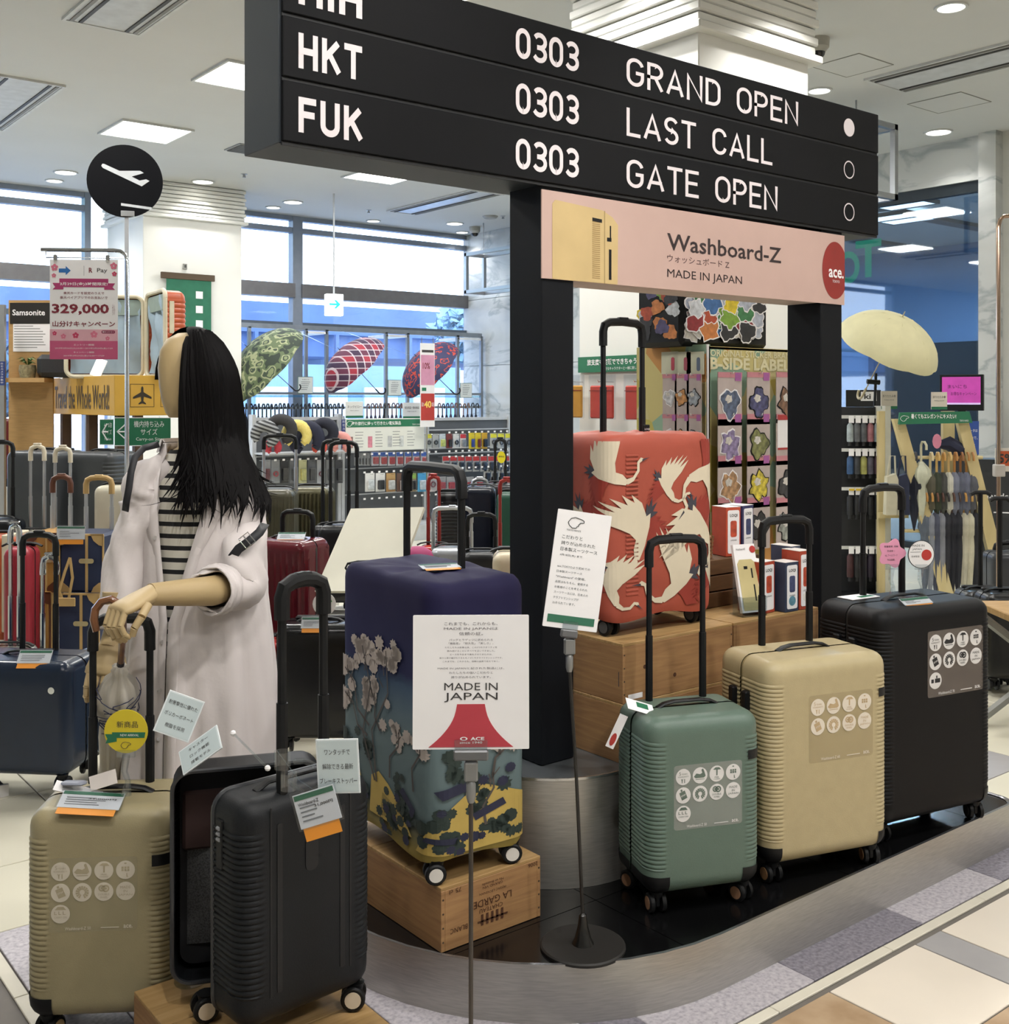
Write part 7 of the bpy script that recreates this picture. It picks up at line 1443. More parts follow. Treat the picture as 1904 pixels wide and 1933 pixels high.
row('', 494, 648, 868, 912, 9, [('dark red striped pouch pack under the pillows', '#8a8c90', '#5c1c26', 'box'), ('red round pouch pack under the pillows', '#7c7e82', '#a02c38', 'loop'), ('black bag with white print under the pillows', '#2a2b2e', '#1a1a1c', 'box'), ('black strap pack under the pillows', '#606266', '#161618', 'cyl'), ('yellow clear pack under the pillows', '#b4b48c', '#c9c070', 'box'), ('dark clear bag under the pillows', '#55575c', '#2c2e33', 'box'), ('wine red bow pack under the pillows', '#9a9ca0', '#5c1c2c', 'loop'), ('grey cloth bag under the pillows', '#74767a', '#66686c', 'box'), ('black cloth bag at end under the pillows', '#3a3b40', '#1c1d22', 'box')], 'pouches under the pillows')
for t, a, b, zt in (ga, gb):
    for py in (851, 884, 932): rail(t, a, b, 740, py)
for px, py in ((880, 812), (880, 856)): rail(gb[0], gb[1], gb[2], px, py)
rail(gc_[0], gc_[1], gc_[2], 560, 862)
# header boards
def flat_sign(name, label, x0, x1, y0, y1, Y, col, build, cat='sign', back=True):
    a = at(x0, (y0 + y1) / 2, Y=Y); b = at(x1, (y0 + y1) / 2, Y=Y); z1 = at((x0 + x1) / 2, y0, Y=Y).z; z0 = at((x0 + x1) / 2, y1, Y=Y).z; t = thing(name, label, cat, ((a.x + b.x) / 2, Y, z0)); w, h = b.x - a.x, z1 - z0
    MB().box(-w / 2, w / 2, -.004, .004, 0, h, .001).part('board', mat(col, .55, var=.02), t); build(t, w, h); return t
def b1_(t, w, h):
    MB().box(-w * .49, w * .47, -.006, -.004, h * .74, h * .97).part('green_band', GREENP, t); text('海外旅行に持って行きたい電気製品', t, CARDW, -w * .12, h * .855, h * .12, w * .62, -.0066, bold=.015); text('TOKYU HANDS', t, CARDW, w * .4, h * .8, h * .05, w * .12, -.0066); hand_logo(t, -w * .455, h * .85, 1.6, CARDW, -.007)
    for i, x_ in enumerate((-.44, -.2, .05, .2)): MB().box(x_ * w - .025, x_ * w + .025, -.0052, -.004, h * .1, h * .45).part('printed_product', mat(('#8a6a62', '#c07a8a', '#b0b2b4', '#c0c4c4')[i], .6, var=.2, scale=30), t)
    m = MB()
    for c_ in (-.33, -.08, .14, .33):
        for r_ in range(6): m.box(c_ * w - .05, c_ * w + .045 * RN.uniform(.3, 1), -.0052, -.004, h * (.12 + .09 * r_), h * (.145 + .09 * r_))
    m.part('print_lines', mat('#9a9c9a', .7), t, kind='stuff', smooth=0)
flat_sign('info_board', 'white board with green title about travel appliances above packs', 652, 800, 790, 850, GY - .2, '#dcddd6', b1_)
def small(tx, tx2):
    def f(t, w, h): text(tx, t, INK, 0, h * .68, h * .16, w * .82, -.006); text(tx2, t, INK, 0, h * .45, h * .07, w * .5, -.006); MB().box(-w / 2, w / 2, -.005, -.004, 0, h * .14).part('green_foot', GREENP, t)
    return f
flat_sign('aisle_sign', 'small white sign for neck pillows on gondola top', 652, 685, 758, 789, GY, '#e2e3df', small('ネックピロー', 'Neck pillow')); flat_sign('aisle_sign', 'small white sign for hygiene goods on gondola top', 760, 793, 760, 790, GY, '#e0dfdd', small('衛生用品・電化製品', 'Hygiene goods'))
def tall(t, w, h):
    MB().box(-w * .47, w * .47, -.0055, -.004, h * .5, h * .86).part('pink_panel', mat('#c48aa4', .6), t); MB().box(-w * .47, w * .47, -.0055, -.004, h * .08, h * .4).part('red_panel', mat('#a8342c', .6), t); MB().box(-w * .4, w * .4, -.0055, -.004, h * .89, h * .92).part('dark_title', INK, t)
    text('10%', t, MR, -w * .1, h * .73, h * .075, w * .5, -.0062, bold=.02); text('40', t, mat('#e8c860', .5), 0, h * .27, h * .08, w * .5, -.0062, bold=.03); text('最大', t, CARDW, -w * .34, h * .27, h * .05, w * .16, -.0062); text('%還元', t, CARDW, w * .36, h * .27, h * .05, w * .16, -.0062); MB().box(-w * .4, -w * .1, -.0055, -.004, h * .43, h * .47).part('green_mark', GREENP, t)
    for x_ in (-w * .4, w * .4): MB().tube([(x_, 0, h), (x_, 0, h + .06)], .004, 5).part('clip', CHROME, t)
    MB().tube([(0, .01, h), (0, .01, -1.2)], .008, 6).part('pole', CHROME, t)
flat_sign('tall_poster', 'narrow tall pink and red discount poster on a pole', 793, 820, 648, 806, GY - .3, '#e6e4e4', tall, 'poster')
def strip(t, w, h):
    for i, ch in enumerate('防犯カメラ作動中'): text(ch, t, CARDW, 0, h * (.93 - .12 * i), h * .08, w * .7, -.006)
flat_sign('security_strip', 'narrow blue security camera strip on the middle gondola', 645, 651, 792, 848, GY - .05, '#33417c', strip); flat_sign('security_strip', 'narrow blue security camera strip near the left post', 967, 973, 790, 842, GY - .05, '#33417c', strip)
# neck pillows
def pillow(label, px, py, w, c, rx, ry, thick=.055, m=None, open_=50):
    p = at(px, py, Y=GY - .28); t = thing('neck_pillow', label, 'pillow', p, rot=(math.radians(rx), math.radians(ry), math.radians(-30)), group='neck pillows'); pts = []; rs = []
    for i in range(15): a = math.radians(-90 + open_ + (360 - 2 * open_) * i / 14); pts.append((w * .34 * math.cos(a), 0, w * .34 * math.sin(a))); rs.append(thick * (.75 + .25 * math.sin(PI * i / 14)))
    MB().tube(pts, rs, 12).lathe([(.0005, -thick * .7), (thick * .72, 0), (.0005, thick * .7)], 10, pts[0]).lathe([(.0005, -thick * .7), (thick * .72, 0), (.0005, thick * .7)], 10, pts[-1]).part('cushion', m or mat(c, .8, var=.1, scale=20), t, smooth=60)
STRP = ramp_mat('stripe_grey', [(0, '#8a8c8e'), (.5, '#2a2b2d')], 'wave', 9, rough=.8, const=True, axis='Z'); YDOT = ramp_mat('yellow_print', [(.2, '#c9b04a'), (.6, '#d8c878'), (.8, '#b88a3c')], scale=40, rough=.8)
pillow('grey striped neck pillow, leftmost on shelf', 500, 822, .26, '#555', 0, 20, m=STRP); pillow('charcoal neck pillow with white piping', 530, 812, .3, '#2b2a2c', 10, 30); pillow('yellow patterned neck pillow', 560, 822, .28, '#c9b04a', 0, 0, m=YDOT); pillow('large navy neck pillow in front', 578, 830, .34, '#171a30', 0, -10, .07); pillow('navy neck pillow raised behind the large one', 612, 815, .26, '#1b1d2c', 20, 40); pillow('salmon pink neck pillow at shelf end', 642, 838, .2, '#cc8a84', 0, 0); pillow('coral red neck pillow between handles', 603, 845, .14, '#c04a3c', 0, 0, .03); pillow('red neck pillow under the silver handle', 515, 845, .14, '#9c2c38', 0, 0, .04)
# ---- umbrella display frames before the window
UY = 12.55; ur = thing('umbrella_frame', 'steel display frame for umbrellas along the window', 'display rack', (0, UY, 0)); ux = lambda px: at(px, 700, Y=UY).x; uz = lambda px, py: at(px, py, Y=UY).z; ST2 = mat('#8d949c', .35, .7)
for px in (577, 616, 728, 769, 863, 908, 470):
    MB().box(ux(px) - .02, ux(px) + .02, -.02, .02, .001, uz(px, 615 + (px - 440) * .043)).part('post', ST2, ur)
for py, nm in ((745, 'rail'), (772, 'rail')): MB().box(ux(440), ux(908), -.015, .015, uz(600, py), uz(600, py) + .03).part(nm, ST2, ur)
zt = uz(616, 622); MB().box(ux(440), ux(908), -.02, .02, zt - .02, zt + .04).part('top_rail', ST2, ur)
for a, b in ((577, 616), (728, 769), (863, 908)): MB().box(ux(a), ux(b), -.02, .45, zt - .06, zt - .03).part('top_panel', mat('#e6e9ec', .4), ur)
MB().box(ux(440), ux(908), .0, .3, uz(600, 750), uz(600, 746)).part('glass_shelf', glass_mat('shelf_glass', '#cfe8ea', .75), ur)
PLAID = bpy.data.materials.new('plaid'); PLAID.use_nodes = True; n_ = PLAID.node_tree; bs = n_.nodes['Principled BSDF']; bs.inputs['Roughness'].default_value = .7; tc_ = n_.nodes.new('ShaderNodeTexCoord')
prev = None
for ax, sc_, col, th in (('X', 2.2, '#1e2340', .62), ('Z', 2.2, '#1e2340', .62), ('X', 4.4, '#c9c4cc', .95), ('Z', 4.4, '#c9c4cc', .95)):
    w_ = n_.nodes.new('ShaderNodeTexWave'); w_.bands_direction = ax; w_.inputs['Scale'].default_value = sc_; m_ = n_.nodes.new('ShaderNodeMath'); m_.operation = 'GREATER_THAN'; m_.inputs[1].default_value = th; mx_ = n_.nodes.new('ShaderNodeMix'); mx_.data_type = 'RGBA'
    n_.links.new(tc_.outputs['Object'], w_.inputs['Vector']); n_.links.new(w_.outputs['Fac'], m_.inputs[0]); m2_ = n_.nodes.new('ShaderNodeMath'); m2_.operation = 'MULTIPLY'; m2_.inputs[1].default_value = .7; n_.links.new(m_.outputs[0], m2_.inputs[0]); n_.links.new(m2_.outputs[0], mx_.inputs[0])
    if prev is None: mx_.inputs[6].default_value = lin('#96283a')
    else: n_.links.new(prev, mx_.inputs[6])
    mx_.inputs[7].default_value = lin(col); prev = mx_.outputs[2]
n_.links.new(prev, bs.inputs['Base Color'])
CAMO = ramp_mat('camo', [(0, '#2f3a30'), (.42, '#5d6b4c'), (.52, '#9aa07c'), (.6, '#3d4a3c'), (.68, '#7f8a64')], scale=9, detail=1, rough=.7, const=True); NVR = ramp_mat('navy_red_leaf', [(0, '#2b2c50'), (.52, '#b04030'), (.6, '#2b2c50'), (.75, '#8c3430')], scale=14, detail=1, rough=.7, const=True)
def open_umbrella(label, tip, hd, R, m, handle='#17181c', name='open_umbrella', depth=.42, crook=True, cat='umbrella', wire=0):
    A, B = dp(*tip), dp(*hd); t = thing(name, label, cat, A); ax = (B - A); L = ax.length; d = ax.normalized(); u = d.cross(Vector((0, 0, 1))).normalized(); v = d.cross(u); rings = []
    for i in range(13):
        s = i / 12; a = s * math.radians(82); r = R * math.sin(a) / math.sin(math.radians(82)); hgt = R * depth * (1 - math.cos(a)) / (1 - math.cos(math.radians(82)))
        rings.append([d * (.06 * L + hgt + .02 * R * (s ** 3) * (abs(math.cos(4 * w)) - 1)) + (u * math.cos(w) + v * math.sin(w)) * (r * (1 - .03 * s * (1 - abs(math.cos(4 * w)))) + .002) for w in [2 * PI * k / 48 for k in range(48)]])
    c = MB().rings(rings, True, True, False).part('canopy', m, t, smooth=60)
    for k in range(8):
        w = 2 * PI * k / 8; pts = [d * (.06 * L + R * depth * (1 - math.cos(s * 1.43)) / (1 - math.cos(1.43)) + .006) + (u * math.cos(w) + v * math.sin(w)) * R * .985 * math.sin(s * 1.43) / math.sin(1.43) for s in (0, .33, .66, 1)]; MB().tube(pts, .0022, 4).part('rib', CHROME, t)
    for k in range(8): w = 2 * PI * k / 8; MB().tube([d * (.06 * L + R * depth * (1 - math.cos(s * 1.43)) / (1 - math.cos(1.43)) - .002) + (u * math.cos(w) + v * math.sin(w)) * R * 1.002 * math.sin(s * 1.43) / math.sin(1.43) for s in (0, .25, .5, .75, 1)], .0018, 4).part('seam', m, t)
    if wire: MB().tube([d * L * .1, Vector((0, UY - A.y, zt - A.z))], .002, 4).part('hanging_wire', CHROME, t)
    MB().tube([Vector((0, 0, 0)), d * L * .1], [.003, .006], 8).part('ferrule', mat(handle, .5), t); MB().tube([d * L * .06, d * L * .93], .0045, 6).part('shaft', mat(handle, .4), t)
    sd = (u * .3 + Vector((0, 0, 1)).cross(d).cross(d) * -1).normalized(); hk = [d * L * .85] + [d * L * (.93) + (d * math.sin(q) * .045 + sd * (1 - math.cos(q)) * .045) for q in [PI * j / 7 for j in range(8)]]; MB().tube(hk, .009, 8).part('crook_handle', mat(handle, .4), t)
    return t
open_umbrella('open green camouflage umbrella in the window frame', (461, 650, 12.75), (562, 742, 13.15), .56, CAMO, depth=.62, wire=.22); open_umbrella('open red plaid umbrella in the window frame', (637, 656, 12.8), (721, 748, 13.15), .44, PLAID, depth=.62, wire=.24); open_umbrella('open navy umbrella with red leaves in the window frame', (781, 668, 12.85), (862, 748, 13.2), .42, NVR, depth=.62, wire=.26)
for i, px in enumerate((577, 747, 883)):
    def nc(t, w, h):
        m = MB()
        for r_ in range(5): m.box(-w * .32, w * (.1 + .05 * r_), -.0052, -.004, h * (.2 + .12 * r_), h * (.24 + .12 * r_))
        m.part('print_lines', mat('#8a9094', .7), t, smooth=0); text('お知らせ', t, INK, 0, h * .85, h * .08, w * .5, -.0056); MB().box(-w / 2 - .008, w / 2 + .008, .004, .008, -.008, h + .008).part('frame', mat('#6d8a84', .5), t)
    flat_sign('notice_card', ['white notice card beside the camouflage umbrella', 'white notice card beside the plaid umbrella', 'white notice card at the right end of umbrella frame'][i], px - 14, px + 13 - i * 3, 712 + i * 6, 742 + i * 4, UY - .03, '#dfe4e4', nc)
cane = thing('hung_umbrella', 'closed dark umbrella hooked on the rail before the window', 'umbrella', (0, 0, 0), 0, 'umbrellas hooked on the window rail'); MB().tube([(0, -.05, -.03), (0, -.05, .01), (0, -.035, .035), (0, -.01, .035), (0, .005, .01), (0, .005, -.12)], .009, 6).part('crook', mat('#15161a', .4), cane); MB().lathe([(.004, -.85), (.03, -.2), (.012, -.12)], 8, (0, .005, 0)).part('folded_canopy', mat('#20222c', .8), cane)
cane2 = thing('hung_umbrella', 'closed brown handled umbrella hooked on the rail before the window', 'umbrella', (0, 0, 0), 0, 'brown handled umbrellas on the rail'); MB().tube([(0, -.05, -.03), (0, -.05, .01), (0, -.035, .035), (0, -.01, .035), (0, .005, .01), (0, .005, -.12)], .009, 6).part('crook', mat('#6a4228', .4), cane2); MB().lathe([(.004, -.85), (.03, -.2), (.012, -.12)], 8, (0, .005, 0)).part('folded_canopy', mat('#3a3444', .8), cane2)
zr = uz(600, 772) + .03; first = {0: True, 1: True}; rr = random.Random(9)
for i in range(58):
    px = 448 + i * 7.9
    if 650 < px < 688 or 758 < px < 822: continue
    k = 1 if (px > 690 and rr.random() < .6) else 0; src = (cane, cane2)[k]; l_ = (ux(px), UY - .001, zr + rr.uniform(-.006, .006))
    if first[k]: src.location = l_; first[k] = False
    else: dup(src, l_, rr.uniform(-.25, .25))
# ================================================================ sticker rack by the near column, right hand background
RT = 5.0; BX_ = lambda px, t=RT: dp(px, 800, t)
SY = 3.25; sx_ = lambda px: at(px, 800, Y=SY).x; sz_ = lambda px, py: at(px, py, Y=SY).z
x0, x1 = sx_(1334), sx_(1548); zt = sz_(1400, 657)
PNL = ramp_mat('patchwork_paper', [(0, '#b9a850'), (.25, '#c9bc7c'), (.5, '#8fae96'), (.62, '#cabf88'), (.78, '#c08a48'), (.9, '#bfb45c')], 'vor', 7, rough=.55, const=True)
sr = thing('sticker_rack', 'sticker rack with pale yellow patchwork panel and rows of hooks', 'display rack', (0, SY, 0)); MB().box(x0, x1, 0, .03, .05, zt).part('front_panel', PNL, sr); MB().box(x0 - .01, x0 + .02, 0, .42, .05, zt + .01).part('side_panel', PNL, sr); MB().box(x0 - .006, x0 + .006, -.006, .006, .05, zt + .01).part('edge_strip', CARDW, sr); MB().box(x0, x1, 0, .42, .0005, .05).part('base', BLACKP, sr); MB().box(x0, x1, .0, .42, zt - .01, zt + .002).part('top', mat('#c9bc7c', .6), sr)
CR2 = mat('#e0d9b0', .6); text('ORIGINAL STICKER BRAND', sr, CR2, x0 + .02, sz_(1420, 669), .03, sx_(1500) - x0 - .02, -.002, 'L', bold=.015); wl = sx_(1490) - x0 - .02; text('B-SIDE', sr, CR2, x0 + .02, sz_(1420, 688), .055, wl * .48, -.002, 'L', bold=.035); text('LABEL', sr, CR2, x0 + .02 + wl * .53, sz_(1420, 688), .055, wl * .47, -.002, 'L', bold=.035)
SHP = ['wolf blue grey', 'penguin dark blue', 'owl brown', 'duck lilac', 'frog olive', 'white card with red band', 'cats orange and grey', 'flower black and yellow', 'feather black', 'machine black', 'dark oval', 'grey leaf']; SC = ['#56627a', '#4a4a70', '#7a5c48', '#8a7ca0', '#76784a', '#d8d4d0', '#b08a64', '#c9b840', '#3a3a3c', '#46464a', '#2c2c30', '#8d9088']; rr = random.Random(31)
def spack(label, x, y, z, w, h, c, i, rz=0):
    t = thing('sticker_pack', label, 'sticker', (x, y, z), rz, 'sticker packs on the rack'); MB().box(-w / 2, w / 2, -.002, .002, -h, 0, .0006).part('bag', mat('#b7a9a4', .4, var=.1), t); MB().box(-w / 2, w / 2, -.0035, -.002, -h * .1, 0).part('top_strip', mat('#c08088', .5), t); MB().box(w * .2, w * .45, -.0042, -.0034, -h * .16, -.002).part('price_tab', mat('#a05a98', .5), t)
    if i == 5: MB().box(-w * .45, w * .45, -.004, -.002, -h * .7, -h * .02).part('white_card', CARDW, t); MB().box(-w * .45, w * .45, -.005, -.004, -h * .12, -h * .02).box(-w * .45, w * .45, -.005, -.004, -h * .7, -h * .66).part('red_band', mat('#a83032', .5), t)
    else:
        P = blob(rr, 0, -h * .58, w * .36, 3 + i % 4, 28); MB().prism([(a * 1.12, (b + h * .58) * 1.12 * 1.3 - h * .58) for a, b in P], -.004, -.0025).part('sticker_edge', CARDW if i % 3 == 0 else BLACKP, t, smooth=0); MB().prism([(a, (b + h * .58) * 1.3 - h * .58) for a, b in P], -.0055, -.004).part('sticker', mat(c, .5, var=.5, scale=45), t, smooth=0)
        MB().prism(blob(rr, -w * .08, -h * .5, w * .14, 5, 16), -.0065, -.0055).part('sticker_mark', mat('#c9c4bc', .5, var=.3, scale=60), t, smooth=0)
    MB().tube([(0, .06, -.006), (0, -.02, -.006), (0, -.024, .004)], .0022, 5).part('hook', CHROME, t)
for r_ in range(4):
    for c_ in range(3):
        i = r_ * 3 + c_; px = 1362 + c_ * 54; py = 703 + r_ * 78; spack('sticker pack ' + ('with ' if i != 5 else 'as ') + SHP[i] + ' on yellow rack', sx_(px), SY - .045, sz_(px, py), .16, .235, SC[i], i)
for r_ in range(3):
    for c_ in range(3):
        px = 1264 + c_ * 23; py = 706 + r_ * 76; yy_ = at(px, py, X=x0 - .05); spack('%s slim sticker pack, %s column on the rack side' % (('upper', 'middle', 'lower')[r_], ('far', 'centre', 'near')[c_]), x0 - .05, yy_.y, yy_.z, .085, .18, ('#c9c9cc', '#c08a54', '#9aa0a8')[c_], i + 1 + c_, math.radians(-90))
for c_ in range(3):
    px = 1264 + c_ * 24; p = at(px, 664, X=x0 - .03); t = thing('header_card', '%s pale header card above the slim sticker packs' % ('far', 'centre', 'near')[c_], 'card', p, math.radians(-90)); MB().box(-.05, .05, -.002, .002, -.1, 0).part('card', mat('#c9c9b0', .6), t); MB().prism(rrect(.02, .06, .009, 3, .02, -.055), -.003, -.002).part('mark', mat(('#b03c50', '#a04858', '#5c6a80')[c_], .6), t)
# sticker covered case on the rack
sc = thing('stickered_case', 'black trunk covered all over with colourful stickers on the rack', 'suitcase', ((sx_(1306) + sx_(1470)) / 2, SY + .2, zt + .003), math.radians(0)); w = sx_(1470) - sx_(1306); hh = .34
b_ = MB().box(-w / 2, w / 2, -.14, .14, 0, hh, .02).part('body', BLACKP, sc); cols = ['#7aa03a', '#d8c030', '#c9cdd2', '#a8482c', '#2a2a2e', '#e0dcd4', '#3f6aa0', '#3d7a4c', '#c07840', '#8c2c30', '#b0b6c4', '#d08a9c', '#e6e2da', '#504a70', '#c9a86a']
for i in range(60):
    cx, cz = -w / 2 + .07 + (w - .14) * ((i * .7549) % 1), .065 + (hh - .13) * ((i * .5698) % 1); s_ = rr.uniform(.04, .062); P = blob(rr, cx, cz, s_, rr.choice((2, 3, 4, 5)), 22); y_ = -.1405 - i * .0002; o = MB().prism([(cx + (a - cx) * 1.13, cz + (b - cz) * 1.13) for a, b in P], y_, y_ + .0002).part('sticker', CARDW, b_, smooth=0); MB().prism(P, y_ - .0001, y_).part('sticker_print', mat(rr.choice(cols), .5, var=.25, scale=40), o, smooth=0)
for i in range(14): cy, cz = rr.uniform(-.1, .1), rr.uniform(.05, hh - .05); P = blob(rr, cy, cz, .04, 3, 18); MB().at(Matrix.Translation((-w / 2 - .0005 - i * .0002, 0, 0)) @ Matrix.Rotation(math.radians(-90), 4, 'Z')).prism(P, -.0003, .0003).part('sticker', mat(rr.choice(cols), .5, var=.3, scale=40), b_, smooth=0)
def pinkoval(t, h): MB().disc(0, h + .075, .045, -.002, .002, 28, .068).part('oval_card', mat('#a8528a', .6), t); [text(s_, t, CARDW, 0, h + .115 - .04 * i, .02, (.05, .022, .055)[i], -.0026) for i, s_ in enumerate(('MADE', 'IN', 'JAPAN'))]
p = at(1274, 662, X=x0 + .0); clip_stand('pink oval made in Japan card above the slim sticker packs', (p.x + .02, SY + .36, zt + .003), RZC, pinkoval, .05)
# goods hung on the near column: banner and pouches (plain)
cxp = 4.33 + .045; L_ = lambda px, py: at(px, py, X=cxp)
gbn = thing('column_sign', 'green sign strip with white Japanese lettering on white column', 'sign', (cxp, 0, 0)); a, b = L_(1094, 690), L_(1262, 682); zc_ = (a.z + b.z) / 2
MB().box(-.014, -.004, b.y, a.y, zc_ - .045, zc_ + .045).part('board', GREENP, gbn)
o = text('旅支度も笑顔でできちゃう魔法のグッズ', gbn, CARDW, 0, 0, .036, (a.y - b.y) * .86, -.0008, bold=.02); o.rotation_euler = (0, 0, math.radians(-90)); o.location = (-.0142, (a.y + b.y) / 2 - .03, zc_ + .012)
o = text('大好きなキャラクターと一緒に旅しよう', gbn, CARDW, 0, 0, .018, (a.y - b.y) * .45, -.0008); o.rotation_euler = (0, 0, math.radians(-90)); o.location = (-.0142, (a.y + b.y) / 2, zc_ - .026)
for i, (px, c, lb) in enumerate(((1100, '#c48a2a', 'plain mustard yellow pouch hung left of the red pouches'), (1158, '#b8382a', 'plain red pouch hung behind the trolley handle'), (1226, '#b8382a', 'plain red pouch hung beside the slim sticker packs'))):
    p = L_(px, 728); t = thing('travel_pouch', lb, 'pouch', (cxp - .09, p.y, p.z), math.radians(-90), 'pouches on the column'); MB().box(-.095, .095, -.008, .008, -.185, 0, .007).part('pouch', mat(c, .6, var=.08, scale=15, bump=.3, bscale=25), t); MB().box(-.1, .1, -.012, .012, -.19, .06, .002).part('clear_bag', glass_mat('pocket', '#f6f8fa', .93, .08), t); MB().box(-.095, .095, -.01, -.007, -.03, -.026).part('zip', mat('#8a2a20', .5), t); MB().tube([(0, .09, .02), (0, -.03, .02), (0, -.035, .03)], .003, 5).part('hook', CHROME, t)
p = L_(1262, 614); t = thing('notice_sheet', 'pale sheet of paper fixed to the white column', 'paper', (cxp - .002, p.y, p.z), math.radians(-90)); MB().box(-.1, .1, -.002, .0, -.1, .1).part('sheet', mat('#b9b4a8', .6), t)
# ---- folding umbrella wall and wooden umbrella rack
QT = 8.0; fw = dp(1622, 1110, QT); uw = thing('umbrella_wall', 'dark hook wall of folding umbrellas right of the posts', 'display rack', (fw.x, fw.y, 0), RZC); k_ = QT / FPX; QZ = lambda y: dp(1622, y, QT).z; QX = lambda x: (x - 1622) * k_
MB().box(QX(1560), QX(1656), .0, .03, .05, QZ(768)).part('back_panel', mat('#1e1f22', .6), uw); MB().box(QX(1652), QX(1662), -.2, .05, .0005, QZ(766)).part('upright', mat('#b9b7a8', .5), uw); MB().box(QX(1560), QX(1662), -.25, .05, .0005, .05).part('base', BLACKP, uw)
def fumb(label, px, y0, y1, c, cap, grp):
    t = thing('folding_umbrella', label, 'umbrella', (0, 0, 0), 0, grp); h = QZ(y0) - QZ(y1); M_ = uw.matrix_world; p = Vector((fw.x, fw.y, 0)) + Matrix.Rotation(RZC, 4, 'Z') @ Vector((QX(px), -.09, QZ(y1))); t.location = p; t.rotation_euler = (0, 0, RZC)
    MB().lathe([(.001, 0), (.022, 0), (.024, h * .1), (.023, h * .85), (.012, h * .97), (.001, h)], 10).part('sleeve', mat(c, .6, var=.25, scale=25), t); MB().lathe([(.001, -.03), (.016, -.03), (.014, .0)], 10).part('handle', mat(cap, .5), t); MB().box(-.018, .018, -.03, -.028, h * 1.0, h + .05).part('price_tab', CARDW, t); MB().tube([(0, .09, h + .02), (0, -.02, h + .02)], .003, 5).part('hook', CHROME, t)
RW = ((797, 832, ['#9aa4a6', '#5c5e62', '#54565a', '#a06a70', '#8a9498'], 'top'), (858, 892, ['#2a4a70', '#33363a', '#9c9a58', '#54505c', '#4a3440'], 'second'), (930, 968, ['#15161a', '#1a1b1e', '#1c1d20', '#17181b', '#16171a'], 'third'), (1040, 1085, ['#3a1a1c', '#1a1a1c', '#2a2030', '#241a2a', '#18181a'], 'bottom'))
for y0, y1, cc, nm in RW:
    for i in range(5): fumb('%s row folding umbrella, number %s from the upright' % (nm, ('five', 'four', 'three', 'two', 'one')[i]), 1597 + i * 12.5, y0, y1, cc[i], '#141416', 'folding umbrellas on the wall')
    MB().box(QX(1580), QX(1652), -.1, -.095, QZ(y0 - 14), QZ(y0 - 8)).part('tag_rail', mat('#c9c9c4', .5), uw)
q = MB()
for i in range(5): q.box(QX(1592 + i * 12.5), QX(1602 + i * 12.5), -.13, -.127, QZ(922), QZ(918))
q.part('yellow_tags', mat('#c9a82c', .5), uw, kind='stuff')
wr_ = dp(1745, 1110, 7.7); k7 = 7.7 / FPX; PINE = ramp_mat('pine_rack', [(.2, '#b3a070'), (.6, '#c9b888'), (.9, '#d4c69c')], scale=3, stretch=(3, 3, .6), rough=.6); wk = thing('wooden_umbrella_rack', 'pale pine A frame umbrella rack with green header', 'umbrella rack', (wr_.x, wr_.y, 0), RZC); VX = lambda x: (x - 1745) * k7; VZ = lambda y: dp(1745, y, 7.7).z
MB().box(VX(1668), VX(1690), .1, .14, .001, VZ(776)).part('upright', PINE, wk)
for xa, xb, dy in ((1682, 1782, -.05), (1800, 1890, -.05)):
    P = [(VX(xa), VZ(790)), (VX(xa + 20), VZ(790)), (VX(xb + 18), .001), (VX(xb - 8), .001)]; MB().prism(P, dy, dy + .05).part('slanted_board', PINE, wk)
MB().box(VX(1790), VX(1812), .1, .14, .001, VZ(776)).part('upright', PINE, wk); hb2 = MB().prism([(VX(1688), VZ(800)), (VX(1824), VZ(797)), (VX(1818), VZ(776)), (VX(1690), VZ(778))], -.09, -.07).part('green_header', GREENP, wk)
text('暑くてもエレガントにキメたい!', wk, CARDW, VX(1752), VZ(785), .033, VX(1795) - VX(1712), -.092, bold=.02); text('TOKYU HANDS', wk, CARDW, VX(1808), VZ(793), .012, .06, -.092); hand_logo(wk, VX(1697), VZ(789), 1.2, CARDW, -.092)
for yy_ in (862, 938, 1000): MB().tube([(VX(1700), -.02, VZ(yy_)), (VX(1850), -.02, VZ(yy_))], .012, 8).part('rail', PINE, wk)
MB().box(VX(1665), VX(1720), .05, .09, VZ(978), VZ(968)).part('cross_bar', PINE, wk)
def hang_umb(label, px, py, L, c, hc_, grp, rz=0, R=.035, frill=True):
    p = Vector((wr_.x, wr_.y, 0)) + Matrix.Rotation(RZC, 4, 'Z') @ Vector((VX(px), -.03, VZ(py))); t = thing('closed_umbrella', label, 'umbrella', p, RZC + rz, grp)
    MB().tube([(0, -.045, -.02), (0, -.045, .012), (0, -.03, .034), (0, -.01, .034), (0, 0, .012), (0, 0, -.12)], .0085, 7).part('crook', mat(hc_, .35, var=.15), t)
    if L: MB().rings([[((r * (1 + .2 * math.sin(6 * w_))) * math.cos(w_), (r * (1 + .2 * math.sin(6 * w_))) * math.sin(w_), z_) for w_ in [2 * PI * j / 18 for j in range(18)]] for r, z_ in ((.012, -.1), (R, -.15), (R * 1.25, -.2), (R * .7, -.26), (R * .85, -.35), (R * .5, -L * .85), (.004, -L))]).part('folded_canopy', mat(c, .8, var=.12, scale=20), t, smooth=60)
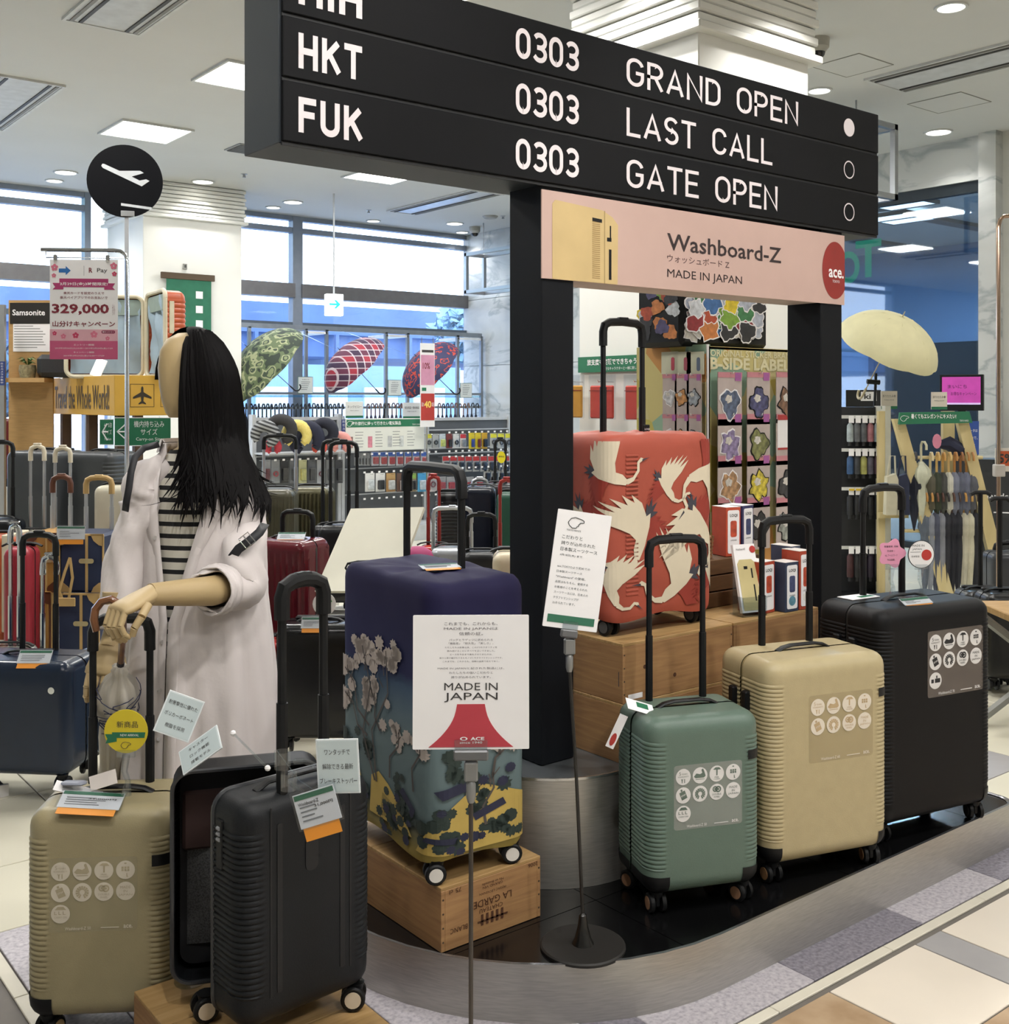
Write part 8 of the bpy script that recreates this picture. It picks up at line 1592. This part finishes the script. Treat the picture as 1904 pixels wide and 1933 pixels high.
for i, (px, hc_) in enumerate(((1752, '#c9b78c'), (1764, '#c4a060'), (1775, '#b88a48'), (1786, '#c9a86c'), (1797, '#a8743c'), (1808, '#8a5a30'), (1819, '#a07038'), (1828, '#a87840'))): hang_umb('upper rail parasol with bamboo crook, number %s from the left' % ('one', 'two', 'three', 'four', 'five', 'six', 'seven', 'eight')[i], px, 862, .42, ('#5a5648', '#3c4234', '#4a4a48', '#c9c6b8', '#75798a', '#5c6070', '#6a6e80', '#54565e')[i], hc_, 'parasols on the upper rail')
for i, px in enumerate((1742, 1752, 1762, 1772, 1782, 1792, 1803, 1814, 1825, 1836)): hang_umb('lower rail umbrella, number %s from the left' % ('one', 'two', 'three', 'four', 'five', 'six', 'seven', 'eight', 'nine', 'ten')[i], px, 938, .68, ('#5c6470', '#8a8e98', '#4c5060', '#82848c', '#2a2b32', '#1f2028', '#23242c', '#b9b4a0', '#c4bfa8', '#24252c')[i], ('#a87838', '#b08040', '#5a3826', '#4a2c20', '#2a2420', '#4a2e22', '#3c2a22', '#a87c3c', '#b08848', '#3a2a22')[i], 'umbrellas on the lower rail')
hang_umb('white frilled closed parasol leaning at rack top', 1735, 842, .55, '#bfc0aa', '#c9c4a8', None, .5, .05); hang_umb('navy closed umbrella behind the white frilled parasol', 1722, 862, .5, '#1a1d2c', '#1f2028', None)
for lb, px, c in (('cream cloth umbrella bag hung on the rack side', 1680, '#b9b39c'), ('navy cloth umbrella bag hung on the rack side', 1700, '#1f253c')):
    p = dp(px, 905, 7.55); t = thing('cloth_bag', lb, 'bag', p, RZC); MB().prism([(-.04, -.24), (.05, -.24), (.045, .0), (.03, .04), (-.03, .02)], -.03, .03).part('bag', mat(c, .8, var=.1), t); MB().tube([(-.02, 0, .02), (.0, .0, .16), (.03, .0, .16), (.035, 0, .03)], .006, 6).part('handle', mat(c, .8), t)
t = thing('folded_shade', 'navy folded parasols lying on the rack top bar', 'umbrella', dp(1795, 845, 7.6), RZC); MB().tube([(-.1, 0, .02), (-.02, 0, .03), (.06, 0, -.02), (.1, 0, -.05)], [.02, .05, .055, .02], 10).part('canopy', mat('#1c2036', .8), t); t = thing('pink_flower_tag', 'pink flower tag on the wooden rack', 'tag', dp(1768, 833, 7.4), RZC); MB().disc(0, 0, .03, -.002, .002, 12, .05).part('tag', mat('#c47a90', .6), t)
cu = open_umbrella('open cream parasol with embroidered flowers above the umbrella racks', (1708, 588, 7.62), (1622, 758, 8.0), .37, mat('#cfc9a0', .7, var=.04), '#b3a684', depth=.7)
t = thing('parasol_clamp', 'black clamp arm holding the cream parasol', 'clamp', dp(1650, 770, 7.9)); MB().tube([Vector((0, 0, -.02)), dp(1653, 705, 7.9) - dp(1650, 770, 7.9)], .01, 8).part('arm', BLACKP, t); MB().tube([dp(1636, 720, 7.9) - dp(1650, 770, 7.9), dp(1660, 722, 7.9) - dp(1650, 770, 7.9)], .018, 8).part('grip', BLACKP, t)
def rsign(name, label, x0, x1, y0, y1, tt, col, lines, cat='sign', foot=True, tc=INK, pole=False):
    p = dp((x0 + x1) / 2, y1, tt); w, h = (x1 - x0) * tt / FPX, (y1 - y0) * tt / FPX; t = thing(name, label, cat, p, RZC); MB().box(-w / 2, w / 2, -.004, .004, 0, h, .001).part('board', mat(col, .55, var=.02), t)
    for i, (s_, ww, hh_) in enumerate(lines): text(s_, t, tc, 0, h * (.72 - .22 * i), hh_ * h, ww * w, -.0055)
    if foot: MB().box(-w / 2, w / 2, -.0055, -.004, 0, h * .16).part('green_foot', GREENP, t)
    if pole: MB().tube([(0, .01, .02), (0, .01, .001 - p.z)], .01, 6).part('pole', STEEL, t)
    return t
rsign('aisle_sign', 'small white sign for folding umbrellas, left of the pair', 1662, 1693, 738, 772, 7.75, '#d3cabc', (('折りたたみ傘', .8, .15), ('Folding umbrella', .6, .07))); rsign('aisle_sign', 'small white sign for folding umbrellas, right of the pair', 1757, 1787, 740, 773, 7.7, '#d3cabc', (('折りたたみ傘', .8, .15), ('Folding umbrella', .6, .07)))
t = rsign('black_sign', 'black sign board with white ki tile behind the parasol handle', 1596, 1662, 736, 768, 8.4, '#16171a', (), foot=False, pole=True); MB().box(-.02, .1, -.006, -.004, .045, .115).part('white_tile', CARDW, t); text('ki', t, INK, .03, .08, .04, .05, -.007, bold=.02)
# monitor, posters, dark counter
mo = thing('monitor', 'screen with magenta picture on the marble wall at right', 'monitor', dp(1815, 775, 9.2), math.radians(-70)); MB().box(-.17, .17, -.03, .03, 0, .3, .004).part('bezel', BLACKP, mo); MB().box(-.15, .15, -.034, -.03, .05, .28).part('screen', mat('#a83c92', .4, emit=.7), mo); text('まいにち', mo, mat('#5a1c50', .5), -.03, .2, .03, .15, -.036); text('お得なキャンペーン', mo, mat('#5a1c50', .5), .02, .14, .03, .2, -.036); MB().box(-.15, .15, -.036, -.034, .05, .065).part('screen_foot', mat('#c9b4e0', .4, emit=.6), mo); MB().box(-.03, .03, .0, .06, -.55, .01).part('stand', BLACKP, mo)
bp_ = rsign('blue_poster', 'blue poster with white lines behind the wooden rack', 1818, 1847, 795, 858, 9.0, '#2a4a94', (('レベータは', .8, .09), ('ますので、', .8, .09), ('係は', .5, .09)), 'poster', False, CARDW, True)
dk_ = thing('dark_counter', 'charcoal counter front with white hands lettering at right edge', 'counter', dp(1880, 1060, 9.2), math.radians(-60)); dk_.location.z = 0; MB().box(-.35, .6, .0, .3, .0005, .92, .004).part('front', mat('#26282a', .6), dk_); text('hands', dk_, CARDW, .0, .62, .045, .18, -.002); MB().box(-.02, .1, -.002, -.0005, .48, .49).box(.035, .045, -.002, -.0005, .43, .54).part('cross_mark', CARDW, dk_)
# chrome pipe stand at right edge
p = dp(1884, 1125, 6.0); cp = thing('pipe_stand', 'chrome pipe stand at the right edge with orange price sign', 'sign stand', (p.x, p.y, 0), RZC); k6 = 6.0 / FPX; Z6 = lambda y: dp(1884, y, 6.0).z; MB().tube([(0, 0, .02), (0, 0, Z6(440)), (.01, 0, Z6(426)), (.03, 0, Z6(420)), (.2, 0, Z6(419))], .011, 10).part('pipe', mat('#b59a86', .15, 1), cp); MB().lathe([(.0005, .0005), (.15, .0005), (.15, .01), (.0005, .014)], 28).part('base', STEEL, cp); MB().box(-.025, .03, -.02, .02, Z6(898), Z6(875), .004).part('clip', mat('#b9b4ae', .4), cp)
pc2 = rsign('price_sign', 'orange price sign starting with 5 at the right edge', 1878, 1930, 846, 890, 5.95, '#dcd6cc', (), foot=False); MB().box(-.06, .066, -.0055, -.004, .03, .11).part('orange_panel', mat('#c0562c', .55), pc2); text('5%', pc2, INK, -.02, .07, .05, .08, -.007, bold=.03)
# right hand cases and folding table
def tcase(label, px, ytop, t, W, H, col, ext, thandle=True):
    p = dp(px, ytop, t); z0 = max(.002, p.z - H); c = suitcase(label, (p.x, p.y, z0), RZC, W, .2, p.z - z0, mat(col, .3, var=.05, spec=.4), None, detail=False, guards=False, badge=False, group='cases at the right edge', ext=0 if thandle else ext)
    if thandle: MB().tube([(0, .03, H - .02), (0, .03, H + ext)], .012, 8).tube([(-.05, .03, H + ext - .008), (-.03, .03, H + ext + .004), (.03, .03, H + ext + .004), (.05, .03, H + ext - .008)], .011, 8).part('t_handle', BLACKP, c)
tcase('black case with T handle left of the chrome pipe', 1855, 1112, 5.6, .24, .48, '#151618', .46); tcase('black case with T handle at the very right edge', 1892, 1116, 5.4, .22, .46, '#131416', .44); tcase('glossy silver black case at the right edge', 1912, 1040, 6.3, .3, .5, '#34363a', .05, False)
ft = thing('folding_table', 'folding table on crossed grey legs at right edge', 'table', dp(1935, 1300, 4.7), RZC); ft.location.z = 0; TZ = dp(1900, 1165, 4.7).z
MB().box(-.1, .6, -.25, .25, TZ, TZ + .03, .004).part('top', WOODL, ft); MB().box(-.12, .6, -.27, -.25, TZ - .07, TZ - .03).part('apron', STEEL, ft)
for y_ in (-.2, .2):
    for a_, b_ in (((-.12, .01), (.5, TZ - .01)), ((.5, .01), (-.12, TZ - .01))): MB().tube([(a_[0], y_, a_[1]), (b_[0], y_, b_[1])], .02, 6).part('crossed_leg', mat('#8b8d8a', .5), ft)
